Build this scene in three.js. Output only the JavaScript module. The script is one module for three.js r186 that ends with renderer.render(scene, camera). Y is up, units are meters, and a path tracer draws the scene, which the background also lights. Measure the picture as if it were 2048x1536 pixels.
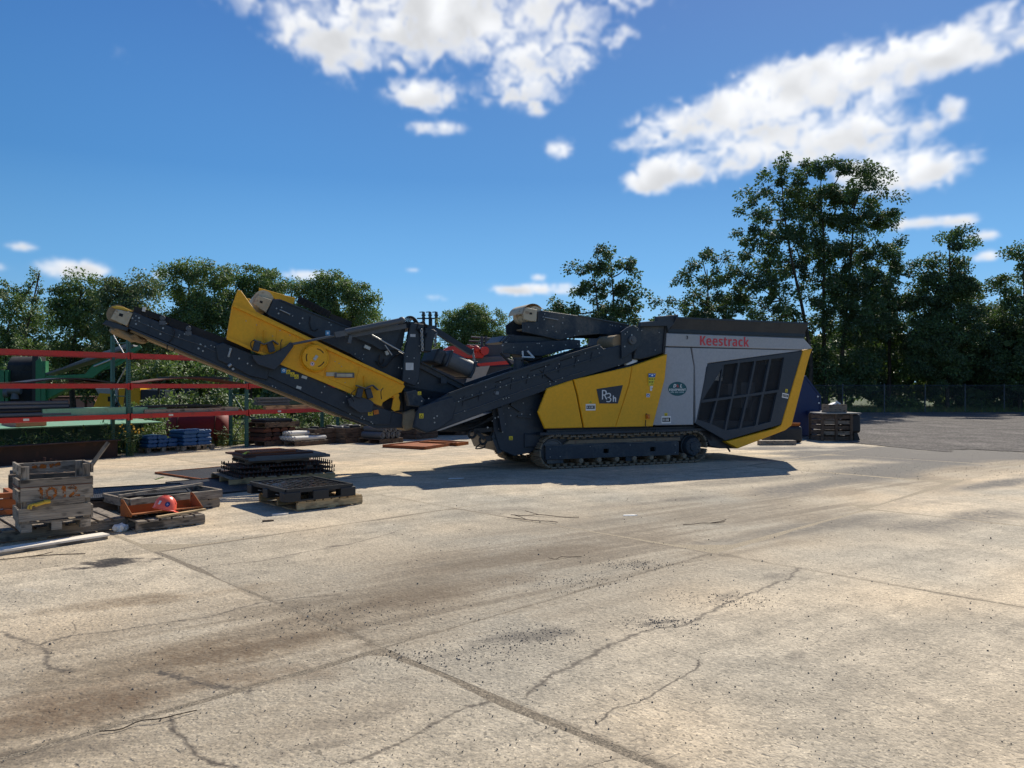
import * as THREE from 'three';
import { mergeGeometries, toCreasedNormals } from 'three/addons/utils/BufferGeometryUtils.js';
import { RoundedBoxGeometry } from 'three/addons/geometries/RoundedBoxGeometry.js';
import { TextGeometry } from 'three/addons/geometries/TextGeometry.js';
import { FontLoader } from 'three/addons/loaders/FontLoader.js';

// ---------- camera, sky, sun, exposure ----------
const scene = new THREE.Scene();
const EYE = 1.7, FOCAL = 1536, PITCH = Math.atan(4 / FOCAL);
const camera = new THREE.PerspectiveCamera(2 * Math.atan(0.5) * 180 / Math.PI, 4 / 3, 0.1, 900);
camera.position.set(0, EYE, 0);
camera.rotation.set(PITCH, 0, 0);
camera.updateMatrixWorld(true);
const renderer = new THREE.WebGLRenderer({ antialias: true });
renderer.toneMapping = THREE.LinearToneMapping;
renderer.toneMappingExposure = 1.22;
renderer.shadowMap.enabled = true;
const SUN_DIR = new THREE.Vector3(1.52, 2.9, -3.1).normalize();
const sun = new THREE.DirectionalLight(new THREE.Color(1, 0.925, 0.79), 5);
sun.name = 'sun';
sun.position.copy(SUN_DIR).multiplyScalar(80);
sun.target.position.set(0, 0, -12);
sun.position.add(sun.target.position);
sun.castShadow = true;
sun.shadow.mapSize.set(4096, 4096);
Object.assign(sun.shadow.camera, { left: -45, right: 45, top: 45, bottom: -45, near: 1, far: 200 });
scene.add(sun, sun.target);

// ---------- small maths ----------
function rng(seed) { let s = (seed * 2654435761) >>> 0; return () => { s = (s + 0x6d2b79f5) | 0; let t = Math.imul(s ^ (s >>> 15), 1 | s); t = (t + Math.imul(t ^ (t >>> 7), 61 | t)) ^ t; return ((t ^ (t >>> 14)) >>> 0) / 4294967296; }; }
const clamp = (x, a = 0, b = 1) => Math.min(b, Math.max(a, x)), mix = (a, b, t) => a + (b - a) * t;
const smooth = (a, b, x) => { const t = clamp((x - a) / (b - a)); return t * t * (3 - 2 * t); };
const HASH = new Float32Array(65536);
{ const r = rng(77); for (let i = 0; i < 65536; i++) HASH[i] = r(); }
// value noise; a period p (a power of two) makes it tile
function vn(x, y, p = 256) {
  const ix = Math.floor(x), iy = Math.floor(y), m = p - 1; let fx = x - ix, fy = y - iy;
  fx = fx * fx * (3 - 2 * fx); fy = fy * fy * (3 - 2 * fy);
  const x0 = ix & m, x1 = (ix + 1) & m, y0 = (iy & m) << 8, y1 = ((iy + 1) & m) << 8;
  const a = HASH[y0 | x0], b = HASH[y0 | x1], c = HASH[y1 | x0], d = HASH[y1 | x1];
  return a + (b - a) * fx + (c - a + (a - b - c + d) * fx) * fy;
}
const fbm = (x, y, o = 4, p = 256) => { let s = 0, a = 0.5, n = 0; for (let i = 0; i < o; i++) { s += a * vn(x + i * 17, y + i * 31, p); n += a; a *= 0.5; x *= 2; y *= 2; p = Math.min(256, p * 2); } return s / n; };
const toS = (l) => 255 * (l <= 0.0031308 ? 12.92 * l : 1.055 * Math.pow(l, 1 / 2.4) - 0.055);

// ---------- the sky: clear air with cumulus, as a float panorama ----------
{
  const W = 2048, H = 1024, data = new Float32Array(W * H * 4), R = Math.PI / 180;
  // each cloud: azimuth and elevation in degrees, half width, half height, weight
  const puffs = [[-4.62,26.01,11.49,3.16,1],[1.34,23.47,4.29,3.17,1],[-12.27,24.22,4.45,2.19,1],[-6.46,29.43,12.15,4.45,1],[-14.74,25.34,2.6,1.2,0.9],[-10.5,22.6,2.2,0.7,0.7],[0.3,21.2,2.4,0.9,0.8],[-6.46,20.6,3.9,0.95,0.95],[-5.36,18.5,2.6,0.55,0.9],[1.9,19.69,0.82,0.45,0.7],[3.5,17.05,1.34,0.82,0.9],[4.69,22.77,1.48,0.97,0.8],[3.2,20.4,0.45,0.52,0.6],[8.19,17.25,1.24,0.52,0.8],[11.63,18.35,3.4,1.24,1],[16.53,19.17,3.94,1.64,1],[20.56,20.15,3.76,1.82,1],[24.38,20.25,4.02,2.11,1],[28.27,20.73,2.75,1.38,1],[31.36,21.18,2.58,1.43,1],[33.74,21.21,1.81,1.3,1],[32.17,22.56,1.47,0.44,0.8],[10.19,14.79,1.73,0.92,1],[13.76,15.72,4.05,1.3,1],[19.24,16.5,4.99,1.48,1],[24.38,16.89,3.87,1.63,1],[27.69,14.05,3.36,1.32,1],[24.99,13.98,2.45,1.01,1],[29.84,17.61,0.9,0.71,0.9],[28.7,16.6,0.57,0.33,0.6],[27.98,10.62,1.69,0.36,0.9],[30.4,10.53,1.0,0.32,0.9],[31.63,9.47,1.24,0.32,0.9],[31.76,8.19,0.86,0.32,0.9],[0.78,7.16,1.94,0.37,0.9],[3.65,7.22,1.93,0.52,1],[2.01,8.07,0.75,0.3,0.9],[-5.73,6.43,1.18,0.3,0.6],[-7.38,8.48,0.62,0.15,0.7],[-29.92,7.52,1.79,0.65,1],[-14.74,7.89,2.02,0.47,1],[-24.47,7.56,0.49,0.31,0.8],[-32.51,8.71,0.8,0.22,0.8],[-27.04,21.23,1.01,0.73,0.45],[-33.95,7.29,0.77,0.25,0.8],[-19.5,23.6,1.33,0.49,0.25],[15.15,12.2,0.49,0.29,0.4],[-27.19,10.02,0.41,0.17,0.4]];
  const r = rng(5);
  for (let i = 0; i < 70; i++) {   // the same kind of cloud all round
    const az = -180 + 360 * r(), el = 5 + 60 * r() * r(), w = 3 + 7 * r();
    if (Math.abs(az) < 46 && el < 36) continue;
    for (let k = 0; k < 3; k++) puffs.push([az + (r() - 0.5) * w * 1.6, el + (r() - 0.5) * w * 0.3, w * (0.5 + r() * 0.5), w * 0.28 * (0.6 + r() * 0.6), 0.9]);
  }
  const stops = [[0, 0.4, 0.68, 0.9], [3, 0.31, 0.6, 0.89], [8, 0.17, 0.45, 0.82], [15, 0.085, 0.285, 0.64], [26, 0.053, 0.184, 0.5], [45, 0.032, 0.118, 0.36], [90, 0.02, 0.075, 0.27]];
  const clear = (el) => { for (let i = 1; i < stops.length; i++) if (el <= stops[i][0]) { const a = stops[i - 1], b = stops[i], t = (el - a[0]) / (b[0] - a[0]); return [1, 2, 3].map((k) => mix(a[k], b[k], t)); } return stops[6].slice(1); };
  const band = puffs.map(([az, el, rx, ry, k]) => ({ az, el, rx: rx * 1.16, ry: ry * 1.12, k, reach: 1.9 }));
  for (let y = 0; y < H; y++) {
    const el = ((y + 0.5) / H - 0.5) * 180, here = band.filter((b) => Math.abs(b.el - el) < b.ry * b.reach + 1);
    const base = el > 0 ? clear(el) : [0.36, 0.6, 0.8].map((c) => c * mix(1, 0.55, clamp(-el / 20)));
    for (let x = 0; x < W; x++) {
      const lon = ((x + 0.5) / W - 0.5) * 2 * Math.PI, dx = Math.cos(lon), dz = Math.sin(lon);
      let az = Math.atan2(dx, -dz) / R; // clockwise from the view's heading
      const o = (y * W + x) * 4;
      const cosSun = dx * Math.cos(el * R) * SUN_DIR.x + Math.sin(el * R) * SUN_DIR.y + dz * Math.cos(el * R) * SUN_DIR.z, dim = mix(0.88, 1.04, smooth(0.4, 0.74, cosSun + (el < 6 ? (6 - el) * 0.06 : 0)));   // the air is deepest blue well away from the sun
      let col = base.map((c) => c * dim);
      // the air is a little whiter and brighter round the sun
      const ce = Math.cos(el * R), cs = dx * ce * SUN_DIR.x + Math.sin(el * R) * SUN_DIR.y + dz * ce * SUN_DIR.z, g = el > -2 ? 0.045 * Math.pow(Math.max(0, cs), 18) + 0.055 * Math.pow(Math.max(0, cs), 4) : 0;
      if (here.length) {
        const w1 = fbm(az * 0.9 + 3, el * 0.9 + 70, 4) - 0.5, w2 = fbm(az * 0.8 + 33, el * 1.1 + 20, 4) - 0.5, n1 = fbm(az * 0.3 + 40 + w1 * 0.9, el * 0.55 + 9 + w2 * 1.1, 6), n2 = fbm(az * 1.2 + 7 + w1 * 3.5, el * 1.9 + 3 + w2 * 3.5, 5), n3 = vn(az * 0.55 + 90, el * 0.8 + 11);
        let gap = 1, top = 0, sum = 1e-6;
        for (const b of here) {
          let da = az - b.az; if (da > 180) da -= 360; if (da < -180) da += 360;
          const ex = da / b.rx, ey = (el - b.el) / b.ry, q = ex * ex + ey * ey;
          if (q < 3.6) { const w = b.k * Math.exp(-Math.pow(q, 1.5) * 1.05); gap *= 1 - Math.min(0.995, w); sum += w; top += w * ey; }
        }
        const d = 1 - gap; top *= d / sum;
        if (d > 0.02) {
          const f = d * 1.5 + (n1 - 0.5) * 1.6 + (n2 - 0.5) * 1.25 - 0.72, a = Math.pow(smooth(-0.3, 0.9, f), 1.6) * clamp(d * 3);
          const thick = smooth(0.3, 1.0, f), low = smooth(-0.1, 1.0, 0.42 - (top / d) * 0.62 + (n3 - 0.5) * 0.9 + (n1 - 0.5) * 0.5);
          const lum = clamp(0.97 - 0.3 * thick * low + (n2 - 0.5) * 0.16 * thick, 0, 0.99), tint = [lum * 0.975, lum * 0.995, lum * 1.03];
          col = [0, 1, 2].map((c) => mix(base[c] * dim, tint[c] * 1.02, a));
        }
      }
      data[o] = col[0] + g; data[o + 1] = col[1] + g; data[o + 2] = col[2] + g; data[o + 3] = 1;
    }
  }
  for (let i = 0; i < data.length; i++) if (i % 4 < 3) data[i] /= renderer.toneMappingExposure;
  const t = new THREE.DataTexture(data, W, H, THREE.RGBAFormat, THREE.FloatType);
  t.mapping = THREE.EquirectangularReflectionMapping; t.magFilter = THREE.LinearFilter; t.needsUpdate = true;
  scene.background = t; scene.environment = t;
}

// ---------- building helpers ----------
const V = (x, y, z) => new THREE.Vector3(x, y, z);
const pixelRay = (u, v) => V((u - 1024) / FOCAL, (768 - v) / FOCAL, -1).applyQuaternion(camera.quaternion);
const gp = (u, v, h = 0) => { const d = pixelRay(u, v), t = (h - EYE) / d.y; return V(d.x * t, h, d.z * t); };   // where the sight line meets level h
const at = (u, v, depth) => { const d = pixelRay(u, v), t = -depth / d.z; return V(d.x * t, EYE + d.y * t, d.z * t); };
const taken = {};
const numbered = (n) => { const k = (taken[n] = (taken[n] ?? -1) + 1); return k ? n + '_' + String(k).padStart(3, '0') : n; };
function setUp(o, label, category, group, kind) { if (label) o.userData.label = label; if (category) o.userData.category = category; if (group) o.userData.group = group; if (kind) o.userData.kind = kind; return o; }
function thing(name, label, category, p = V(0, 0, 0), yaw = 0, group) {
  const o = new THREE.Group(); o.name = numbered(name); o.position.copy(p); o.rotation.y = yaw; scene.add(o); o.updateMatrixWorld(true);
  return setUp(o, label, category, group);
}
const plain = (g) => { if (g.index) g = g.toNonIndexed(); for (const k of Object.keys(g.attributes)) if (!['position', 'normal', 'uv', 'color'].includes(k)) g.deleteAttribute(k); g.clearGroups?.(); return g; };
function part(parent, name, geos, mat) {
  const list = [].concat(geos).map(plain), m = new THREE.Mesh(list.length > 1 ? mergeGeometries(list) : list[0], mat);
  m.name = parent === scene ? numbered(name) : name; m.castShadow = m.receiveShadow = true; parent.add(m); return m;
}
const copyOf = (o, label, p, yaw) => { const c = o.clone(); c.name = numbered(o.name.replace(/_\d{3}$/, '')); c.userData = { ...o.userData, label }; if (p) c.position.copy(p); if (yaw !== undefined) c.rotation.y = yaw; scene.add(c); return c; };
let uvShift = rng(9);
// a box between two corners; uv in metres with u along the grain axis
function box(x0, x1, y0, y1, z0, z1, grain = 'x') {
  const w = Math.abs(x1 - x0), h = Math.abs(y1 - y0), d = Math.abs(z1 - z0), g = new THREE.BoxGeometry(w, h, d), p = g.attributes.position, n = g.attributes.normal, uv = g.attributes.uv, ou = uvShift() * 7, ov = uvShift() * 7;
  for (let i = 0; i < p.count; i++) {
    const q = { x: p.getX(i), y: p.getY(i), z: p.getZ(i) }, a = Math.abs(n.getX(i)) > 0.5 ? ['y', 'z'] : Math.abs(n.getY(i)) > 0.5 ? ['x', 'z'] : ['x', 'y'];
    if (a[1] === grain) a.reverse();
    uv.setXY(i, q[a[0]] + ou, q[a[1]] + ov);
  }
  return g.translate((x0 + x1) / 2, (y0 + y1) / 2, (z0 + z1) / 2);
}
const turned = (g, { x = 0, y = 0, z = 0, at: p } = {}) => { g.rotateX(x); g.rotateY(y); g.rotateZ(z); if (p) g.translate(...p); return g; };
function shapeOf(pts, holes = []) { const s = new THREE.Shape(pts.map((p) => new THREE.Vector2(p[0], p[1]))); for (const h of holes) s.holes.push(new THREE.Path(h.map((p) => new THREE.Vector2(p[0], p[1])))); return s; }
// an outline in x, y with thickness from z0 (back) to z1 (front) and small bevels
function slab(pts, z0, z1, bevel = 0.006, holes = []) {
  const b = Math.min(bevel, (z1 - z0) * 0.45), g = new THREE.ExtrudeGeometry(shapeOf(pts, holes), { depth: z1 - z0 - 2 * b, bevelEnabled: b > 0, bevelThickness: b, bevelSize: b, bevelOffset: -b, bevelSegments: 1, curveSegments: 10 });
  return g.translate(0, 0, z0 + b);
}
function rod(a, b, r, seg = 10, r2 = r) {
  a = Array.isArray(a) ? V(...a) : a; b = Array.isArray(b) ? V(...b) : b;
  const d = b.clone().sub(a), g = new THREE.CylinderGeometry(r2, r, d.length(), seg, 1);
  return g.applyQuaternion(new THREE.Quaternion().setFromUnitVectors(V(0, 1, 0), d.normalize())).translate(...a.clone().add(b).multiplyScalar(0.5).toArray());
}
const hose = (pts, r, n = 24, seg = 6) => new THREE.TubeGeometry(new THREE.CatmullRomCurve3(pts.map((p) => Array.isArray(p) ? V(...p) : p)), n, r, seg);
// a bar of rectangular section between two points of the x, y plane
function bar(a, b, w, z0, z1, grain) { const dx = b[0] - a[0], dy = b[1] - a[1], l = Math.hypot(dx, dy); return box(0, l, -w / 2, w / 2, z0, z1, grain).rotateZ(Math.atan2(dy, dx)).translate(a[0], a[1], 0); }
function bolts(list, z, r = 0.018, h = 0.014) { return list.map(([x, y, k = 1]) => new THREE.CylinderGeometry(r * k, r * k, h, 8).rotateX(Math.PI / 2).translate(x, y, z + h / 2)); }

// ---------- textures and materials ----------
function texture(w, h, fn, { srgb = true, repeat } = {}) {
  const d = new Uint8Array(w * h * 4);
  for (let y = 0, o = 0; y < h; y++) for (let x = 0; x < w; x++, o += 4) { const c = fn(x / w, y / h, x, y); d[o] = clamp(c[0], 0, 255); d[o + 1] = clamp(c[1], 0, 255); d[o + 2] = clamp(c[2], 0, 255); d[o + 3] = 255; }
  const t = new THREE.DataTexture(d, w, h); t.magFilter = THREE.LinearFilter; t.wrapS = t.wrapT = THREE.RepeatWrapping; if (srgb) t.colorSpace = THREE.SRGBColorSpace; if (repeat) t.repeat.set(...repeat); t.needsUpdate = true; return t;
}
const grey = (w, h, fn, repeat) => texture(w, h, (u, v, x, y) => { const g = 255 * fn(u, v, x, y); return [g, g, g]; }, { srgb: false, repeat });
const std = (o) => new THREE.MeshStandardMaterial({ roughness: 0.8, ...o });
const lin = (r, g, b) => new THREE.Color().setRGB(r, g, b);
const retile = (t, a, b) => { const c = t.clone(); c.repeat.set(a, b); c.needsUpdate = true; return c; };
// wood: long grain along u, one tile is 1.2 m by 0.4 m
function woodTexture(r, g, b, grime, seed) {
  return texture(512, 256, (u, v) => {
    const wob = fbm(u * 4 + seed, v * 4, 3, 4) * 0.9, ring = fbm(u * 4, v * 64 + wob * 5 + seed, 3, 64), streak = vn(u * 8 + seed, v * 128, 128), spot = fbm(u * 16, v * 16 + seed, 4, 16), dirt = smooth(0.5, 0.8, fbm(u * 8 + 3, v * 8 + seed, 4, 8));
    const k = 0.72 + 0.38 * ring + 0.14 * (streak - 0.5) + 0.2 * (spot - 0.5), m = 1 - grime * dirt;
    return [r * k * m, g * k * m, b * k * m];
  }, { repeat: [1 / 1.2, 1 / 0.4] });
}
const woodBump = grey(256, 256, (u, v) => 0.6 * fbm(u * 4, v * 64, 3, 64) + 0.4 * vn(u * 16, v * 128, 128), [1 / 0.8, 1 / 0.4]);
const woodMat = (r, g, b, grime, seed) => std({ map: woodTexture(r, g, b, grime, seed), roughness: 0.92, bumpMap: woodBump, bumpScale: 0.004 });
const M = {
  oldWood: woodMat(160, 147, 130, 0.45, 1), oldWood2: woodMat(140, 127, 111, 0.5, 11), paleWood: woodMat(206, 176, 130, 0.3, 21), paleWood2: woodMat(188, 156, 112, 0.35, 31), darkWood: woodMat(104, 86, 70, 0.4, 41), bleached: std({ map: texture(256, 128, (u, v) => { const k = 0.9 + 0.12 * fbm(u * 4, v * 32, 3, 32) - 0.18 * smooth(0.6, 0.8, fbm(u * 8 + 5, v * 8, 4, 8)); return [238 * k, 226 * k, 208 * k]; }, { repeat: [1, 3] }), roughness: 0.9 }),
};
// paint: dust film in patches, specks and rubbed spots over one coat
function paintTexture(c, dust, amount, seed, chips = 0) {
  return texture(512, 512, (u, v) => {
    const n = fbm(u * 4 + seed, v * 4, 5, 4), f = vn(u * 64, v * 64 + seed, 64), s = vn(u * 256 + seed, v * 256, 256), run = vn(u * 32 + seed, v * 4, 32);
    const a = amount * clamp(smooth(0.42, 0.75, n) * 0.8 + (f - 0.5) * 0.35 + (run - 0.5) * 0.25 + smooth(0.93, 0.97, s) * 0.5, 0, 1), ch = chips * smooth(0.7, 0.74, fbm(u * 16 + 9, v * 16 + seed, 3, 16));
    return [0, 1, 2].map((i) => mix(mix(c[i] * (0.97 + 0.06 * f), dust[i], a), [96, 62, 44][i], ch));
  }, { repeat: [0.5, 0.5] });
}
const paintBump = grey(256, 256, (u, v) => 0.7 * fbm(u * 4, v * 4, 3, 4) + 0.3 * vn(u * 64, v * 64, 64), [0.8, 0.8]);
const paint = (c, dust, amount, seed, rough = 0.45, chips = 0) => std({ map: paintTexture(c, dust, amount, seed, chips), roughness: rough, bumpMap: paintBump, bumpScale: 0.0025 });
Object.assign(M, {
  yellow: paint([240, 171, 0], [180, 146, 70], 0.12, 3, 0.5), greyPaint: paint([166, 166, 168], [172, 164, 150], 0.2, 13, 0.42), navy: paint([28, 40, 52], [92, 90, 86], 0.34, 23, 0.5), navyDusty: paint([38, 48, 58], [124, 113, 98], 0.7, 33, 0.62),
  charcoal: paint([50, 57, 65], [96, 94, 90], 0.22, 43, 0.6), cream: paint([192, 180, 154], [150, 126, 92], 0.6, 53, 0.7, 0.3), steel: std({ color: lin(0.42, 0.42, 0.41), metalness: 0.7, roughness: 0.42 }), boltSteel: std({ color: lin(0.36, 0.36, 0.35), metalness: 0.5, roughness: 0.45 }),
  rubber: paint([30, 30, 31], [96, 88, 76], 0.4, 63, 0.85), belt: paint([140, 122, 96], [172, 152, 120], 0.7, 73, 0.95), trackSteel: paint([122, 108, 90], [164, 144, 116], 0.75, 83, 0.8, 0.4),
  oldIron: paint([58, 42, 36], [44, 36, 32], 0.8, 98, 0.95, 0.3), darkRed: paint([120, 26, 24], [92, 60, 48], 0.5, 97, 0.7, 0.4), red: paint([186, 44, 36], [130, 92, 76], 0.3, 93, 0.55, 0.25), teal: paint([40, 92, 84], [96, 100, 92], 0.35, 103, 0.55, 0.2), green: paint([28, 108, 64], [98, 124, 100], 0.35, 113, 0.5, 0.2), paleGreen: paint([112, 160, 132], [150, 158, 136], 0.4, 123, 0.6, 0.15), darkGreen: paint([26, 70, 50], [80, 84, 70], 0.35, 133, 0.6, 0.2),
  blue: paint([30, 82, 132], [90, 96, 100], 0.3, 143, 0.55, 0.15), deepBlue: paint([14, 38, 84], [70, 78, 90], 0.3, 153, 0.5, 0.1), rust: paint([150, 84, 44], [96, 58, 40], 0.9, 163, 0.95, 0.6), darkRust: paint([92, 56, 42], [58, 42, 36], 0.9, 173, 0.95, 0.4), orangeRust: paint([150, 84, 30], [112, 66, 32], 0.8, 183, 0.9, 0.35),
  black: paint([26, 27, 30], [70, 68, 64], 0.35, 193, 0.55), gunmetal: paint([84, 88, 92], [116, 108, 98], 0.5, 203, 0.6), white: paint([214, 210, 200], [160, 150, 132], 0.5, 213, 0.7), salmon: paint([190, 132, 112], [150, 130, 116], 0.4, 223, 0.8),
  concreteGrey: paint([150, 146, 138], [120, 114, 104], 0.5, 233, 0.9), safetyYellow: std({ color: lin(0.78, 0.72, 0.03), roughness: 0.6 }), tagYellow: std({ color: lin(0.66, 0.4, 0.04), roughness: 0.6 }), hiWhite: std({ color: lin(0.72, 0.72, 0.7), roughness: 0.5 }), lettersRed: std({ color: lin(0.62, 0.05, 0.06), roughness: 0.45 }), helmet: std({ color: lin(0.82, 0.12, 0.07), roughness: 0.32 }),
  glossBlack: std({ color: lin(0.012, 0.012, 0.014), roughness: 0.22 }),
  seam: std({ color: lin(0.012, 0.013, 0.015), roughness: 0.9 }), orange: std({ color: lin(0.7, 0.2, 0.02), roughness: 0.5 }),
});

// ---------- the yard: big concrete slabs laid at an angle, with grit, cracks and wheel tracks ----------
const TURN = 44.5 * Math.PI / 180, CS = Math.cos(TURN), SN = Math.sin(TURN), PITCH_M = 4.05, O2 = gp(765, 1295);
// slab axes: s runs right and towards the viewer, t right and away; depth is -z
const toST = (x, z) => { const dx = x - O2.x, dd = -z + O2.z; return [dx * SN - dd * CS, dx * CS + dd * SN]; };
const fromST = (s, t) => V(O2.x + s * SN + t * CS, 0, O2.z - (-s * CS + t * SN));
const cracks = [], stains = [];
{
  const r = rng(31), line = (pts, w, k, rough = 0.05, halo = 0) => {
    let p = pts.map(([u, v]) => { const g = gp(u, v); return [g.x, g.z]; });
    for (let n = 0; n < 4; n++) { const q = [p[0]]; for (let i = 1; i < p.length; i++) { const a = p[i - 1], b = p[i], l = Math.hypot(b[0] - a[0], b[1] - a[1]), j = rough * l; q.push([(a[0] + b[0]) / 2 + (r() - 0.5) * j * 2, (a[1] + b[1]) / 2 + (r() - 0.5) * j * 2], b); } p = q; }
    for (let i = 1; i < p.length; i++) cracks.push({ a: p[i - 1], b: p[i], w: w * (0.5 + r()), k, halo });
  };
  line([[1054, 1395], [1109, 1345], [1199, 1300], [1269, 1270], [1394, 1240], [1480, 1195], [1574, 1160], [1599, 1135]], 0.008, 0.55, 0.1, 0.028);
  line([[1190, 1452], [1215, 1425], [1310, 1385], [1390, 1340], [1396, 1320]], 0.007, 0.6, 0.1, 0.01);
  line([[1396, 1320], [1470, 1310], [1620, 1290], [1760, 1230], [1800, 1200]], 0.003, 0.35, 0.1);
  line([[1000, 1395], [930, 1415], [830, 1470], [685, 1528]], 0.006, 0.5, 0.06, 0.02);
  line([[340, 1432], [350, 1465], [420, 1525], [470, 1536]], 0.007, 0.62, 0.08, 0.02);
  line([[375, 1135], [520, 1122], [690, 1090], [800, 1060]], 0.008, 0.4, 0.05, 0.02);
  line([[75, 1290], [140, 1272], [430, 1230], [520, 1205], [680, 1190]], 0.007, 0.5, 0.06, 0.02);
  line([[0, 1262], [75, 1290], [95, 1330], [150, 1342]], 0.012, 0.35, 0.1, 0.03);
  line([[148, 1240], [150, 1255], [118, 1286]], 0.006, 0.45, 0.1);
  line([[500, 1385], [420, 1372], [350, 1350], [320, 1345]], 0.008, 0.45, 0.1, 0.04);
  line([[1100, 1190], [1180, 1215], [1250, 1270]], 0.004, 0.35, 0.08);
  line([[1280, 1275], [1370, 1310], [1396, 1322]], 0.004, 0.35, 0.08);
  line([[1400, 1180], [1560, 1185], [1690, 1145]], 0.003, 0.3, 0.09);
  line([[620, 1085], [660, 1095], [760, 1120]], 0.004, 0.35, 0.1);
  line([[1060, 1470], [1100, 1450], [1150, 1448]], 0.004, 0.35, 0.1);
  line([[1310, 1505], [1240, 1515], [1160, 1536]], 0.005, 0.4, 0.06);
  line([[1450, 1260], [1560, 1330], [1660, 1350]], 0.0025, 0.25, 0.1);
  for (let i = 0; i < 16; i++) { const u = 2048 * r(), v = 1010 + 480 * r(), a = (r() - 0.5) * 300, b = (r() - 0.5) * 90; line([[u, v], [u + a * 0.5, v + b * 0.5 + 8], [u + a, v + b]], 0.003, 0.22, 0.12); }
  // wet-looking oil, spilled grit and mud: centre pixel, half sizes in metres, turn, strength, colour
  const stain = (u, v, rx, ry, turn, k, c, edge = 0.5) => { const g = gp(u, v); stains.push({ x: g.x, z: g.z, rx, ry, turn, k, c, edge }); };
  stain(215, 1128, 0.36, 0.16, 0.5, 1.3, [44, 38, 34], 0.5); stain(248, 1120, 0.2, 0.16, 0.2, 1.3, [42, 37, 33], 0.5); stain(190, 1134, 0.2, 0.07, 0.2, 0.7, [60, 52, 46], 0.6);
  stain(1060, 1272, 0.42, 0.14, 0.35, 0.55, [70, 64, 58], 0.9); stain(1325, 1245, 0.3, 0.06, 0.4, 0.6, [66, 60, 55], 0.9); stain(1440, 1200, 0.5, 0.1, 0.9, 0.4, [84, 76, 68], 0.9); stain(1560, 1150, 0.4, 0.1, 0.7, 0.35, [88, 80, 72], 0.9);
  stain(1270, 1130, 0.4, 0.2, 0.3, 0.35, [84, 78, 70], 0.9); stain(660, 1210, 0.7, 0.3, 0.5, 0.4, [104, 90, 72], 0.9); stain(560, 1250, 1.1, 0.22, 0.62, 0.5, [104, 90, 72], 0.9); stain(470, 1300, 1.0, 0.2, 0.62, 0.45, [100, 86, 70], 0.9); stain(780, 1200, 0.9, 0.2, 0.6, 0.35, [108, 95, 76], 0.9);
  stain(230, 1390, 0.5, 0.22, -0.3, 0.42, [100, 86, 68], 0.8); stain(60, 1400, 1.0, 0.2, 0.5, 0.35, [122, 96, 70], 0.9); stain(90, 1510, 0.5, 0.15, 0.4, 0.4, [92, 82, 70], 0.8); stain(640, 1490, 0.3, 0.08, 0.6, 0.4, [96, 86, 74], 0.8); stain(740, 1430, 0.5, 0.12, 0.6, 0.3, [96, 86, 74], 0.9);
  stain(990, 1022, 1.2, 0.45, 0.3, 0.35, [110, 100, 86], 0.9); stain(1150, 1050, 1.6, 0.3, 0.5, 0.35, [110, 101, 87], 0.9); stain(1000, 1120, 1.4, 0.3, 0.6, 0.38, [108, 97, 80], 0.9); stain(880, 1160, 1.0, 0.2, 0.6, 0.35, [108, 97, 80], 0.9); stain(1300, 1040, 2.0, 0.35, 0.55, 0.32, [112, 104, 90], 0.9); stain(1500, 1000, 2.6, 0.4, 0.6, 0.35, [112, 105, 93], 0.9);
  stain(1700, 960, 3.4, 0.6, 0.65, 1.30, [110, 103, 94], 0.9); stain(1850, 930, 4, 0.8, 0.65, 1.47, [104, 99, 93], 0.9); stain(1780, 910, 4, 0.9, 0.3, 1.58, [100, 95, 90], 0.9); stain(1950, 915, 4, 1.0, 0.3, 1.58, [100, 95, 90], 0.9); stain(1650, 905, 3, 0.7, 0.2, 1.26, [104, 98, 91], 0.9); stain(1980, 970, 3, 0.5, 0.65, 1.26, [106, 100, 92], 0.9); stain(1900, 1040, 2.4, 0.5, 0.6, 0.95, [118, 110, 98], 0.9); stain(1650, 1050, 2.6, 0.35, 0.6, 0.95, [114, 106, 94], 0.9); stain(1500, 960, 3, 0.4, 0.5, 0.84, [116, 108, 96], 0.9); stain(1350, 1000, 2.2, 0.3, 0.5, 0.84, [112, 104, 92], 0.9); for (let i = 0; i < 12; i++) stain(1600 + i * 44, 897 + (i % 3) * 7, 2.4, 0.9, 0.15, 1.7, [106, 100, 94], 0.95); stain(480, 1300, 1.3, 0.35, 0.6, 0.8, [112, 92, 68], 0.9); stain(150, 1420, 1.3, 0.3, 0.5, 0.8, [116, 94, 70], 0.9); stain(820, 1195, 1.5, 0.3, 0.6, 0.7, [112, 95, 74], 0.9); stain(1080, 1110, 1.6, 0.3, 0.6, 0.7, [114, 98, 78], 0.9); stain(300, 1200, 0.9, 0.2, 0.5, 0.6, [118, 98, 74], 0.9); stain(670, 1092, 0.16, 0.06, 0.3, 0.6, [70, 60, 52], 0.7); stain(900, 1310, 0.4, 0.07, 0.5, 0.3, [90, 84, 76], 0.9);
  stain(1960, 1130, 1.0, 0.3, 0.4, -0.16, [214, 204, 186], 0.9); stain(1500, 1085, 1.2, 0.25, 0.4, -0.2, [214, 204, 186], 0.9); stain(1280, 985, 1.6, 0.25, 0.4, -0.25, [216, 206, 188], 0.9); stain(1530, 915, 2.0, 0.3, 0.3, -0.3, [218, 208, 190], 0.9); stain(60, 1180, 0.16, 0.05, -0.5, -0.35, [222, 214, 198], 0.4); stain(620, 915, 3, 0.5, 0.5, -0.2, [210, 202, 186], 0.9);
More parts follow.
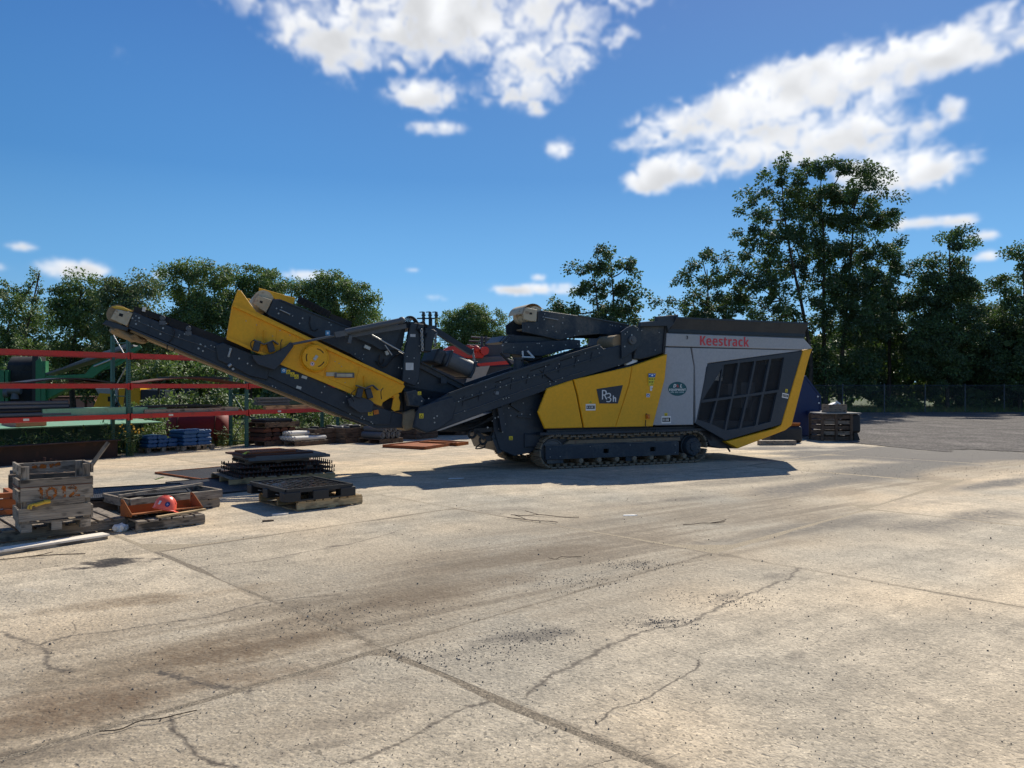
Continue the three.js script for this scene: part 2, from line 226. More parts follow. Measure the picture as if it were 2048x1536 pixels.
  for (let i = 0; i < 26; i++) stain(2048 * r(), 960 + 560 * r() * r(), 0.06 + 0.22 * r(), 0.04 + 0.1 * r(), r() * 3, 0.16 + 0.2 * r(), [96, 88, 78], 0.9);
}
const track = [[-40, 1420], [300, 1335], [640, 1235], [1000, 1145], [1424, 1060], [1750, 975], [2048, 905]].map(([u, v]) => { const g = gp(u, v); return [g.x, g.z]; });
const slabTint = (i, j) => 0.955 + 0.09 * HASH[((i + 40) * 97 + (j + 40) * 13) & 65535];
function concreteBlock(s0, t0, size, px) {
  const d = new Uint8Array(px * px * 4), fine = size / px < 0.008;
  for (let y = 0, o = 0; y < px; y++) for (let x = 0; x < px; x++, o += 4) {
    const s = s0 + (x + 0.5) / px * size, t = t0 + (y + 0.5) / px * size, g = fromST(s, t), X = g.x + 300, Z = g.z + 300;
    const n1 = vn(X * 0.35, Z * 0.35), n2 = vn(X * 1.3 + 9, Z * 1.3), n3 = vn(X * 5.3, Z * 5.3 + 4), n4 = vn(X * 19, Z * 19), n5 = vn(X * 61 + 5, Z * 61), n6 = fine ? HASH[(x * 7919 + y * 104729) & 65535] : 0.5;
    const a = 0.62, al = (X * Math.cos(a) - Z * Math.sin(a)), ac = (X * Math.sin(a) + Z * Math.cos(a)), str = vn(al * 0.35, ac * 7) * 0.6 + vn(al * 0.9, ac * 19) * 0.4;
    let k = 1 + (n1 - 0.5) * 0.16 + (n2 - 0.5) * 0.14 + (n3 - 0.5) * 0.13 + (n4 - 0.5) * 0.12 + (n5 - 0.5) * 0.24 + (n6 - 0.5) * 0.17 + (str - 0.5) * 0.2 * (0.3 + n1);
    k *= slabTint(Math.floor(s / PITCH_M), Math.floor(t / PITCH_M));
    if (n5 > 0.82 && n4 > 0.4) k *= 0.66; if (n5 < 0.1 && n4 > 0.6) k *= 1.12; if (fine && n6 > 0.978) k *= n6 > 0.989 ? 1.24 : 0.5;
    const es = Math.abs(s / PITCH_M - Math.round(s / PITCH_M)) * PITCH_M, et = Math.abs(t / PITCH_M - Math.round(t / PITCH_M)) * PITCH_M, gs = Math.round(s / PITCH_M), gt = Math.round(t / PITCH_M), ks = gs === 0 ? (t < PITCH_M ? 1 : 0.12) : (t < PITCH_M && t > 0 ? 0.3 : 0.14), kt = gt === 0 ? 1 : gt === 1 ? (s > -1 ? 0.85 : 0.4) : 0.14, seam = (q, k) => k * smooth(0.01 + 0.085 * n2 * n3 * 2.2, 0.002, q) * (0.06 + 0.5 * n4 * n2 * 1.6), grit = Math.max(seam(es, ks), seam(et, kt));
    // dirt dropped along the wheel tracks
    let td = 9; for (let i = 1; i < track.length; i++) { const p = track[i - 1], q = track[i], vx = q[0] - p[0], vz = q[1] - p[1], h = clamp(((g.x - p[0]) * vx + (g.z - p[1]) * vz) / (vx * vx + vz * vz)), dd = Math.hypot(g.x - p[0] - h * vx, g.z - p[1] - h * vz); if (dd < td) td = dd; }
    const mud = smooth(2.0, 0.2, td + (n1 - 0.5) * 1.6) * smooth(0.34, 0.85, str * 0.55 + n2 * 0.36 + n3 * 0.14 + n4 * 0.16) * 0.85;
    const m = clamp(grit + mud * 0.8, 0, 0.85), warm = (n2 - 0.5) * 6 + (n1 - 0.5) * 8;
    d[o] = clamp(mix((176 + warm) * k, 92 * (0.8 + 0.4 * n5), m), 0, 255); d[o + 1] = clamp(mix(162 * k, 81 * (0.8 + 0.4 * n5), m), 0, 255); d[o + 2] = clamp(mix((139 - warm) * k, 66 * (0.8 + 0.4 * n5), m), 0, 255); d[o + 3] = 255;
  }
  const m2p = px / size, dab = (cx, cz, rad, fn) => { const [s, t] = toST(cx, cz), X = (s - s0) * m2p, Y = (t - t0) * m2p, R = rad * m2p + 2; if (X < -R || Y < -R || X > px + R || Y > px + R) return; for (let y = Math.max(0, Math.floor(Y - R)); y < Math.min(px, Y + R); y++) for (let x = Math.max(0, Math.floor(X - R)); x < Math.min(px, X + R); x++) { const g = fromST(s0 + (x + 0.5) / m2p, t0 + (y + 0.5) / m2p), w = fn(g.x, g.z); if (w) { const o = (y * px + x) * 4; for (let c = 0; c < 3; c++) d[o + c] = clamp(mix(d[o + c], w[1][c] * 0.88, w[0]), 0, 255); } } };
  for (const q of stains) { const c = Math.cos(q.turn), sn = Math.sin(q.turn); dab(q.x, q.z, Math.max(q.rx, q.ry) * 1.6, (x, z) => { const dx = x - q.x, dz = -(z - q.z), a = (dx * c + dz * sn) / q.rx, b = (-dx * sn + dz * c) / q.ry, X = x + 300, Z = z + 300, n = fbm(X * 2.2 / Math.max(0.25, q.rx), Z * 2.2 / Math.max(0.25, q.rx), 3), e = Math.sqrt(a * a + b * b) + (n - 0.5) * 1.5, w = smooth(1, 1 - q.edge, e); if (w <= 0) return; const grain = 0.45 + 0.75 * vn(X * 55, Z * 55) * (0.5 + n) + (vn(X * 17, Z * 17) - 0.5) * 0.5; return [clamp(Math.abs(q.k) * w * clamp(grain, 0.1, 1.3)), q.c]; }); }
  for (const q of cracks) { const l = Math.hypot(q.b[0] - q.a[0], q.b[1] - q.a[1]), w0 = Math.max(q.w, 0.7 / m2p); dab((q.a[0] + q.b[0]) / 2, (q.a[1] + q.b[1]) / 2, l / 2 + w0 + q.halo * 2, (x, z) => { const vx = q.b[0] - q.a[0], vz = q.b[1] - q.a[1], h = clamp(((x - q.a[0]) * vx + (z - q.a[1]) * vz) / (l * l + 1e-9)), dd = Math.hypot(x - q.a[0] - h * vx, z - q.a[1] - h * vz), n = vn((x + 300) * 43, (z + 300) * 43); let w = q.k * smooth(w0, w0 * 0.3, dd) * Math.min(1, q.w / w0 + 0.3); if (q.halo) w = Math.max(w, 0.5 * smooth(q.halo * (0.5 + 1.3 * n), 0, dd) * n); return w > 0.01 ? [w, [84, 75, 65]] : null; }); }
  const t = new THREE.DataTexture(d, px, px); t.magFilter = THREE.LinearFilter; t.colorSpace = THREE.SRGBColorSpace; t.needsUpdate = true; return t;
}
const concreteBump = grey(1024, 1024, (u, v) => 0.42 * fbm(u * 32, v * 32, 3, 32) + 0.38 * vn(u * 128, v * 128, 128) + 0.2 * vn(u * 256 + 3, v * 256, 256) - 0.35 * smooth(0.8, 0.95, vn(u * 64 + 7, v * 64, 64)) + 0.15);
const earth = new THREE.Group(); earth.name = 'ground'; setUp(earth, 'brown earth and rough grass around and under the yard', null, null, 'structure'); scene.add(earth);
{
  const t = texture(1024, 1024, (u, v) => { const n = fbm(u * 8, v * 8, 5, 8), f = vn(u * 128, v * 128, 128), k = 0.75 + 0.5 * f * n * 1.6, gr = smooth(0.36, 0.5, n); return [mix(88, 62, gr) * k, mix(84, 80, gr) * k, mix(56, 32, gr) * k]; }, { repeat: [1 / 6, 1 / 6] });
  const g = new THREE.PlaneGeometry(700, 700).rotateX(-Math.PI / 2); for (let i = 0; i < 4; i++) g.attributes.uv.setXY(i, g.attributes.position.getX(i), g.attributes.position.getZ(i));
  part(earth, 'earth_sheet', g.translate(0, -0.022, -120), std({ map: t, roughness: 1 }));
}
const gritMat = std({ map: texture(256, 256, (u, v) => { const k = 0.55 + 0.5 * vn(u * 64, v * 64, 64) + 0.5 * (vn(u * 256, v * 256, 256) - 0.5); return [146 * k, 133 * k, 113 * k]; }, { repeat: [2, 2] }), roughness: 1 });
const yard = new THREE.Group(); yard.name = 'concrete_yard'; setUp(yard, 'sunlit pale concrete yard of large square slabs with grit-filled joints', null, null, 'structure'); scene.add(yard);
{
  const mats = new Map(), r = rng(3), h = PITCH_M / 2, fill = [], fillFar = [];
  for (let i = -9; i < 11; i++) for (let j = -4; j < 11; j++) {
    const c = fromST((i + 0.5) * PITCH_M, (j + 0.5) * PITCH_M), dep = -c.z;
    if (dep < -1 || dep > 33 || Math.abs(c.x) > dep * 0.70 + 5.5) continue;
    const rackSide = (c.x + 9.3) * 0.825 - (dep - 18.65) * 0.565;           // beyond the racking the concrete ends
    if (rackSide < -3.2) continue;
    const near = dep < 9.6, n = near ? 2 : 4, bi = Math.floor(i / n), bj = Math.floor(j / n), key = [near, bi, bj].join();
    if (!mats.has(key)) mats.set(key, std({ map: concreteBlock(bi * n * PITCH_M, bj * n * PITCH_M, n * PITCH_M, near ? 1536 : 1024), roughness: 0.93, bumpMap: retile(concreteBump, n * PITCH_M / 2, n * PITCH_M / 2), bumpScale: 0.0085 }));
    // a slab with a chipped arris, each corner a few millimetres off level
    const N = near ? 28 : 8, gap = j < 0 || i < 0 || j < 1 ? 0.004 : 0.0025, g = new THREE.PlaneGeometry(PITCH_M - gap * 2, PITCH_M - gap * 2, N, N).rotateX(-Math.PI / 2), p = g.attributes.position, uv = g.attributes.uv, tilt = [0, 1, 2].map(() => (r() - 0.5) * 0.0016);
    for (let q = 0; q < p.count; q++) {
      let a = p.getX(q), b = -p.getZ(q); const edge = Math.max(Math.abs(a), Math.abs(b)) > h - gap - 0.001;
      if (edge) { const w = 0.007 * fbm((a + i * 5 + 60) * 3, (b + j * 5 + 60) * 3, 3); if (Math.abs(a) > h - gap - 0.001) a -= Math.sign(a) * w; if (Math.abs(b) > h - gap - 0.001) b -= Math.sign(b) * w; }
      const s = (i + 0.5) * PITCH_M + a, t = (j + 0.5) * PITCH_M + b, w = fromST(s, t);
      p.setXYZ(q, w.x, (edge ? -0.0042 : 0) + tilt[0] + tilt[1] * a / h + tilt[2] * b / h + (near ? 0.002 * (vn(w.x * 2 + 90, w.z * 2 + 90) - 0.5) : 0), w.z);
      uv.setXY(q, (s / PITCH_M - bi * n) / n, (t / PITCH_M - bj * n) / n);
    }
    g.computeVertexNormals();
    const bl = box(-h + 0.02, h - 0.02, -0.1, -0.012, -h + 0.02, h - 0.02); bl.rotateY(TURN).translate(c.x, 0, c.z); const buv = bl.attributes.uv; for (let q = 0; q < buv.count; q++) buv.setXY(q, 0.5, 0.5);
    part(yard, 'concrete_slab', [g, bl], mats.get(key));
    { const f = new THREE.PlaneGeometry(PITCH_M, PITCH_M, 1, 1).rotateX(-Math.PI / 2).rotateY(TURN).translate(c.x, -0.0045, c.z); for (let q = 0; q < 4; q++) f.attributes.uv.setXY(q, f.attributes.position.getX(q), f.attributes.position.getZ(q)); (near && j < 1 ? fill : fillFar).push(f); }
  }
  setUp(part(yard, 'joint_grit', fill, gritMat), null, null, null, 'stuff'); setUp(part(yard, 'joint_dust', fillFar, std({ map: texture(256, 256, (u, v) => { const k = 0.8 + 0.4 * vn(u * 64, v * 64, 64) + 0.3 * (vn(u * 256, v * 256, 256) - 0.5); return [150 * k, 137 * k, 115 * k]; }, { repeat: [2, 2] }), roughness: 1 })), null, null, null, 'stuff');
}
// ---------- the tracked crusher ----------
const font = await new FontLoader().loadAsync('fonts/droid/droid_sans_bold.typeface.json');
const fontThin = await new FontLoader().loadAsync('fonts/droid/droid_sans_regular.typeface.json');
function canvasTex(w, h, draw) { const c = document.createElement('canvas'); c.width = w; c.height = h; draw(c.getContext('2d'), w, h); const t = new THREE.CanvasTexture(c); t.colorSpace = THREE.SRGBColorSpace; return t; }
// a flat sticker in the x, y plane with its print
function sticker(parent, name, x0, y0, x1, y1, z, draw, w = 128, h = 128, skew = 0) {
  const g = new THREE.PlaneGeometry(Math.abs(x1 - x0), Math.abs(y1 - y0)); const p = g.attributes.position; for (let i = 0; i < p.count; i++) p.setX(i, p.getX(i) + p.getY(i) * skew);
  return part(parent, name, g.translate((x0 + x1) / 2, (y0 + y1) / 2, z), std({ map: canvasTex(w, h, draw), roughness: 0.5 }));
}
const crusher = thing('mobile_crusher', 'yellow, grey and dark blue tracked mobile crusher with raised left conveyor', 'crusher', gp(1090, 940).setY(0), 23.6 * Math.PI / 180);
{
  const C = crusher, inv = C.matrixWorld.clone().invert(), eye = camera.position.clone().applyMatrix4(inv);
  const P = (u, v, z) => { const q = pixelRay(u, v).add(camera.position).applyMatrix4(inv).sub(eye), t = (z - eye.z) / q.z; return [eye.x + q.x * t, eye.y + q.y * t]; };
  const each = (parent, name, geos, mat) => geos.forEach((g) => part(parent, name, g, mat));
  const PP = (list, z) => list.map(([u, v]) => P(u, v, z));
  const plate = (name, list, z, thick, mat, parent = C, bevel = 0.01, holes = []) => part(parent, name, slab(PP(list, z), z - thick, z, bevel, holes.map((h) => PP(h, z))), mat);
  // the matching part on the far side: same outline, farther back
  const farPlate = (name, list, zTrace, z, thick, mat, dx = 0) => part(C, name, slab(PP(list, zTrace).map(([x, y]) => [x + dx, y]), z - thick, z, 0.008), mat);
  const boltsAt = (parent, list, z, r = 0.016) => setUp(part(parent, 'bolt_heads', bolts(list.map(([u, v, k]) => [...P(u, v, z), k]), z, r * 0.74), M.boltSteel), null, null, null, 'stuff');

  // --- the two crawler tracks ---
  const xl = P(1078, 907, 0)[0], xr = P(1416, 900, 0)[0], ty = P(1200, 866, 0)[1], R1 = ty / 2, cxl = xl + R1, cxr = xr - R1, cy = R1;
  function crawler(z) {   // outer face at z, 0.5 m wide
    const t = new THREE.Group(); t.name = 'track'; t.position.z = z; C.add(t);
    const L = cxr - cxl, per = 2 * L + 2 * Math.PI * R1, n = 54, shoe = mergeGeometries([box(-0.066, 0.066, -0.022, 0, -0.5, 0), box(-0.05, -0.036, -0.004, 0.022, -0.5, 0), box(-0.008, 0.008, -0.004, 0.024, -0.5, 0), box(0.036, 0.05, -0.004, 0.02, -0.5, 0), box(-0.045, 0.045, -0.075, -0.02, -0.2, -0.16), box(-0.045, 0.045, -0.075, -0.02, -0.34, -0.3)].map(plain));
    for (let k = 0; k < n; k++) {
      let s = (k + 0.5) / n * per, x, y, a;
      const sag = (q) => -0.03 * Math.sin(q * Math.PI * 3) ** 2;
      if (s < L) { x = cxl + s; y = 2 * R1 - 0.024 + sag(s / L); a = 0; } else if ((s -= L) < Math.PI * R1) { a = -s / R1; x = cxr + (R1 - 0.024) * Math.sin(s / R1); y = cy + (R1 - 0.024) * Math.cos(s / R1); } else if ((s -= Math.PI * R1) < L) { x = cxr - s; y = 0.024; a = Math.PI; } else { s -= L; a = Math.PI - s / R1; x = cxl - (R1 - 0.024) * Math.sin(s / R1); y = cy - (R1 - 0.024) * Math.cos(s / R1); }
      const m = new THREE.Mesh(shoe, M.trackSteel); m.name = 'track_shoe'; m.position.set(x, y, 0); m.rotation.z = a; t.add(m);
    }
    const wheel = (r, w, hub) => [new THREE.CylinderGeometry(r, r, w, 32).rotateX(Math.PI / 2).translate(0, 0, -0.25), new THREE.TorusGeometry(r - 0.02, 0.022, 6, 32).translate(0, 0, -0.25 + w / 2), new THREE.CylinderGeometry(hub, hub * 1.08, 0.1, 20).rotateX(Math.PI / 2).translate(0, 0, -0.25 + w / 2 + 0.04)].map((g) => g);
    part(t, 'idler_wheel', wheel(R1 - 0.095, 0.16, 0.1).map((g) => g.translate(cxl, cy, 0.05)), M.gunmetal);
    part(t, 'drive_sprocket', [...wheel(R1 - 0.1, 0.2, 0.19).map((g) => g.translate(cxr, cy, -0.02)), new THREE.CylinderGeometry(0.19, 0.22, 0.1, 24).rotateX(Math.PI / 2).translate(cxr, cy, -0.09), new THREE.CylinderGeometry(0.1, 0.11, 0.03, 20).rotateX(Math.PI / 2).translate(cxr, cy, -0.03), ...bolts([...Array(12)].map((_, k) => [cxr + 0.16 * Math.cos(k * 0.5236), cy + 0.16 * Math.sin(k * 0.5236)]), -0.042, 0.014)], M.navyDusty);
    // side frame with two square holes
    const a = PP([[1092, 892.5], [1359, 884], [1359, 910], [1092, 920]], 0), sq = (u, v) => PP([[u - 6, v - 5], [u + 6, v - 5.4], [u + 6, v + 5], [u - 6, v + 5.4]], 0);
    part(t, 'track_frame', [slab(a, -0.06, -0.015, 0.008, [sq(1213, 902), sq(1306.5, 898.5)]), slab(a, -0.42, -0.38, 0.006), box(a[0][0], a[1][0], a[1][1] - 0.02, a[0][1] + 0.02, -0.39, -0.055), box(a[0][0] + 0.05, a[0][0] + 0.42, 0.12, a[3][1], -0.09, -0.05)], M.navyDusty);
    part(t, 'track_guard', slab([[cxl + 0.25, a[0][1] + 0.01], [cxr - 0.3, a[0][1] + 0.01], [cxr - 0.32, a[0][1] + 0.09], [cxl + 0.4, a[0][1] + 0.1]], -0.4, -0.1, 0.01), M.trackSteel);
    for (let k = 0; k < 7; k++) part(t, 'bottom_roller', [new THREE.CylinderGeometry(0.062, 0.062, 0.36, 16).rotateX(Math.PI / 2).translate(cxl + 0.62 + k * (L - 0.75) / 6.3, 0.155, -0.24), new THREE.CylinderGeometry(0.05, 0.058, 0.05, 16).rotateX(Math.PI / 2).translate(cxl + 0.62 + k * (L - 0.75) / 6.3, 0.155, -0.04)], M.trackSteel);
    part(t, 'roller_guard', box(cxl + 1.72, cxl + 1.96, 0.1, a[2][1], -0.08, -0.05), M.navyDusty);
    boltsAt(t, [[1100, 898], [1100, 914], [1120, 913], [1350, 890], [1350, 905], [1180, 893], [1260, 890]], -0.015, 0.012);
    return t;
  }
  crawler(0); crawler(-2.02);
  // --- chassis between the tracks ---
  const deck = P(1200, 862, -0.12)[1];
  part(C, 'chassis', [slab([[-0.35, 0.45], [4.6, 0.45], [5.2, 0.7], [5.2, deck - 0.02], [-0.35, deck - 0.02]], -2.3, -0.2, 0.02), box(-0.1, 4.4, deck - 0.05, deck + 0.005, -0.2, -0.02), box(0.4, 0.9, 0.3, 0.55, -2.2, -0.3), box(3.0, 3.5, 0.3, 0.55, -2.2, -0.3)], M.navy);
  part(C, 'skirt_panel', [slab(PP([[1094, 858.5], [1388, 852], [1420, 862], [1425, 884], [1400, 870], [1388, 864], [1094, 869]], -0.1), -0.16, -0.1, 0.01), slab(PP([[1385, 850], [1400, 850], [1455, 884], [1476, 897], [1440, 897], [1420, 892], [1412, 875], [1388, 860]], -0.1), -2.3, -0.1, 0.015)], M.navy);
  // --- engine house: yellow doors ---
  const body = part(C, 'engine_house', slab(PP([[1080, 826], [1096, 779], [1148, 761], [1326, 711], [1326, 762], [1300, 856], [1092, 860]], -0.04), -2.42, -0.04, 0.02), M.navy);
  const d1 = plate('yellow_door', [[1076, 824.5], [1095, 776.5], [1145.2, 760], [1153, 788], [1165.8, 855.4], [1090, 857.3]], 0.03, 0.065, M.yellow, C, 0.016);
  const d2 = plate('yellow_door', [[1147.6, 759], [1264.5, 732.4], [1258, 768], [1230.6, 854], [1168.6, 855.3], [1155.6, 788]], 0.03, 0.065, M.yellow, C, 0.012);
  // the rear yellow panel is folded: its right part leans outwards
  { const a = PP([[1265.2, 732], [1328, 708.6], [1323, 758], [1299, 852], [1231.2, 854], [1258.8, 768]], 0.03), g = slab(a, -0.035, 0.03, 0.012), p = g.attributes.position; const fx = (y) => mix(a[4][0], a[0][0], clamp((y - a[4][1]) / (a[0][1] - a[4][1]))); for (let i = 0; i < p.count; i++) if (p.getZ(i) > 0) p.setZ(i, p.getZ(i) + 0.16 * Math.max(0, p.getX(i) - fx(p.getY(i)) - 0.01)); g.computeVertexNormals(); part(C, 'yellow_side_panel', g, M.yellow); }
  farPlate('far_side_panel', [[1086, 824.5], [1105, 776.5], [1264.5, 734.4], [1326, 712], [1300, 850], [1095, 855]], 0.03, -2.42, 0.05, M.yellow);
  // model plate
  const badge = plate('name_plate', [[1193.3, 778], [1246, 770.3], [1236, 807], [1199.3, 807]], 0.042, 0.012, M.charcoal, d2, 0.003);
  const write = (txt, f, size, x, y, z, mat, parent, name, sx = 1, depth = 0.004, ext = {}) => { const g = new TextGeometry(txt, { font: f, size, depth, curveSegments: 4, ...ext }); g.scale(sx, 1, 1); return part(parent, name, g.translate(x, y, z), mat); };
  { const [x, y] = P(1203.5, 798, 0.044); write('R', fontThin, 0.2, x - 0.02, y - 0.01, 0.043, M.hiWhite, badge, 'letter', 0.95); write('3', fontThin, 0.19, x + 0.1, y - 0.065, 0.0435, M.hiWhite, badge, 'letter', 1.0); const [hx, hy] = P(1225.5, 803.5, 0.044); write('h', font, 0.125, hx - 0.01, hy, 0.043, M.hiWhite, badge, 'letter', 0.95); }
  // stickers and locks
  const warn = (c, w, h) => { c.fillStyle = '#e8e4dc'; c.fillRect(0, 0, w, h); c.fillStyle = '#15140f'; c.fillRect(10, 20, w - 20, h - 40); c.fillStyle = '#d8d4cc'; for (let k = 0; k < 4; k++) c.fillRect(18 + k * (w - 36) / 4, 30, (w - 36) / 9, h - 60); c.fillStyle = '#c9bfa8'; c.fillRect(w * 0.6, 34, w * 0.08, h - 68); };
  const quad = (u0, v0, u1, v1, z) => { const a = P(u0, v0, z), b = P(u1, v1, z); return [a[0], b[1], b[0], a[1], z]; };
  sticker(d2, 'warning_sticker', ...quad(1171.5, 808, 1191, 820.8, 0.034), warn, 128, 80);
  const tri = (c, w, h) => { c.fillStyle = '#e0c520'; c.fillRect(0, 0, w, h); c.fillStyle = '#17150c'; c.beginPath(); c.moveTo(w / 2, h * 0.15); c.lineTo(w * 0.9, h * 0.85); c.lineTo(w * 0.1, h * 0.85); c.fill(); c.fillStyle = '#e0c520'; c.beginPath(); c.moveTo(w / 2, h * 0.34); c.lineTo(w * 0.74, h * 0.76); c.lineTo(w * 0.26, h * 0.76); c.fill(); };
  sticker(d2, 'hazard_sticker', ...quad(1178, 801, 1184, 806.5, 0.034), tri, 64, 64);
  const side = C.children.find((o) => o.name === 'yellow_side_panel');
  const zs = (u) => 0.034 + 0.16 * Math.max(0, (u - 1250) * 0.0108);
  sticker(side, 'blue_safety_sticker', ...quad(1297, 747, 1312, 754.6, 0.128), (c, w, h) => { c.fillStyle = '#1f62ad'; c.fillRect(0, 0, w, h); c.fillStyle = '#e7eef5'; c.beginPath(); c.arc(w / 2, h / 2, h * 0.26, 0, 7); c.fill(); c.fillRect(w * 0.08, h * 0.2, w * 0.2, h * 0.14); c.fillRect(w * 0.7, h * 0.2, w * 0.2, h * 0.14); }, 128, 64);
  sticker(side, 'yellow_safety_sticker', ...quad(1297, 754.8, 1312, 771, 0.128), (c, w, h) => { c.fillStyle = '#dccb2e'; c.fillRect(0, 0, w, h); c.fillStyle = '#25220f'; for (let k = 0; k < 6; k++) c.fillRect(8 + (k % 3) * w * 0.31, 12 + Math.floor(k / 3) * h * 0.36, w * 0.2, h * 0.16); c.fillRect(w * 0.3, h * 0.8, w * 0.5, h * 0.07); }, 96, 96);
  sticker(side, 'number_sticker', ...quad(1300, 772, 1308.6, 781.6, 0.128), (c, w, h) => { c.fillStyle = '#e6e3da'; c.fillRect(0, 0, w, h); c.fillStyle = '#2a2a28'; c.font = 'bold 34px sans-serif'; c.fillText('115', 6, 46); }, 64, 64);
  sticker(side, 'eye_protection_sticker', ...quad(1292.5, 787, 1300, 794.5, 0.125), (c, w, h) => { c.fillStyle = '#d9d7cf'; c.fillRect(0, 0, w, h); c.fillStyle = '#2c5f9e'; c.beginPath(); c.arc(w / 2, h / 2, w * 0.42, 0, 7); c.fill(); c.fillStyle = '#f0f2f4'; c.beginPath(); c.moveTo(w / 2, h * 0.2); c.lineTo(w * 0.75, h * 0.75); c.lineTo(w * 0.25, h * 0.75); c.fill(); }, 64, 64);
  sticker(side, 'hazard_sticker', ...quad(1293.5, 816, 1301, 822.8, 0.118), tri, 64, 64);
  plate('emergency_stop_recess', [[1291.5, 827], [1305, 827], [1299, 851.5], [1291, 851.5]], 0.13, 0.02, M.seam, side, 0.002);
  part(side, 'emergency_stop_button', [new RoundedBoxGeometry(0.075, 0.09, 0.06, 2, 0.01).translate(...P(1296, 833, 0.16), 0.16), new THREE.CylinderGeometry(0.025, 0.03, 0.05, 16).rotateX(Math.PI / 2).translate(...P(1296, 833, 0.19), 0.2)], M.orange);
  part(side, 'hanging_cable', hose([[...P(1292, 840, 0.15), 0.14], [...P(1291, 852, 0.15), 0.15], [...P(1294, 860, 0.15), 0.15], [...P(1299, 856, 0.15), 0.14], [...P(1300, 846, 0.15), 0.12]], 0.008), M.rubber);
  // white light lens above the yellow panels
  part(C, 'lamp_cover', new THREE.SphereGeometry(1, 20, 8, 0, Math.PI * 2, 0, Math.PI / 2).scale(0.17, 0.11, 0.1).rotateZ(0.3).translate(...P(1262, 726.5, -0.12), -0.12), M.hiWhite);
  // --- feeder house: grey panels with big mesh window ---
  const house = part(C, 'feeder_house', slab(PP([[1334, 690], [1606, 697], [1600, 720], [1578, 720], [1400, 722], [1390, 745], [1389, 849], [1303, 850], [1328, 742]], 0), -2.46, 0.0, 0.02), M.charcoal);
  const up = plate('upper_side_panel', [[1333.8, 666.4], [1607.6, 676.7], [1626, 697.2], [1606, 699.6], [1332.3, 692.4]], 0.06, 0.09, M.greyPaint, C, 0.012);
  { const a = P(1398, 690.3, 0.062), b = P(1498, 693.5, 0.062), g = new TextGeometry('Keestrack', { font, size: 0.21, depth: 0.004, curveSegments: 4 }); g.computeBoundingBox(); const w = g.boundingBox.max.x; g.scale((b[0] - a[0]) / w, 1, 1); g.rotateZ(Math.atan2(b[1] - a[1], b[0] - a[0])); part(up, 'brand_lettering', g.translate(a[0], a[1], 0.061), M.lettersRed); }
  part(up, 'latch_hook', hose([[...P(1374.5, 671.5, 0.09), 0.07], [...P(1375.5, 674, 0.09), 0.09], [...P(1374.5, 678.6, 0.09), 0.08]], 0.009), M.black);
  const door = plate('grey_door', [[1331.8, 694.6], [1381.6, 695.6], [1388.2, 733], [1387.2, 849.8], [1301.5, 851], [1327.4, 741]], 0.05, 0.08, M.greyPaint, C, 0.014);
  plate('window_surround', [[1384.2, 695.6], [1604.6, 700.8], [1416, 726.6], [1391.5, 846], [1390, 733]], 0.05, 0.08, M.greyPaint, C, 0.012);
  // dealer's oval
  { const a = P(1336.2, 777.7, 0.052), b = P(1373.4, 777.7, 0.052), c = P(1354.8, 763.6, 0.052), d = P(1354.8, 791.8, 0.052), g = new THREE.CircleGeometry(0.5, 40).scale(b[0] - a[0], c[1] - d[1], 1).translate((a[0] + b[0]) / 2, (c[1] + d[1]) / 2, 0.0535);
    part(door, 'dealer_oval', g, std({ roughness: 0.5, map: canvasTex(512, 384, (k, w, h) => { k.fillStyle = '#14545a'; k.fillRect(0, 0, w, h); k.fillStyle = '#eceae4'; k.textAlign = 'center'; k.font = 'italic bold 128px sans-serif'; k.fillText('D', w * 0.335, h * 0.4); k.fillText('L', w * 0.68, h * 0.4); k.fillStyle = '#c03a34'; k.font = 'bold 104px sans-serif'; k.fillText('&', w * 0.51, h * 0.385); k.fillStyle = '#eceae4'; k.font = 'bold 84px sans-serif'; k.fillText('EQUIPMENT', w / 2, h * 0.64, w * 0.9); k.fillStyle = '#c9d2d0'; let x = w * 0.13; for (const n of [3, 0, 3, 0, 4]) { if (!n) { k.fillRect(x + 4, h * 0.735, 14, 7); x += 26; } for (let i = 0; i < n; i++) { k.fillRect(x, h * 0.7, 22, 9); k.fillRect(x + 8, h * 0.7, 9, 32); k.fillRect(x, h * 0.76, 22, 8); x += 32; } } }) })); }
  sticker(door, 'warning_sticker', ...quad(1323, 832.5, 1342, 846.5, 0.054), warn, 128, 96); sticker(door, 'hazard_sticker', ...quad(1329, 826, 1335, 832, 0.054), tri, 64, 64);
  part(door, 'hanging_strap', hose([[...P(1309, 850, 0.05), 0.05], [...P(1310, 858, 0.05), 0.07], [...P(1308.5, 864, 0.05), 0.06]], 0.008), M.rubber);
  // mesh window: frame with ten openings, mesh set back behind it, machinery behind the mesh
  const Q = (x, y) => [1300 + x / 4.876, 610 + y / 4.876], outer = [Q(567, 574), Q(1487, 450), Q(1278, 1166), Q(738, 1322), Q(447, 1158)];
  const top = [[552, 712, 600, 580], [722, 862, 578, 562], [878, 1020, 560, 545], [1034, 1166, 543, 527], [1182, 1310, 525, 508]], mid = [[500, 655, 930, 912], [664, 800, 910, 893], [816, 952, 891, 873], [968, 1100, 871, 851], [1118, 1258, 849, 828]], mid2 = [[494, 648, 952, 932], [658, 794, 930, 912], [808, 944, 910, 892], [960, 1092, 890, 870], [1110, 1242, 868, 850]], bot = [[462, 583, 1120, 1158], [600, 728, 1166, 1222], [742, 872, 1226, 1206], [890, 1030, 1202, 1180], [1048, 1178, 1176, 1140]];
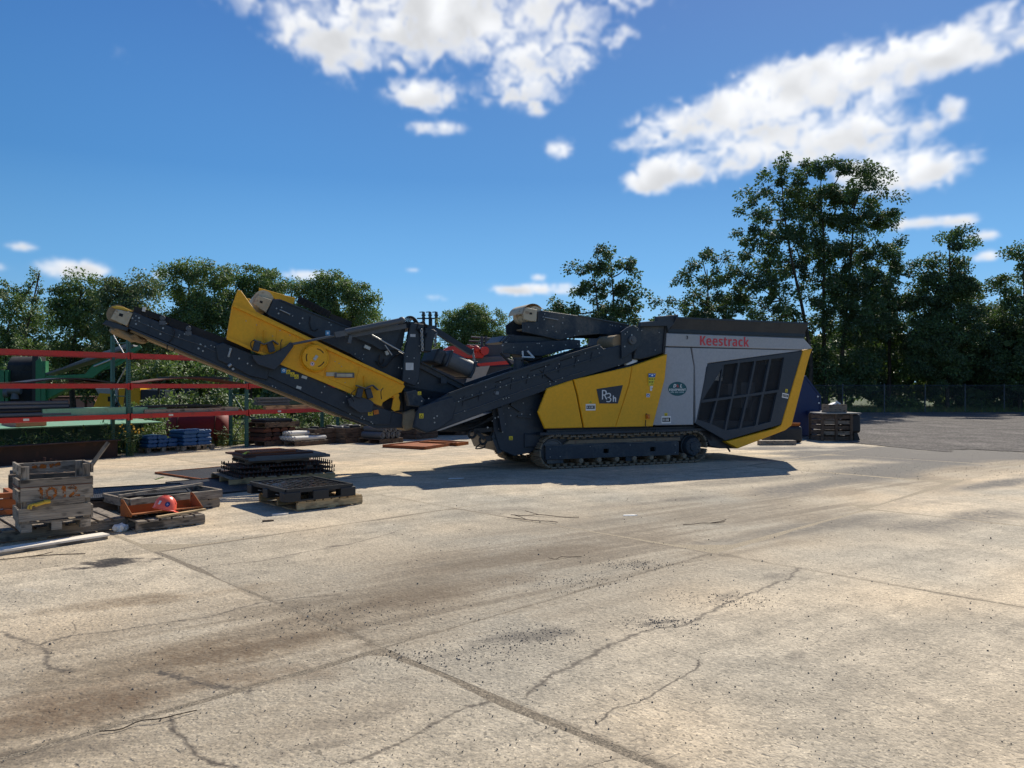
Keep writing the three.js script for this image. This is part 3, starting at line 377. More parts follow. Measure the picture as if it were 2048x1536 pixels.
  const holes = []; for (let k = 0; k < 5; k++) { const [a, b, c, d] = top[k], [e, f, g, h] = mid[k], [i, j, l, m] = mid2[k], [n, o, p, q] = bot[k]; holes.push([Q(a, c), Q(b, d), Q(f, h), Q(e, g)], [Q(i, l), Q(j, m), Q(o, q), Q(n, p)]); }
  const win = plate('window_frame', outer, 0.06, 0.05, M.charcoal, C, 0.008, holes);
  const meshAlpha = grey(64, 64, (u, v) => (Math.hypot(u - 0.5, v - 0.5) < 0.4 ? 0 : 1), [40, 40]);
  const meshMat = std({ color: lin(0.03, 0.032, 0.036), roughness: 0.7, alphaMap: meshAlpha, transparent: true, side: THREE.DoubleSide });
  holes.forEach((h) => part(win, 'mesh_pane', new THREE.ShapeGeometry(shapeOf(PP(h, 0.01).map(([x, y]) => [x, y]))).scale(1, 1, 1).translate(0, 0, 0.005), meshMat));
  part(C, 'bay_wall', [bar(P(1604, 701, 0), P(1583, 850, 0), 0.04, -2.4, -0.1), bar(P(1583, 850, 0), P(1476, 895, 0), 0.04, -2.4, -0.1), bar(P(1392, 726, 0), P(1604, 703, 0), 0.03, -2.4, -0.12), bar(P(1416, 727, 0), P(1391, 848, 0), 0.03, -2.4, -0.12)], M.navy);
  part(C, 'inner_bay', [slab(PP([[1392, 727], [1604, 701], [1583, 850], [1476, 895], [1396, 846]], -0.02), -1.5, -1.4, 0), slab(PP([[1392, 727], [1604, 703], [1563, 850], [1452, 881], [1396, 846]], -0.02), -1.9, -1.75, 0), slab(PP([[1400, 840], [1563, 845], [1452, 879]], -0.02), -1.75, -0.1, 0)], M.navy);
  part(C, 'control_cabinet', new RoundedBoxGeometry(0.42, 0.4, 0.3, 2, 0.02).translate(...P(1425, 744, -0.3), -0.35), M.hiWhite);
  farPlate('far_upper_panel', [[1333.8, 664], [1609, 672], [1626, 697.2], [1606, 704], [1332.3, 700]], 0.06, -2.36, 0.05, M.greyPaint);
  farPlate('far_window_wall', [[1392, 727], [1604, 701], [1583, 850], [1476, 895], [1396, 846]], -0.02, -2.34, 0.04, M.charcoal);
  part(C, 'fan_drum', [new THREE.CylinderGeometry(0.4, 0.4, 0.5, 28).rotateX(Math.PI / 2).translate(...P(1522, 822, -0.4), -0.6), new THREE.TorusGeometry(0.38, 0.03, 8, 28).translate(...P(1522, 822, -0.4), -0.34)], M.charcoal);
  part(C, 'hydraulic_block', [box(-0.12, 0.12, -0.12, 0.15, -0.15, 0.1).translate(...P(1459, 780, -0.3), -0.3), box(-0.08, 0.08, -0.08, 0.08, -0.1, 0.1).translate(...P(1530, 722, -0.3), -0.3), box(-0.2, 0.2, -0.3, 0.3, -0.2, 0.1).translate(...P(1490, 790, -0.5), -0.5)], M.gunmetal);
  // yellow corner strip
  plate('yellow_corner_trim', [[1606.6, 700.6], [1624.6, 697.6], [1617, 722], [1584, 850.5], [1571, 860.5], [1476.4, 897], [1451.5, 883.4], [1549, 857.5], [1563, 850]], 0.07, 0.16, M.yellow, C, 0.014);
  farPlate('far_corner_trim', [[1602, 700], [1622, 697], [1582, 852], [1500, 885], [1560, 850]], 0.07, -2.36, 0.1, M.yellow);
  part(win, 'warning_sticker', turned(new THREE.PlaneGeometry(0.19, 0.11), { z: -0.16, at: [...P(1570.5, 791.5, 0.063), 0.063] }), std({ map: canvasTex(128, 80, warn), roughness: 0.5 }));
  part(win, 'hazard_sticker', turned(new THREE.PlaneGeometry(0.07, 0.08), { z: -0.16, at: [...P(1573, 781.5, 0.063), 0.063] }), std({ map: canvasTex(64, 64, tri), roughness: 0.5 }));
  part(C, 'drain_hose', hose([[...P(1452, 893, -0.1), -0.12], [...P(1456, 897, -0.1), -0.1], [...P(1460, 903, -0.1), -0.1]], 0.02, 8), M.rubber);
  // --- hopper ---
  const hopNear = PP([[1336, 664], [1608, 671.5], [1616.5, 646.5], [1356, 638.4]], 0.1);
  { const z0 = -0.0, z1 = 0.16, lo = PP([[1335, 664.2], [1608, 672.2]], z0), hi = PP([[1334, 646], [1616.5, 646.8]], z1); const y1 = hi[1][1];
    // flared side walls and end wall, each a folded sheet
    const sheet = (pts, t) => { const g = new THREE.BufferGeometry(), [a, b, c, d] = pts.map((p) => V(...p)), n = b.clone().sub(a).cross(d.clone().sub(a)).normalize().multiplyScalar(t), q = [a, b, c, d, ...[a, b, c, d].map((p) => p.clone().sub(n))], f = [[0, 1, 2, 3], [7, 6, 5, 4], [0, 4, 5, 1], [1, 5, 6, 2], [2, 6, 7, 3], [3, 7, 4, 0]], pos = []; for (const [i, j, k, l] of f) for (const m of [i, j, k, i, k, l]) pos.push(q[m].x, q[m].y, q[m].z); g.setAttribute('position', new THREE.Float32BufferAttribute(pos, 3)); g.setAttribute('uv', new THREE.Float32BufferAttribute(pos.filter((_, i) => i % 3 < 2), 2)); g.computeVertexNormals(); return g; };
    const xa = lo[0][0], xb = lo[1][0], yb = lo[1][1], yt = P(1500, 642.8, z1)[1], xbt = hi[1][0];
    part(C, 'hopper_side', [sheet([[xa + 0.03, yb, z0], [xb, yb, z0], [xbt, yt, z1], [xa + 0.12, yt, z1]], 0.02), box(xa + 0.1, xbt, yt - 0.01, yt + 0.03, z1 - 0.05, z1 + 0.02)], M.charcoal);
    part(C, 'hopper_side', [sheet([[xb, yb, -2.5], [xa + 0.03, yb, -2.5], [xa + 0.12, yt, -2.66], [xbt, yt, -2.66]], 0.02), box(xa + 0.1, xbt, yt - 0.01, yt + 0.03, -2.68, -2.61)], M.charcoal);
    part(C, 'hopper_end', [sheet([[xb, yb, z0], [xb, yb, -2.5], [xbt, yt, -2.66], [xbt, yt, z1]], 0.02)], M.charcoal);
    part(C, 'hopper_rail', [box(xa, xb + 0.01, yb - 0.02, yb + 0.085, -0.06, 0.03), box(xa, xb + 0.01, yb - 0.02, yb + 0.085, -2.56, -2.48)], M.navy);
    part(C, 'feeder_floor', box(xa, xb, yb - 0.05, yb - 0.02, -2.5, 0), M.gunmetal);
  }
  plate('hopper_corner_plate', [[1314, 633], [1357, 628.8], [1357, 640], [1336, 660], [1334, 652], [1281, 653], [1281, 644], [1314, 641]], 0.1, 0.1, M.charcoal);
  plate('inlet_box', [[1281, 652], [1333, 651], [1328, 706], [1300, 714.6], [1280, 719], [1268, 718]], 0.02, 2.2, M.navyDusty, C, 0.02);
  plate('inlet_frame', [[1330.4, 651], [1333.6, 651], [1328.6, 706], [1325.4, 707]], 0.05, 0.04, M.black, C, 0.004);
  boltsAt(C, [[1286, 650], [1292, 648], [1283, 661], [1318, 665], [1310, 700]], 0.05);

  // --- long return conveyor from the screen up to the feeder ---
  const zr = -0.02;
  const ret = plate('return_conveyor_side', [[826, 856], [834, 822], [850, 812], [897, 786.5], [1016, 744.6], [1076, 725.5], [1199, 690], [1208, 697.5], [1243, 690], [1262, 682], [1265, 722], [1240, 731.4], [1120, 768.5], [1080, 785.5], [950, 832.4], [876, 860], [852, 866.5]], zr, 0.08, M.navy, C, 0.012);
  farPlate('return_conveyor_side', [[830, 852], [852, 812], [897, 786.5], [1016, 744.6], [1199, 690], [1262, 682], [1265, 722], [1120, 768.5], [950, 832.4], [876, 860]], zr, zr - 0.75, 0.05, M.navy);
  each(ret, 'folded_edge', [[[897, 787.5], [1016, 745.5]], [[1016, 745.5], [1199, 690.5]], [[870, 818], [1030, 764]], [[1030, 764], [1205, 712]]].map(([a, b], k) => bar(P(...a, zr), P(...b, zr), k < 2 ? 0.035 : 0.028, zr - 0.01, zr + (k < 2 ? 0.05 : 0.022))), M.navy);
  part(ret, 'end_box', slab(PP([[828, 853], [838, 815], [862, 806], [905, 793], [912, 812], [905, 838], [876, 859], [852, 865]], zr + 0.05), zr - 0.005, zr + 0.05, 0.01), M.navy);
  each(ret, 'slot', [[1060, 735, 1100, 722], [1120, 715, 1160, 703], [990, 758, 1020, 748], [925, 796, 965, 782]].map(([a, b, c, d]) => bar(P(a, b + 7, zr), P(c, d + 7, zr), 0.022, zr - 0.002, zr + 0.004)), M.seam);
  const beltG = []; for (const [a, b] of [[[845, 822], [1016, 752]], [[1016, 752], [1205, 697]]]) beltG.push(bar(P(...a, zr - 0.3), P(...b, zr - 0.3), 0.02, zr - 0.72, zr - 0.09));
  part(C, 'return_conveyor_belt', beltG, M.rubber);
  boltsAt(ret, [[870, 808], [882, 801], [904, 799], [921, 797, 0.8], [908, 806], [917, 803], [866, 821, 1.3], [876, 829, 1.3], [870, 833, 1.3], [881, 832, 1.3], [869, 844, 1.2], [876, 846, 1.2], [868, 851, 1.2], [886, 828], [892, 826], [843, 802], [857, 797], [929, 822], [944, 790], [965, 786], [971, 774], [1000, 764], [1012, 771], [1006, 798], [1012, 796], [1017, 795], [990, 836], [996, 834], [1000, 774], [1026, 757], [1045, 754], [1058, 755], [1068, 751], [1091, 733], [1118, 728], [1112, 736], [1145, 714], [1156, 721], [1170, 706], [1198, 706], [1124, 756], [1099, 763], [1111, 763], [1100, 768], [1237, 731], [1195, 697], [1249, 693]], zr + 0.012);
  boltsAt(ret, [[869, 845], [868, 836], [874, 832]], zr + 0.05, 0.02);
  sticker(ret, 'hazard_sticker', ...quad(835.5, 783, 842.5, 790, zr + 0.004), tri, 64, 64);
  sticker(ret, 'hazard_sticker', ...quad(838.5, 827, 847, 836.5, zr + 0.054), tri, 64, 64);
  sticker(ret, 'rating_plate', ...quad(988.5, 783, 997.5, 788.8, zr + 0.004), (c, w, h) => { c.fillStyle = '#8b9095'; c.fillRect(0, 0, w, h); c.fillStyle = '#3a4046'; for (let k = 0; k < 4; k++) c.fillRect(8, 10 + k * 13, w - 16, 5); }, 128, 64);
  // head of the return conveyor at the feeder
  const head = plate('conveyor_head_plate', [[1243, 664], [1255, 655], [1268, 650], [1283, 660], [1283, 690], [1266, 704], [1244, 717]], 0.04, 0.06, M.navy);
  part(head, 'bearing', [new THREE.CylinderGeometry(0.09, 0.09, 0.05, 20).rotateX(Math.PI / 2).translate(...P(1264, 680, 0.05), 0.06), new THREE.CylinderGeometry(0.04, 0.04, 0.09, 14).rotateX(Math.PI / 2).translate(...P(1264, 680, 0.05), 0.07)], M.gunmetal);
  for (let k = 0; k < 9; k++) part(ret, 'stiffener', bar(P(925 + k * 32, 812 - k * 11.2, zr), P(929 + k * 32, 792 - k * 11, zr), 0.016, zr - 0.004, zr + 0.02), M.navy);
  part(ret, 'grease_line', hose([[...P(880, 838, zr), zr + 0.02], [...P(960, 812, zr), zr + 0.02], [...P(1060, 776, zr), zr + 0.016], [...P(1170, 742, zr), zr + 0.014]], 0.006, 24, 5), M.gunmetal);
  boltsAt(head, [[1263, 670, 1.6], [1260, 682, 1.6], [1269, 680, 1.6], [1249, 693, 1.4], [1254, 664], [1275, 660], [1250, 668]], 0.04, 0.016);
  part(C, 'head_pulley', new THREE.CylinderGeometry(0.16, 0.16, 0.66, 20).rotateX(Math.PI / 2).translate(...P(1222, 686, -0.4), -0.4), M.belt);
  // --- upper side conveyor, folded back over the engine house ---
  const zu = -0.7, upc = plate('side_conveyor_frame', [[1046, 644.5], [1075, 643], [1076, 622.8], [1085, 621], [1156, 631], [1261, 650.6], [1243, 664], [1236, 672], [1200, 668], [1159, 671.5], [1120, 680], [1047, 664]], zu, 0.07, M.navyDusty);
  farPlate('side_conveyor_frame', [[1046, 644.5], [1076, 622.8], [1085, 621], [1156, 631], [1261, 650.6], [1236, 672], [1159, 671.5], [1047, 664]], zu, zu - 0.9, 0.05, M.navyDusty);
  part(upc, 'top_rail', bar(P(1156, 631, zu), P(1258, 650, zu), 0.02, zu - 0.25, zu + 0.03), M.gunmetal);
  part(C, 'side_conveyor_belt', [bar(P(1062, 632, zu - 0.4), P(1250, 656, zu - 0.4), 0.03, zu - 0.85, zu - 0.08), bar(P(1050, 658, zu - 0.4), P(1160, 668, zu - 0.4), 0.03, zu - 0.85, zu - 0.08)], M.belt);
  part(C, 'side_conveyor_drum', [new THREE.CylinderGeometry(0.17, 0.17, 0.8, 24).rotateX(Math.PI / 2).translate(...P(1058, 631, zu - 0.4), zu - 0.48), ...[0, 1, 2].map((k) => new THREE.TorusGeometry(0.172, 0.012, 6, 24).translate(...P(1058, 631, zu - 0.4), zu - 0.2 - k * 0.22))], M.cream);
  const hb = plate('head_guard', [[1045, 627], [1050, 617.5], [1055, 615], [1075, 619], [1073, 643], [1062, 642.5], [1048, 639]], zu + 0.05, 0.05, M.cream, C, 0.012);
  part(hb, 'square_hole', box(-0.03, 0.03, -0.02, 0.02, -0.01, 0.004).translate(...P(1061.5, 627, zu + 0.05), zu + 0.05), M.seam);
  part(C, 'head_hood', [new THREE.CylinderGeometry(0.26, 0.26, 0.75, 14, 1, true, Math.PI * 0.55, Math.PI * 0.75).rotateX(Math.PI / 2).rotateZ(0.5).translate(...P(1054, 634, zu - 0.45), zu - 0.5)], std({ map: M.cream.map, roughness: 0.8, side: THREE.DoubleSide }));
  boltsAt(upc, [[1086, 634], [1089, 628], [1088, 639, 1.2], [1126, 635], [1125, 646, 1.2], [1105, 653, 1.2], [1094, 661], [1112, 663], [1131, 667], [1149, 671], [1157, 662], [1220, 650], [1224, 651], [1230, 652], [1241, 653], [1242, 667], [1075, 656], [1057, 654]], zu);
  part(upc, 'tension_rod', rod([...P(1088, 635, zu), zu + 0.03], [...P(1115, 640, zu), zu + 0.03], 0.012, 6), M.boltSteel);
  const loc = plate('lower_side_frame', [[1006, 686], [1040, 684.5], [1161, 680], [1161, 696], [1130, 700], [1085, 712], [1060, 712], [1006, 707]], zu + 0.1, 0.06, M.navyDusty);
  plate('lower_side_cover', [[998, 684], [1010, 671], [1030, 670], [1095, 674], [1160, 680], [1040, 684.5], [1006, 686]], zu - 0.1, 0.8, M.navy, C, 0.01);
  part(loc, 'open_bracket', [bar(P(1000, 684, zu), P(1012, 672, zu), 0.03, zu + 0.06, zu + 0.12), bar(P(1012, 672, zu), P(1024, 671, zu), 0.03, zu + 0.06, zu + 0.12), bar(P(1008, 685, zu), P(1021, 672, zu), 0.02, zu + 0.06, zu + 0.1)], M.navy);
  boltsAt(loc, [[1005, 691, 1.4], [1010, 684.5], [1013, 684.5], [1027, 694.5], [1054, 694], [1074, 687], [1078, 687], [1083, 692], [1105, 691], [1131, 690], [1155, 688]], zu + 0.1);
  plate('underside_gearbox', [[1040, 704], [1085, 702], [1085, 718], [1062, 724], [1046, 720]], zu, 0.5, M.black, C, 0.02);
  part(C, 'light_bracket', [rod([...P(1043, 702, zu + 0.15), zu + 0.2], [...P(1044, 714, zu + 0.15), zu + 0.2], 0.02, 6), rod([...P(1042, 714, zu + 0.15), zu + 0.2], [...P(1063, 715, zu + 0.15), zu + 0.2], 0.02, 6), rod([...P(1053, 702, zu + 0.15), zu + 0.2], [...P(1066, 716, zu + 0.15), zu + 0.2], 0.02, 6)], M.hiWhite);
  part(C, 'hydraulic_motor', [new THREE.CylinderGeometry(0.1, 0.11, 0.3, 16).translate(...P(1037, 730, -0.3), -0.3), new THREE.CylinderGeometry(0.12, 0.12, 0.03, 16).translate(...P(1037, 717, -0.3), -0.3), box(-0.14, 0.1, -0.16, -0.1, -0.12, 0.12).translate(...P(1037, 730, -0.3), -0.3)], M.charcoal);
  each(C, 'hydraulic_hose', [hose([[...P(1003, 706, -0.3), -0.35], [...P(1014, 720, -0.3), -0.3], [...P(1022, 731, -0.3), -0.28]], 0.025, 10), hose([[...P(1042, 720, -0.2), -0.2], [...P(1070, 736, -0.1), -0.05], [...P(1105, 763, 0), 0.03]], 0.012, 12)], M.rubber);

  // --- screen unit at the left ---
  const zs0 = -0.42;   // near wall of the screen box
  const boxOutline = [[452.5, 676], [463.4, 612.7], [475, 579.8], [482, 580.8], [512.5, 623.4], [805, 764.3], [810, 772.5], [803, 784.6], [795, 786.4], [764, 806], [700, 776], [560, 719]];
  const scr = plate('screen_box_wall', boxOutline, zs0, 0.04, M.yellow, C, 0.008);
  part(scr, 'top_flange', bar(P(467, 611, zs0), P(806, 766.5, zs0), 0.05, zs0 - 0.03, zs0 + 0.05), M.yellow);
  each(scr, 'bottom_flange', [bar(P(454, 676, zs0), P(562, 724, zs0), 0.05, zs0 - 0.03, zs0 + 0.05), bar(P(562, 724, zs0), P(764, 808, zs0), 0.09, zs0 - 0.06, zs0 + 0.012)], M.yellow);
  [[[519, 638], [507, 692]], [[720, 733], [708, 780]], [[527, 660], [530, 690], 1], [[728, 752], [729, 775], 1], [[555, 657], [552, 690]], [[653, 737], [646, 760]], [[455, 668], [466, 612]]].forEach(([a, b, k]) => part(scr, 'stiffener_rib', bar(P(...a, zs0), P(...b, zs0), k ? 0.012 : 0.016, zs0 - 0.01, zs0 + (k ? 0.05 : 0.015)), M.yellow));
  { const c = P(629, 716, zs0), e = P(655, 716, zs0), r = e[0] - c[0]; const dsk = part(scr, 'drive_cover', [new THREE.CylinderGeometry(r, r, 0.12, 40).rotateX(Math.PI / 2).translate(...c, zs0 + 0.06), new THREE.TorusGeometry(r - 0.01, 0.014, 6, 40).translate(...c, zs0 + 0.12), new THREE.TorusGeometry(r + 0.012, 0.018, 6, 40).translate(...c, zs0 + 0.02)], M.yellow);
    each(dsk, 'arc_slot', [0.55, 2.7, 5.0].map((a) => new THREE.TorusGeometry(r * 0.7, 0.009, 5, 14, 0.85).rotateZ(a).translate(...c, zs0 + 0.122)), M.seam);
    part(dsk, 'rating_plate', [new RoundedBoxGeometry(0.055, 0.1, 0.012, 1, 0.004).rotateZ(-0.6).translate(c[0], c[1], zs0 + 0.125)], M.steel);
    const sx = P(622.5, 728, zs0)[0], sy = P(622.5, 728, zs0)[1]; part(dsk, 'prohibition_sticker', new THREE.CircleGeometry(0.04, 24).translate(sx, sy, zs0 + 0.1225), std({ roughness: 0.5, map: canvasTex(64, 64, (k) => { k.fillStyle = '#e9e5df'; k.fillRect(0, 0, 64, 64); k.strokeStyle = '#c22'; k.lineWidth = 7; k.beginPath(); k.arc(32, 32, 26, 0, 7); k.stroke(); k.fillStyle = '#222'; k.fillRect(22, 22, 20, 20); }) })); }
  part(scr, 'shaft_guard', [box(-0.18, 0.18, -0.045, 0.045, 0, 0.06).translate(...P(688, 750.5, zs0), zs0)], M.gunmetal);
  part(scr, 'guard_label', [box(-0.15, 0.14, -0.028, 0.028, 0.06, 0.063).translate(...P(688.5, 750.5, zs0), zs0), box(-0.1, 0.1, -0.035, 0.035, 0, 0.03).translate(...P(663, 748.5, zs0), zs0)], M.cream);
  boltsAt(scr, [[492, 642], [513, 650], [580, 670], [560, 661], [653, 730], [465, 600], [744, 770], [760, 780], [670, 723], [678, 727], [683, 733], [605, 728], [690, 765], [545, 672]], zs0, 0.011);
  farPlate('screen_box_far_wall', boxOutline.map(([u, v]) => [u + 6, v - 2]), zs0, zs0 - 1.45, 0.04, M.yellow, 0.22);
  plate('far_spill_guard', [[518, 575.6], [591, 596], [585, 612.6], [518, 583]], zs0 - 1.35, 0.03, M.yellow, C, 0.006);
  each(C, 'screen_cross_tube', [[470, 650], [520, 660], [640, 720], [740, 770], [775, 790]].map(([u, v]) => new THREE.CylinderGeometry(0.06, 0.06, 1.4, 12).rotateX(Math.PI / 2).translate(...P(u, v, zs0 - 0.7), zs0 - 0.73)), M.yellow);
  part(C, 'screen_floor', [bar(P(458, 668, zs0), P(770, 800, zs0), 0.03, zs0 - 1.45, zs0 - 0.04), bar(P(470, 640, zs0), P(790, 775, zs0), 0.02, zs0 - 1.45, zs0 - 0.04)], M.gunmetal);
  // yellow outlet chute under the right end
  plate('outlet_chute', [[787, 797], [797, 793], [801, 805], [799, 820], [789, 823], [783, 818]], zs0 - 0.05, 0.03, M.yellow, C, 0.006);
  plate('outlet_chute_shadow_wall', [[764, 806], [795, 788], [812, 778], [825, 800], [815, 824], [770, 822]], zs0 - 0.35, 0.6, M.navyDusty, C, 0.01);
  // --- fines conveyor: the long boom under the screen, rising to the left ---
  const zb = -0.52;
  const boomOut = [[256, 653], [266, 623], [347, 655], [431, 684], [506, 712], [557, 735], [694, 797], [752, 815], [784, 823], [830, 834], [838, 858], [800, 856], [752, 857.5], [684, 832], [560, 780], [440, 731], [355, 694]];
  const boom = plate('fines_conveyor_side', boomOut, zb, 0.06, M.navy, C, 0.012);
  farPlate('fines_conveyor_side', boomOut, zb, zb - 1.05, 0.05, M.navy);
  each(boom, 'lower_lip', [bar(P(258, 656, zb), P(440, 732, zb), 0.03, zb - 0.02, zb + 0.03), bar(P(440, 732, zb), P(752, 856, zb), 0.03, zb - 0.02, zb + 0.03), bar(P(560, 751, zb), P(740, 834, zb), 0.025, zb - 0.01, zb + 0.02)], M.navy);
  part(boom, 'stepped_side_box', slab(PP([[506, 706], [557, 727], [620, 752], [694, 788], [752, 812], [784, 823], [780, 850], [752, 850], [690, 824], [556, 762], [500, 736]], zb + 0.04), zb - 0.004, zb + 0.04, 0.01), M.navy);
  part(boom, 'upper_link_box', slab(PP([[431, 690], [446, 685], [470, 694], [506, 708], [540, 730], [535, 760], [500, 752], [470, 736], [436, 720]], zb + 0.06), zb - 0.004, zb + 0.06, 0.012), M.navy);
  part(C, 'fines_conveyor_belt', [bar(P(262, 660, zb - 0.1), P(520, 766, zb - 0.1), 0.07, zb - 0.98, zb - 0.08), bar(P(520, 766, zb - 0.1), P(684, 832, zb - 0.1), 0.06, zb - 0.98, zb - 0.08), bar(P(246, 616, zb - 0.1), P(330, 643, zb - 0.1), 0.03, zb - 0.98, zb - 0.08), bar(P(330, 643, zb - 0.1), P(500, 700, zb - 0.1), 0.03, zb - 0.98, zb - 0.08)], M.belt);
  each(C, 'belt_side_skirt', [bar(P(268, 618, zb - 0.02), P(340, 641, zb - 0.02), 0.1, zb - 0.04, zb - 0.015), bar(P(340, 643, zb - 0.02), P(500, 703, zb - 0.02), 0.14, zb - 0.04, zb - 0.015), bar(P(310, 633, zb - 0.02), P(500, 703, zb - 0.02), 0.1, zb - 1.05, zb - 1.02)], M.rubber);
  const guard = plate('boom_head_guard', [[221, 637.5], [232, 618], [265.6, 625.6], [254, 652]], zb + 0.03, 0.05, M.cream, C, 0.008);
  part(guard, 'square_hole', box(-0.03, 0.03, -0.025, 0.025, -0.01, 0.004).rotateZ(-0.3).translate(...P(242, 630, zb + 0.03), zb + 0.03), M.seam);
  boltsAt(guard, [[236, 620.5], [254, 625.5], [256.5, 636], [249, 648], [258, 622.5]], zb + 0.03, 0.012);
  plate('boom_head_cap', [[222, 613.5], [232, 611], [248, 614], [268, 624], [232, 618]], zb, 1.0, M.tagYellow, C, 0.01);
  part(C, 'boom_head_drum', new THREE.CylinderGeometry(0.17, 0.17, 0.98, 24).rotateX(Math.PI / 2).translate(...P(239, 634, zb - 0.5), zb - 0.52), M.belt);
  plate('belt_scraper_arm', [[204, 648], [212, 640], [230, 645], [258, 655], [255, 662], [226, 656]], zb, 0.05, M.navy);
  part(C, 'caked_dirt', [turned(new THREE.IcosahedronGeometry(0.16, 3), { at: [0, 0, 0] }).scale(1.9, 0.55, 2.4).rotateZ(-0.3).translate(...P(255, 668, zb - 0.3), zb - 0.45)].map((g) => { const p = g.attributes.position; for (let i = 0; i < p.count; i++) p.setXYZ(i, p.getX(i) + 0.08 * (vn(p.getX(i) * 9 + 50, p.getZ(i) * 9 + p.getY(i) * 13 + 60) - 0.5), p.getY(i) + 0.1 * (vn(p.getX(i) * 11 + 70, p.getZ(i) * 11 + 20) - 0.5), p.getZ(i)); g.computeVertexNormals(); return g; }), M.belt);
  boltsAt(boom, [[265, 636.5, 1.4], [272, 632], [278, 636, 1.6], [271, 641], [272, 648, 1.6], [278, 643, 1.3], [296, 651, 1.2], [303, 654, 1.2], [326, 656.5, 1.7], [320.5, 668, 1.7], [357, 674], [359, 670], [401, 689, 1.7], [410, 693, 1.7], [397, 697, 1.7], [406, 702, 1.7], [422, 691], [429, 694], [333, 647], [369, 668], [376, 670]], zb, 0.014);
  boltsAt(boom, [[461, 698.5, 2.4], [457.5, 712, 2.2], [478, 717, 1.6], [495, 727, 1.4], [466, 738, 2.2], [458, 731.5, 1.8], [503, 731]], zb + 0.062, 0.014);
  boltsAt(boom, [[507, 719], [513, 723], [505, 715], [545, 772], [551, 775], [649, 773, 1.1], [643, 785, 1.1], [693, 793, 1.1], [687, 805, 1.1], [700, 828, 1.1], [722, 836], [728, 838], [724, 833], [742, 844], [745, 847]], zb + 0.042, 0.015);
  each(boom, 'link_bar', [rod([...P(461, 699, zb), zb + 0.08], [...P(457, 712, zb), zb + 0.08], 0.022, 8), rod([...P(456, 733, zb), zb + 0.09], [...P(462, 729, zb), zb + 0.09], 0.03, 8)], M.boltSteel);
  for (const [u, v] of [[325, 638], [377, 659]]) { const y = part(boom, 'idler_yoke', [new THREE.TorusGeometry(0.036, 0.012, 6, 16).translate(...P(u, v - 2, zb), zb), box(-0.05, 0.05, -0.1, -0.03, -0.02, 0.02).translate(...P(u, v, zb), zb)], M.gunmetal); part(y, 'idler_roller', new THREE.CylinderGeometry(0.035, 0.035, 0.9, 12).rotateX(Math.PI / 2).translate(...P(u, v - 2, zb), zb - 0.45), M.gunmetal); }
  part(boom, 'lamp_block', box(-0.025, 0.025, 0, 0.08, -0.02, 0.02).rotateZ(-0.2).translate(...P(287, 623, zb), zb), M.white);
  for (let k = 0; k < 6; k++) part(boom, 'stiffener', bar(P(300 + k * 22, 642 + k * 8, zb), P(296 + k * 22, 664 + k * 9, zb), 0.014, zb - 0.004, zb + 0.014), M.navy);
  part(boom, 'grease_line', [hose([[...P(270, 640, zb), zb + 0.012], [...P(330, 666, zb), zb + 0.014], [...P(400, 690, zb), zb + 0.012], [...P(432, 704, zb), zb + 0.012]], 0.006, 20, 5)], M.gunmetal);
  sticker(boom, 'hazard_sticker', ...quad(434, 697, 443, 704.5, zb + 0.004), tri, 64, 64);
  each(boom, 'cable', [hose([[...P(345, 655, zb), zb + 0.02], [...P(349, 664, zb), zb + 0.03], [...P(346, 676, zb), zb + 0.03], [...P(338, 684, zb), zb + 0.02], [...P(334, 695, zb), zb]], 0.008, 14), hose([[...P(334, 690, zb), zb + 0.02], [...P(336, 704, zb), zb], [...P(346, 703, zb), zb], [...P(352, 692, zb), zb]], 0.008, 14)], M.rubber);
  // stickers on the stepped box
  sticker(boom, 'ear_protection_sticker', ...quad(562.5, 736, 573, 746, zb + 0.044), (c, w, h) => { c.fillStyle = '#2f7fb8'; c.fillRect(0, 0, w, h); c.fillStyle = '#e9eef2'; c.beginPath(); c.arc(w / 2, h / 2, w * 0.28, 0, 7); c.fill(); c.fillStyle = '#2f7fb8'; c.fillRect(w * 0.4, h * 0.4, w * 0.2, h * 0.3); }, 64, 64);
  for (const [u, v] of [[576.5, 744], [585, 749], [593, 753.5]]) sticker(boom, 'hazard_sticker', ...quad(u - 4, v - 4.5, u + 4, v + 4, zb + 0.044), tri, 64, 64);
  sticker(boom, 'emergency_stop_label', ...quad(736, 822, 746, 831, zb + 0.044), (c, w, h) => { c.fillStyle = '#dcb820'; c.fillRect(0, 0, w, h); c.fillStyle = '#6a4d10'; c.fillRect(20, 24, 20, 18); }, 64, 64);
  part(boom, 'emergency_stop_button', [box(-0.045, 0.045, -0.04, 0.04, 0, 0.05).rotateZ(0.2).translate(...P(750.5, 824, zb), zb + 0.04), new THREE.CylinderGeometry(0.022, 0.022, 0.03, 12).rotateX(Math.PI / 2).translate(...P(751, 824, zb), zb + 0.1)], M.orange);
  each(boom, 'rating_plate', [turned(new THREE.BoxGeometry(0.1, 0.05, 0.004), { z: -0.3, at: [...P(608, 754.5, zb), zb + 0.042] }), turned(new THREE.BoxGeometry(0.09, 0.05, 0.004), { z: -0.3, at: [...P(597, 775, zb), zb + 0.042] })], M.steel);
  // saddle arms that carry the screen on springs
  const saddle = (list, name) => plate(name, list, zs0 + 0.12, 0.05, M.charcoal, C, 0.008);
  saddle([[505, 709], [521, 711], [546, 707], [572, 692], [580, 684.5], [588, 686], [587, 693], [562, 727], [549, 740], [516, 729], [507, 718]], 'screen_saddle');
  saddle([[695, 798], [712, 792], [740, 799], [748, 806], [744, 824], [720, 826], [700, 812]], 'screen_saddle');
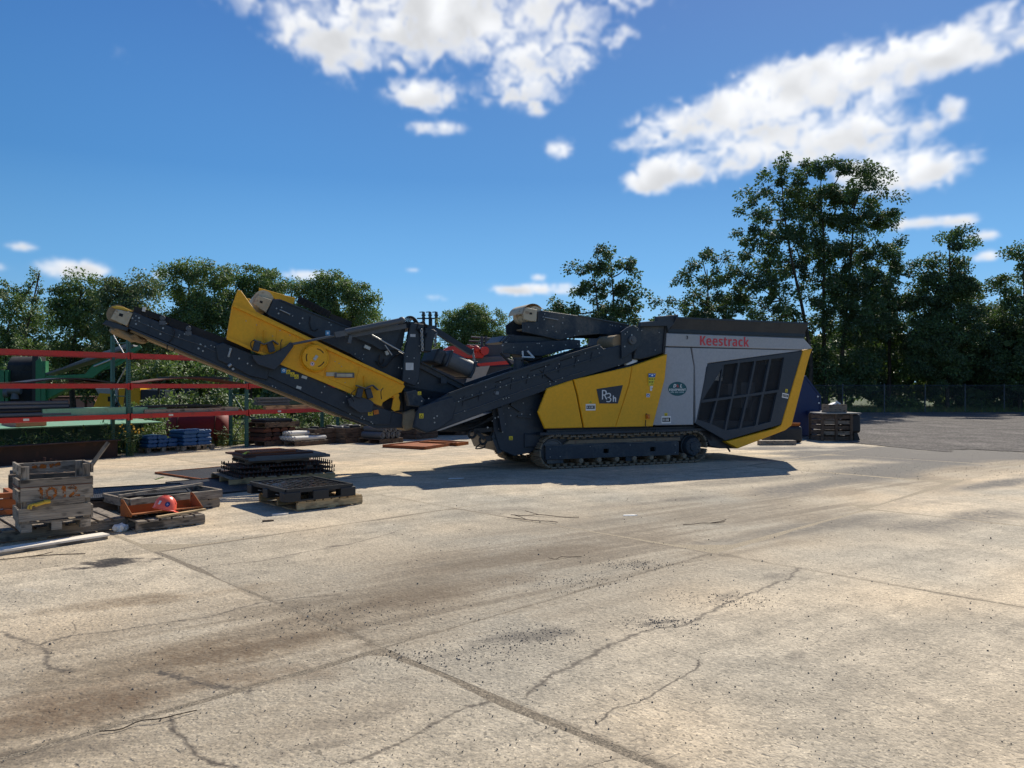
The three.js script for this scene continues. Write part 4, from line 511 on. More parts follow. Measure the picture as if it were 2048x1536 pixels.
  for (const [u, v] of [[513, 692], [541, 694], [718, 786], [737, 787]]) part(C, 'rubber_spring', [new RoundedBoxGeometry(0.11, 0.19, 0.11, 2, 0.015).rotateZ(u === 513 || u === 718 ? -0.25 : 0.3).translate(...P(u, v, zs0 + 0.1), zs0 + 0.12)], M.charcoal);
  [[[507, 680], [528, 689]], [[528, 689], [545, 681]], [[545, 681], [556, 689]], [[712, 771], [730, 777]], [[730, 777], [744, 770]], [[744, 770], [755, 780]]].forEach(([a, b]) => part(C, 'spring_bracket', bar(P(...a, zs0 + 0.1), P(...b, zs0 + 0.1), 0.016, zs0 + 0.04, zs0 + 0.2), M.gunmetal));
  each(C, 'restraint_cable', [[503, 690, 500], [557, 690, 559], [702, 790, 699], [757, 786, 757]].map(([u, v, w]) => hose([[...P(u + 5, v - 10, zs0), zs0 + 0.16], [...P(w, v - 4, zs0), zs0 + 0.2], [...P(w, v + 5, zs0), zs0 + 0.2], [...P(u + 2, v + 12, zs0), zs0 + 0.16]], 0.008, 12)), M.rubber);
  // --- main conveyor above the screen ---
  const zm = -0.62;
  const mc = plate('main_conveyor_side', [[533, 627], [546, 598], [560, 598], [620, 622], [660, 640], [702, 655], [745, 673], [830, 720], [930, 775], [922, 792], [850, 800], [806, 776], [752, 738], [700, 707], [600, 661]], zm, 0.06, M.navy);
  farPlate('main_conveyor_side', [[533, 627], [546, 598], [620, 622], [702, 655], [830, 720], [930, 775], [922, 792], [806, 776], [700, 707], [600, 661]], zm, zm - 1.0, 0.05, M.navy);
  part(C, 'main_conveyor_belt', [bar(P(520, 596, zm - 0.1), P(930, 778, zm - 0.1), 0.03, zm - 0.95, zm - 0.07), bar(P(540, 632, zm - 0.1), P(900, 795, zm - 0.1), 0.03, zm - 0.95, zm - 0.07)], M.rubber);
  part(mc, 'side_skirt', [bar(P(596, 598, zm - 0.02), P(660, 630, zm - 0.02), 0.13, zm - 0.04, zm - 0.01), bar(P(660, 634, zm - 0.02), P(702, 650, zm - 0.02), 0.13, zm - 0.04, zm - 0.01), ...[...Array(9)].map((_, k) => bar(P(600 + k * 6.5, 606 + k * 3.3, zm), P(606 + k * 6.5, 597 + k * 3.3, zm), 0.014, zm - 0.01, zm + 0.02))], M.rubber);
  each(mc, 'lower_lip', [bar(P(536, 628, zm), P(700, 706, zm), 0.03, zm - 0.02, zm + 0.035), bar(P(700, 706, zm), P(806, 775, zm), 0.03, zm - 0.02, zm + 0.035), bar(P(560, 600, zm), P(702, 657, zm), 0.025, zm - 0.02, zm + 0.03)], M.navy);
  const mg = plate('main_head_guard', [[504.5, 607], [516, 590.5], [544.5, 600], [532, 625]], zm + 0.04, 0.05, M.cream, C, 0.008);
  part(mg, 'square_hole', box(-0.025, 0.025, -0.02, 0.02, -0.01, 0.004).rotateZ(-0.3).translate(...P(522.5, 604, zm + 0.04), zm + 0.04), M.seam);
  part(C, 'main_head_drum', [new THREE.CylinderGeometry(0.18, 0.18, 0.9, 24).rotateX(Math.PI / 2).translate(...P(523, 604, zm - 0.4), zm - 0.5)], M.cream);
  boltsAt(mc, [[553, 617, 1.4], [563, 615, 1.4], [557, 627, 1.6], [560, 620], [579, 629, 1.4], [585, 632], [605, 636.5, 1.4], [599, 647, 1.4], [576, 646], [658, 645], [662, 650], [702, 706], [710, 708], [727, 709], [592, 606], [590, 611], [718, 716], [725, 718]], zm, 0.013);
  part(mc, 'tension_rod', rod([...P(560, 620, zm), zm + 0.03], [...P(580, 629, zm), zm + 0.03], 0.012, 6), M.boltSteel);
  sticker(mc, 'ear_protection_sticker', ...quad(651, 661, 660, 671, zm + 0.004), (c, w, h) => { c.fillStyle = '#4f95c0'; c.fillRect(0, 0, w, h); c.fillStyle = '#eef2f4'; c.fillRect(20, 18, 24, 28); }, 64, 64);
  each(mc, 'cable', [hose([[...P(620, 633, zm), zm + 0.02], [...P(619, 650, zm), zm + 0.03], [...P(626, 662, zm), zm + 0.03], [...P(636, 658, zm), zm + 0.02]], 0.009, 14), hose([[...P(758, 710, zm), zm + 0.04], [...P(757, 724, zm), zm + 0.06], [...P(763, 728, zm), zm + 0.06], [...P(767, 718, zm), zm + 0.04]], 0.012, 14), hose([[...P(750, 722, zm), zm + 0.04], [...P(766, 735, zm), zm + 0.08], [...P(785, 715, zm), zm + 0.08], [...P(798, 708, zm), zm + 0.06]], 0.016, 18)], M.rubber);
  each(mc, 'valve_block', [box(-0.06, 0.06, -0.03, 0.03, 0, 0.08).rotateZ(-0.4).translate(...P(733, 695, zm), zm), box(-0.03, 0.03, -0.05, 0.05, 0, 0.08).rotateZ(0.5).translate(...P(760, 692, zm), zm), box(-0.03, 0.03, -0.04, 0.04, 0, 0.08).rotateZ(0.4).translate(...P(772, 706, zm), zm)], M.steel);
  // lift frame: upright, long folding cylinder and link
  const zf = -0.32, post = plate('lift_frame_post', [[822, 644], [848, 648], [843, 700], [838, 760], [830, 772], [805, 762], [809, 708], [818, 664]], zf, 0.12, M.navy, C, 0.012);
  farPlate('lift_frame_post', [[822, 644], [848, 648], [838, 760], [805, 762], [809, 708]], zf, zf - 1.5, 0.1, M.navy);
  part(C, 'lift_frame_beam', [bar(P(805, 648, zf), P(846, 650, zf), 0.12, zf - 1.5, zf - 0.1), bar(P(846, 655, zf - 0.1), P(870, 662, zf - 0.1), 0.16, zf - 0.5, zf - 0.1)], M.navy);
  plate('lift_frame_brace', [[783, 700], [788, 655], [800, 645], [812, 650], [806, 690], [800, 700]], zf - 0.2, 0.06, M.navy);
  sticker(post, 'white_sticker', ...quad(811.5, 725.5, 827, 740, zf + 0.003), (c, w, h) => { c.fillStyle = '#c9c9c6'; c.fillRect(0, 0, w, h); c.fillStyle = '#8b8d90'; for (let k = 0; k < 5; k++) c.fillRect(12, 14 + k * 20, w - 24 - k * 9, 6); });
  sticker(post, 'white_sticker', ...quad(820.5, 668, 831, 674, zf + 0.003), (c, w, h) => { c.fillStyle = '#b4b6b8'; c.fillRect(0, 0, w, h); }, 32, 32);
  boltsAt(post, [[814, 713], [828, 716], [818, 757], [836, 766], [812, 683], [804, 694], [797, 735], [803, 737], [838, 692], [841, 706]], zf, 0.014);
  const cylA = P(690, 664, zf + 0.1), cylB = P(803, 641, zf + 0.1);
  const ram = part(C, 'lift_cylinder', [rod([...cylA, zf + 0.12], [...cylB, zf + 0.12], 0.055, 14), rod([...P(668, 668, zf + 0.1), zf + 0.12], [...cylA, zf + 0.12], 0.03, 10), new THREE.SphereGeometry(0.07, 12, 8).translate(...cylB, zf + 0.12)], M.gunmetal);
  part(C, 'lift_link', [bar(P(690, 672, zf + 0.05), P(812, 652, zf + 0.05), 0.09, zf + 0.0, zf + 0.06), rod([...P(586, 688, zf + 0.1), zf + 0.1], [...P(668, 672, zf + 0.1), zf + 0.12], 0.022, 8), box(-0.1, 0.12, -0.05, 0.05, -0.05, 0.06).rotateZ(0.2).translate(...P(680, 668, zf + 0.1), zf + 0.1), box(-0.03, 0.03, -0.12, 0.02, -0.05, 0.06).rotateZ(-0.2).translate(...P(700, 674, zf + 0.1), zf + 0.1)], M.gunmetal);
  plate('lift_side_plate', [[690, 668], [720, 668], [785, 660], [806, 652], [788, 700], [760, 700], [745, 690]], zf - 0.12, 0.05, M.navy);
  each(C, 'lift_brace_rod', [rod([...P(744, 670, zf), zf], [...P(808, 706, zf), zf], 0.016, 8), rod([...P(770, 690, zf), zf], [...P(784, 710, zf), zf], 0.012, 6)], M.steel);
  const hoses = []; for (let k = 0; k < 5; k++) hoses.push(hose([[...P(806 + k * 2, 641 + k * 2, zf), zf + 0.05], [...P(815 + k * 2, 633.5 + k * 1.5, zf), zf], [...P(826 + k * 2.2, 634 + k * 2, zf), zf - 0.05 * k], [...P(836 + k * 2.5, 646 + k * 2, zf), zf - 0.05 * k], [...P(832 + k * 2.5, 660 + k * 2, zf), zf + 0.02]], 0.012, 20)); for (const [u, v] of [[846, 650], [850, 648], [854, 654]]) hoses.push(hose([[...P(u - 8, v + 16, zf), zf + 0.03], [...P(u - 6, v - 2, zf), zf - 0.05], [...P(u, v - 6, zf), zf - 0.08], [...P(u + 4, v + 4, zf), zf - 0.1], [...P(u - 2, v + 20, zf), zf]], 0.014, 18));
  each(C, 'hydraulic_hose', hoses, M.rubber);
  plate('tool_box', [[850, 655], [868, 658], [872, 662], [862, 704], [848, 702]], zf - 0.05, 0.35, M.navy, C, 0.015);
  // --- overband magnet hanging on chains from an arm ---
  part(C, 'magnet_arm', bar(P(868, 658, -0.75), P(945, 706, -0.75), 0.11, -0.86, -0.74), M.navy);
  { const a = V(...P(884, 716, -0.85), -0.85), b = V(...P(941, 742, -0.85), -0.85), L = a.distanceTo(b), g = new RoundedBoxGeometry(L + 0.05, 0.34, 0.95, 6, 0.15), q = Math.atan2(b.y - a.y, b.x - a.x); const mid = a.clone().add(b).multiplyScalar(0.5);
    const mag = part(C, 'overband_magnet', g.rotateZ(q).translate(mid.x, mid.y, -1.0), M.gunmetal);
    part(mag, 'magnet_band', [-0.42, 0.42].map((k) => new RoundedBoxGeometry(0.05, 0.37, 0.98, 4, 0.16).translate(k * L, 0, 0).rotateZ(q).translate(mid.x, mid.y, -1.0)), M.charcoal);
    part(mag, 'magnet_end_housing', new RoundedBoxGeometry(0.2, 0.3, 0.9, 3, 0.05).rotateZ(q).translate(a.x - 0.12, a.y + 0.02, -1.05), M.navyDusty); }
  const chainLinks = (u0, v0, u1, v1, z, n) => { const out = []; for (let k = 0; k < n; k++) { const p = P(mix(u0, u1, (k + 0.5) / n), mix(v0, v1, (k + 0.5) / n), z); out.push(new THREE.TorusGeometry(0.03, 0.011, 6, 12).scale(0.75, 1.25, 1).rotateY(k % 2 ? Math.PI / 2 : 0.2).translate(...p, z)); } return out; };
  part(C, 'chain', chainLinks(945, 700, 949, 724, -0.78, 6), M.boltSteel); part(C, 'chain', chainLinks(872, 664, 870, 692, -0.72, 7), M.boltSteel); part(C, 'chain', chainLinks(843, 660, 845, 700, zf + 0.05, 9), M.boltSteel);
  // channel under the magnet and hinge area
  part(C, 'guide_channel', [bar(P(836, 727, -0.55), P(930, 776, -0.55), 0.12, -0.62, -0.55), bar(P(836, 722, -0.55), P(930, 771, -0.55), 0.02, -0.66, -0.5)], M.navyDusty);
  part(C, 'channel_bracket', [box(-0.06, 0.06, -0.06, 0.06, 0, 0.06).translate(...P(886, 761, -0.55), -0.55)], M.navy);
  plate('hinge_plate', [[806, 770], [850, 778], [897, 786], [870, 815], [850, 822], [838, 858], [815, 860], [800, 846], [810, 820]], zb - 0.1, 0.9, M.navy, C, 0.012);
  plate('hinge_cover', [[812, 784], [832, 780], [850, 800], [846, 815], [818, 812]], zb + 0.2, 0.2, M.navyDusty, C, 0.02);
  part(C, 'dirty_outlet', [slab(PP([[808, 826], [830, 818], [834, 830], [828, 858], [812, 862], [806, 850]], zb + 0.1), zb - 0.6, zb + 0.1, 0.03)], M.belt);
  // --- front of the chassis: crusher outlet, hoses and coupling rings ---
  const cf = plate('crusher_frame', [[985, 818], [1000, 800], [1082, 786], [1082, 800], [1074, 824], [1088, 858], [1090, 880], [1062, 905], [1030, 912], [1000, 900], [988, 860]], -0.25, 0.05, M.navy, C, 0.012);
  plate('crusher_housing', [[996, 815], [1082, 788], [1090, 866], [1090, 905], [1010, 905], [1000, 880]], -0.35, 1.8, M.navy, C, 0.02);
  each(cf, 'frame_rib', [bar(P(995, 815, -0.25), P(1003, 862, -0.25), 0.1, -0.26, -0.12), bar(P(1020, 808, -0.25), P(1040, 822, -0.25), 0.05, -0.26, -0.2), bar(P(1060, 835, -0.25), P(1034, 832, -0.25), 0.03, -0.26, -0.2)], M.navy);
  boltsAt(cf, [[1000, 804], [1001, 812], [1003, 822], [1006, 828], [1043, 828, 1.3], [1060, 829, 1.3], [1021, 831, 1.2], [1007, 842], [1010, 848], [1017, 816], [1046, 806], [998, 858, 1.8], [1005, 864], [975, 855, 1.6], [984, 842]], -0.25, 0.015);
  sticker(cf, 'hazard_sticker', ...quad(1018, 872.5, 1025.5, 880, -0.246), tri, 64, 64);
  plate('belt_underframe', [[880, 862], [960, 834], [996, 820], [1000, 862], [985, 872], [960, 866]], -0.6, 0.9, M.black, C, 0.02);
  each(C, 'hydraulic_hose', [...Array(7)].map((_, k) => hose([[...P(905 + k * 10, 855 - k * 2, -0.3), -0.35 - k * 0.06], [...P(935 + k * 8, 858 - k * 3, -0.3), -0.3 - k * 0.05], [...P(965 + k * 4, 846 - k * 3, -0.3), -0.28], [...P(992 + k, 836 - k * 3, -0.3), -0.3]], 0.014, 14)), M.rubber);
  part(C, 'coupling_ring', [new THREE.TorusGeometry(0.072, 0.026, 8, 20).translate(...P(944, 868, -0.35), -0.35), new THREE.TorusGeometry(0.072, 0.026, 8, 20).translate(...P(966, 881, -0.35), -0.35), bar(P(946, 862, -0.35), P(985, 858, -0.35), 0.09, -0.39, -0.31), bar(P(970, 878, -0.35), P(1002, 872, -0.35), 0.11, -0.39, -0.31), bar(P(950, 861, -0.35), P(968, 878, -0.35), 0.07, -0.39, -0.31)], M.black);
  part(C, 'pull_handle', hose([[...P(960, 888, -0.35), -0.35], [...P(951, 897, -0.35), -0.35], [...P(969, 894, -0.35), -0.35], [...P(970, 885, -0.35), -0.35]], 0.014, 16), M.black);
  part(C, 'tow_frame', [bar(P(985, 868, -0.3), P(1062, 900, -0.3), 0.16, -0.4, -0.28), bar(P(988, 876, -0.3), P(1000, 905, -0.3), 0.1, -0.4, -0.28)], M.navy);
}
// ---------- the pallet racking at the left and what lies on and behind it ----------
function tracer(o) {
  o.updateMatrixWorld(true);
  const inv = o.matrixWorld.clone().invert(), eye = camera.position.clone().applyMatrix4(inv);
  const P = (u, v, z = 0) => { const q = pixelRay(u, v).add(camera.position).applyMatrix4(inv).sub(eye), t = (z - eye.z) / q.z; return [eye.x + q.x * t, eye.y + q.y * t]; };
  return { P, PP: (l, z = 0) => l.map(([u, v]) => P(u, v, z)), plate: (name, l, z, thick, mat, bevel = 0.01, parent = o) => part(parent, name, slab(l.map(([u, v]) => P(u, v, z)), z - thick, z, bevel), mat) };
}
const RYAW = Math.atan2(2.8, 1.92), R0 = gp(258, 912), BAY = 3.38;
const rackPoint = (x, y, z) => V(R0.x + x * Math.cos(RYAW) + z * Math.sin(RYAW), y, R0.z - x * Math.sin(RYAW) + z * Math.cos(RYAW));
{
  const k = thing('pallet_rack', 'long open storage rack with red beams and green perforated uprights', 'rack', R0.clone().setY(0), RYAW);
  const D = 0.72, H = 2.95, beams = [0.96, 1.7, 2.44];
  for (let b = -1; b <= 4; b++) {
    const f = new THREE.Group(); f.name = 'upright_frame'; f.position.x = b * BAY; k.add(f);
    for (const z of [0, -D]) {
      part(f, 'post', [box(-0.04, 0.04, 0, H, z - 0.004, z + 0.004), box(-0.04, -0.034, 0, H, z - 0.07, z - 0.004), box(0.034, 0.04, 0, H, z - 0.07, z - 0.004), box(-0.07, 0.07, 0, 0.008, z - 0.1, z + 0.05)], M.teal);
      if (z === 0) setUp(part(f, 'post_holes', [...Array(56)].flatMap((_, i) => [-0.02, 0.02].map((x) => box(x - 0.007, x + 0.007, 0.06 + i * 0.051, 0.085 + i * 0.051, z + 0.0041, z + 0.0055))), M.seam), null, null, null, 'stuff');
    }
    for (let i = 0; i < 4; i++) part(f, 'brace', rod([0, 0.15 + i * 0.72, i % 2 ? -0.05 : -D + 0.0], [0, 0.8 + i * 0.72, i % 2 ? -D : -0.05], 0.014, 6), i > 1 ? M.steel : M.teal);
    for (let i = 0; i < 3; i++) part(f, 'brace', rod([0, 0.15 + i * 1.3, -0.05], [0, 0.15 + i * 1.3, -D], 0.013, 6), M.teal);
  }
  for (let b = -1; b < 4; b++) beams.forEach((y, i) => { for (const z of [0.03, -D - 0.03]) {
    if (i === 2 && b > 1) continue;
    const m = part(k, 'beam', [box(b * BAY + 0.045, (b + 1) * BAY - 0.045, y - 0.055, y + 0.055, z - 0.022, z + 0.022), box(b * BAY + 0.02, b * BAY + 0.06, y - 0.09, y + 0.07, z - 0.015, z + 0.03), box((b + 1) * BAY - 0.06, (b + 1) * BAY - 0.02, y - 0.09, y + 0.07, z - 0.015, z + 0.03)], M.red);
    if (z > 0 && i === 0) part(m, 'load_label', box(b * BAY + 1.0, b * BAY + 1.12, y - 0.02, y + 0.03, z + 0.0225, z + 0.025), M.white);
  } });
}
const onRack = (name, label, category, x, y, z, group, yaw = 0) => thing(name, label, category, rackPoint(x, y, z), RYAW + yaw, group);
const ORD = ['leftmost', 'second', 'third', 'fourth', 'fifth', 'sixth'], ROW = ['bottom', 'second', 'third', 'top'];
const LOW = 1.017, MIDL = 1.757;
{
  // bundle of pipes, lower shelf
  let n = 0;
  for (let row = 0; row < 4; row++) for (let i = 0; i < 5 - row; i++) { const t = onRack('steel_pipe', i === 0 ? 'front black pipe of the ' + ['bottom', 'second', 'third', 'top'][row] + ' row in the rack bundle' : 'dark pipe behind the front one, ' + ['bottom', 'second', 'third', 'top'][row] + ' row of bundle', 'pipe', -2.85 + (n % 3) * 0.06, LOW + 0.05 + row * 0.085, -0.06 - i * 0.1 - row * 0.05, 'pipes bundled on the rack'); part(t, 'tube', [new THREE.CylinderGeometry(0.048, 0.048, 3.0, 14, 1, true).rotateZ(Math.PI / 2), new THREE.TorusGeometry(0.043, 0.006, 6, 14).rotateY(Math.PI / 2).translate(1.5, 0, 0)], n % 3 ? M.black : M.gunmetal); n++; }
  const sheet = (name, label, cat, x0, x1, y, thick, z0, z1, mat, sag = 0, tilt = 0) => { const t = onRack(name, label, cat, (x0 + x1) / 2, y, 0); const L = x1 - x0, g = new THREE.BoxGeometry(L, thick, z1 - z0, 16, 1, 3), p = g.attributes.position, uv = g.attributes.uv; for (let i = 0; i < p.count; i++) { uv.setXY(i, p.getX(i), p.getZ(i) + p.getY(i)); p.setY(i, p.getY(i) + thick / 2 + sag * Math.cos(p.getX(i) / L * Math.PI) + tilt * (p.getX(i) / L + 0.5)); } g.computeVertexNormals(); part(t, 'plate', g.translate(0, 0, (z0 + z1) / 2), mat); return t; };
  sheet('sheet_metal', 'short pale green panel just right of the upright', 'panel', 0.12, 1.0, LOW, 0.16, -0.7, -0.05, M.paleGreen);
  sheet('sheet_metal', 'pale green painted panel between the pipe bundle and the upright', 'panel', -1.95, -0.06, LOW, 0.17, -0.7, -0.02, M.paleGreen);
  sheet('sheet_metal', 'dark bowed steel sheet on the middle shelf, left of the upright', 'panel', -2.3, -0.35, MIDL, 0.03, -0.7, 0.0, M.black, 0.1);
  sheet('sheet_metal', 'rusty flat sheet on the middle shelf over the pipes', 'panel', -2.9, -0.2, MIDL + 0.0, 0.012, -0.66, -0.1, M.darkRust, 0.03);
  sheet('sheet_metal', 'long dark bowed sheet on the middle shelf, right of the upright', 'panel', 0.25, 3.2, MIDL, 0.028, -0.7, 0.0, M.darkRust, 0.14);
  sheet('sheet_metal', 'black sheet on top of the bowed sheets on the middle shelf', 'panel', 1.1, 2.9, MIDL + 0.12, 0.06, -0.6, -0.1, M.black, 0.02);
  for (let i = 0; i < 4; i++) { const t = onRack('timber', ['weathered timber along the front of the lower shelf', 'grey timber second on the lower shelf', 'dark timber third on the lower shelf', 'pale timber at the back of the lower shelf'][i], 'timber', 1.75, LOW, -0.06 - i * 0.16); part(t, 'beam_wood', box(-1.35 + i * 0.1, 1.35 - i * 0.04, 0, 0.1 + (i % 2) * 0.02, -0.05, 0.05), [M.oldWood, M.darkWood, M.oldWood2, M.paleWood2][i]); }
  sheet('rubber_mat', 'black rubber mat draped over the timbers of the lower shelf', 'mat', 0.5, 2.6, LOW + 0.125, 0.05, -0.65, -0.03, M.rubber, 0.02);
  for (let i = 0; i < 3; i++) { const t = onRack('timber', ['pale timber at the front of the third bay shelf', 'split grey timber in the third bay', 'dark beam in the third bay shelf'][i], 'timber', 5.2, LOW, -0.06 - i * 0.17); part(t, 'beam_wood', box(-1.2 + i * 0.2, 1.25 - i * 0.1, 0, 0.11, -0.06, 0.06), [M.paleWood2, M.oldWood, M.darkWood][i]); }
  { const t = onRack('steel_channel', 'dark green steel channel on top of the third bay timbers', 'beam', 5.2, LOW + 0.115, -0.2); part(t, 'web', [box(-1.1, 1.1, 0, 0.14, -0.02, 0), box(-1.1, 1.1, 0, 0.02, -0.1, 0), box(-1.1, 1.1, 0.12, 0.14, -0.1, 0)], M.darkGreen); }
  for (let i = 0; i < 5; i++) { const t = onRack('steel_bar', ['lowest', 'second', 'middle', 'fourth', 'topmost'][i] + ' grey bar in the small stack, third rack bay', 'bar', 4.35, LOW + 0.13 + i * 0.045, -0.12 - (i % 2) * 0.05, 'bars stacked in the third bay'); part(t, 'bar_stock', box(-0.55, 0.6, 0, 0.04, -0.15, 0.02), M.gunmetal); }
  { const t = onRack('scrap_heap', 'brown clumped scrap parts on the third bay shelf', 'scrap', 5.5, LOW + 0.0, -0.45); for (let i = 0; i < 9; i++) part(t, 'scrap_piece', turned(new RoundedBoxGeometry(0.24, 0.12, 0.16, 1, 0.02), { y: i * 1.3, z: (i % 3 - 1) * 0.2, at: [-0.7 + i * 0.17, 0.17 + (i % 2) * 0.07, (i % 3) * 0.06 - 0.1] }), i % 2 ? M.gunmetal : M.darkRust); }
  { const t = onRack('black_tarpaulin', 'folded black tarpaulin on the fourth bay shelf', 'tarpaulin', 8.4, LOW, -0.3); part(t, 'fold', [0, 1, 2].map((i) => new RoundedBoxGeometry(2.3 - i * 0.5, 0.12, 0.5, 2, 0.05).translate(i * 0.1, 0.06 + i * 0.1, 0)), M.black); }
  // pallet with the blue castings, twice
}
function pallet(name, label, p, yaw, { w = 1.2, d = 1.0, h = 0.14, mats = [M.oldWood], nTop = 7, group, blocks = false, missing = [] } = {}) {
  const t = thing(name, label, 'pallet', p, yaw, group), bt = 0.018, r = rng(Math.round(p.x * 1000 + p.z * 77) >>> 0), pick = () => mats[Math.floor(r() * mats.length)];
  for (let i = 0; i < nTop; i++) { if (missing.includes(i)) continue; const bw = w / nTop * (0.72 + 0.12 * r()), x = -w / 2 + w / nTop * (i + 0.5); part(t, 'deck_board', turned(box(-bw / 2, bw / 2, h - bt, h + 0.001 * i % 0.004, -d / 2 - 0.008 * r(), d / 2 + 0.012 * r(), 'z'), { y: (r() - 0.5) * 0.02, at: [x, 0, 0] }), pick()); }
  for (let i = 0; i < 3; i++) { const z = -d / 2 + 0.025 + i * (d - 0.05) / 2; if (!blocks) part(t, 'stringer', box(-w / 2, w / 2, bt, h - bt - 0.001, z - 0.02, z + 0.02, 'x'), pick()); else for (let j = 0; j < 3; j++) { const x = -w / 2 + 0.06 + j * (w - 0.12) / 2; part(t, 'block', box(x - 0.055, x + 0.055, bt, h - bt - 0.001, z - 0.045 + (i === 0 ? 0.02 : i === 2 ? -0.02 : 0), z + 0.045 + (i === 0 ? 0.02 : i === 2 ? -0.02 : 0)), pick()); } }
  for (let i = 0; i < 3; i++) { const x = -w / 2 + 0.06 + i * (w - 0.12) / 2; part(t, 'bottom_board', blocks ? box(-w / 2, w / 2, 0, bt - 0.001, -d / 2 + i * (d - 0.09) / 2, -d / 2 + 0.09 + i * (d - 0.09) / 2, 'x') : box(x - 0.05, x + 0.05, 0, bt - 0.001, -d / 2, d / 2, 'z'), pick()); }
  return t;
}
{
  // two pallets of blue castings under the rack
  const castings = (u, v, label, plabel, cols, rows, drop = []) => {
    const p = gp(u, v); pallet('wooden_pallet', plabel, p, RYAW, { w: 0.95, d: 0.8, h: 0.13, mats: [M.oldWood, M.oldWood2], blocks: true });
    const r = rng(u); let n = 0;
    for (let y = 0; y < rows; y++) for (let x = 0; x < cols; x++) {
      if (drop.includes(y * 10 + x)) continue;
      const t = thing('blue_casting', ORD[x] + ' blue casting, ' + (y === rows - 1 ? 'top' : ROW[y]) + ' row of the ' + label, 'casting', V(0, 0, 0), RYAW, 'blue castings on pallets'), c = V(p.x, 0, p.z), lx = -0.42 + (x + 0.5) * 0.84 / cols + (y % 2) * 0.02, lz = 0;
      t.position.set(c.x + lx * Math.cos(RYAW) + lz * Math.sin(RYAW), 0.133 + y * 0.102, c.z - lx * Math.sin(RYAW) + lz * Math.cos(RYAW));
      const w = 0.84 / cols - 0.012; part(t, 'body', slab([[-w / 2, 0.03], [-w / 2 + 0.03, 0], [w / 2 - 0.03, 0], [w / 2, 0.03], [w / 2, 0.07], [w / 2 - 0.05, 0.098], [0.03, 0.098], [0, 0.08], [-0.03, 0.098], [-w / 2 + 0.04, 0.098], [-w / 2, 0.07]], -0.34, 0.345 - 0.03 * r(), 0.012), M.blue); n++;
    }
  };
  castings(311, 903, 'looser left stack under the rack', 'grey pallet under the left stack of blue castings', 3, 3, [22]);
  castings(380, 899, 'tidy right stack under the rack', 'grey pallet under the right stack of blue castings', 2, 4);
  // red drum behind them
  { const p = gp(392, 893), t = thing('red_tank', 'red steel tank lying on its side behind the blue castings', 'tank', p, 0.2); const prof = [[0, -0.86], [0.2, -0.85], [0.36, -0.78], [0.45, -0.64], [0.47, -0.5], [0.47, 0.5], [0.45, 0.64], [0.36, 0.78], [0.2, 0.85], [0, 0.86]].map(([x, y]) => new THREE.Vector2(x, y)); part(t, 'shell', new THREE.LatheGeometry(prof, 32).rotateZ(Math.PI / 2).translate(0, 0.5, -0.45), M.darkRed); for (const x of [-0.5, 0.5]) { part(t, 'saddle', box(x - 0.05, x + 0.05, 0, 0.2, -0.75, -0.15), M.darkRust); part(t, 'strap', new THREE.TorusGeometry(0.475, 0.015, 6, 32).rotateY(Math.PI / 2).translate(x, 0.5, -0.45), M.darkRust); } }
  // pallet stack with reddish castings
  { const p = gp(545, 889); pallet('wooden_pallet', 'dark pallet carrying wrapped reddish castings beside the green post', p, RYAW, { w: 1.2, d: 0.9, mats: [M.darkWood] }); const q = (x, y, z) => V(p.x + x * Math.cos(RYAW) + z * Math.sin(RYAW), y, p.z - x * Math.sin(RYAW) + z * Math.cos(RYAW));
    for (let y = 0; y < 3; y++) for (let x = 0; x < 4; x++) { const t = thing('rusty_casting', ORD[x] + ' rusty casting in the ' + ['bottom', 'middle', 'top'][y] + ' row under the empty pallet', 'casting', q(-0.45 + x * 0.29 + (y % 2) * 0.03, 0.143 + y * 0.122, 0), RYAW, 'rusty castings stacked on a dark pallet'); part(t, 'body', slab([[-0.13, 0], [0.13, 0], [0.13, 0.06], [0.09, 0.118], [-0.05, 0.118], [-0.13, 0.08]], -0.38, 0.38, 0.015), y % 2 ? M.oldIron : M.darkRust); }
    pallet('wooden_pallet', 'empty dark pallet on top of the rusty castings', q(0.02, 0.513, 0), RYAW, { w: 1.2, d: 0.9, h: 0.15, mats: [M.darkWood] }); const m = thing('rubber_mat', 'thick black mat on the topmost dark pallet', 'mat', q(-0.02, 0.668, 0), RYAW); part(m, 'slab', new RoundedBoxGeometry(0.95, 0.09, 0.7, 2, 0.03).translate(0, 0.045, 0), M.black); }
  // white round bars on a pallet in the sun
  { const p = gp(603, 889), yaw = 0.9; pallet('wooden_pallet', 'dark pallet with white round bars on it, by the rack', p, yaw, { w: 1.15, d: 1.0, h: 0.13, mats: [M.darkWood, M.oldWood2] }); const q = (x, y, z) => V(p.x + x * Math.cos(yaw) + z * Math.sin(yaw), y, p.z - x * Math.sin(yaw) + z * Math.cos(yaw));
    for (let i = 0; i < 9; i++) { const t = thing('white_bar', i > 5 ? ['rear', 'middle', 'front'][i - 6] + ' white bar of the upper three on the sunlit pallet' : ['rearmost', 'second', 'third', 'fourth', 'fifth', 'front'][i] + ' white bar of the lower layer on the sunlit pallet', 'bar', q(0.02, 0.134 + (i > 5 ? 0.2 : 0.07), i > 5 ? -0.2 + (i - 6) * 0.15 : -0.36 + i * 0.145), yaw - (i > 5 ? 0.1 : 0), 'white bars on the dark pallet'); part(t, 'shaft', [new THREE.CylinderGeometry(0.068, 0.068, i > 5 ? 0.85 : 1.05, 16).rotateZ(Math.PI / 2), new THREE.CylinderGeometry(0.05, 0.05, i > 5 ? 0.95 : 1.12, 12).rotateZ(Math.PI / 2)], M.white); } }
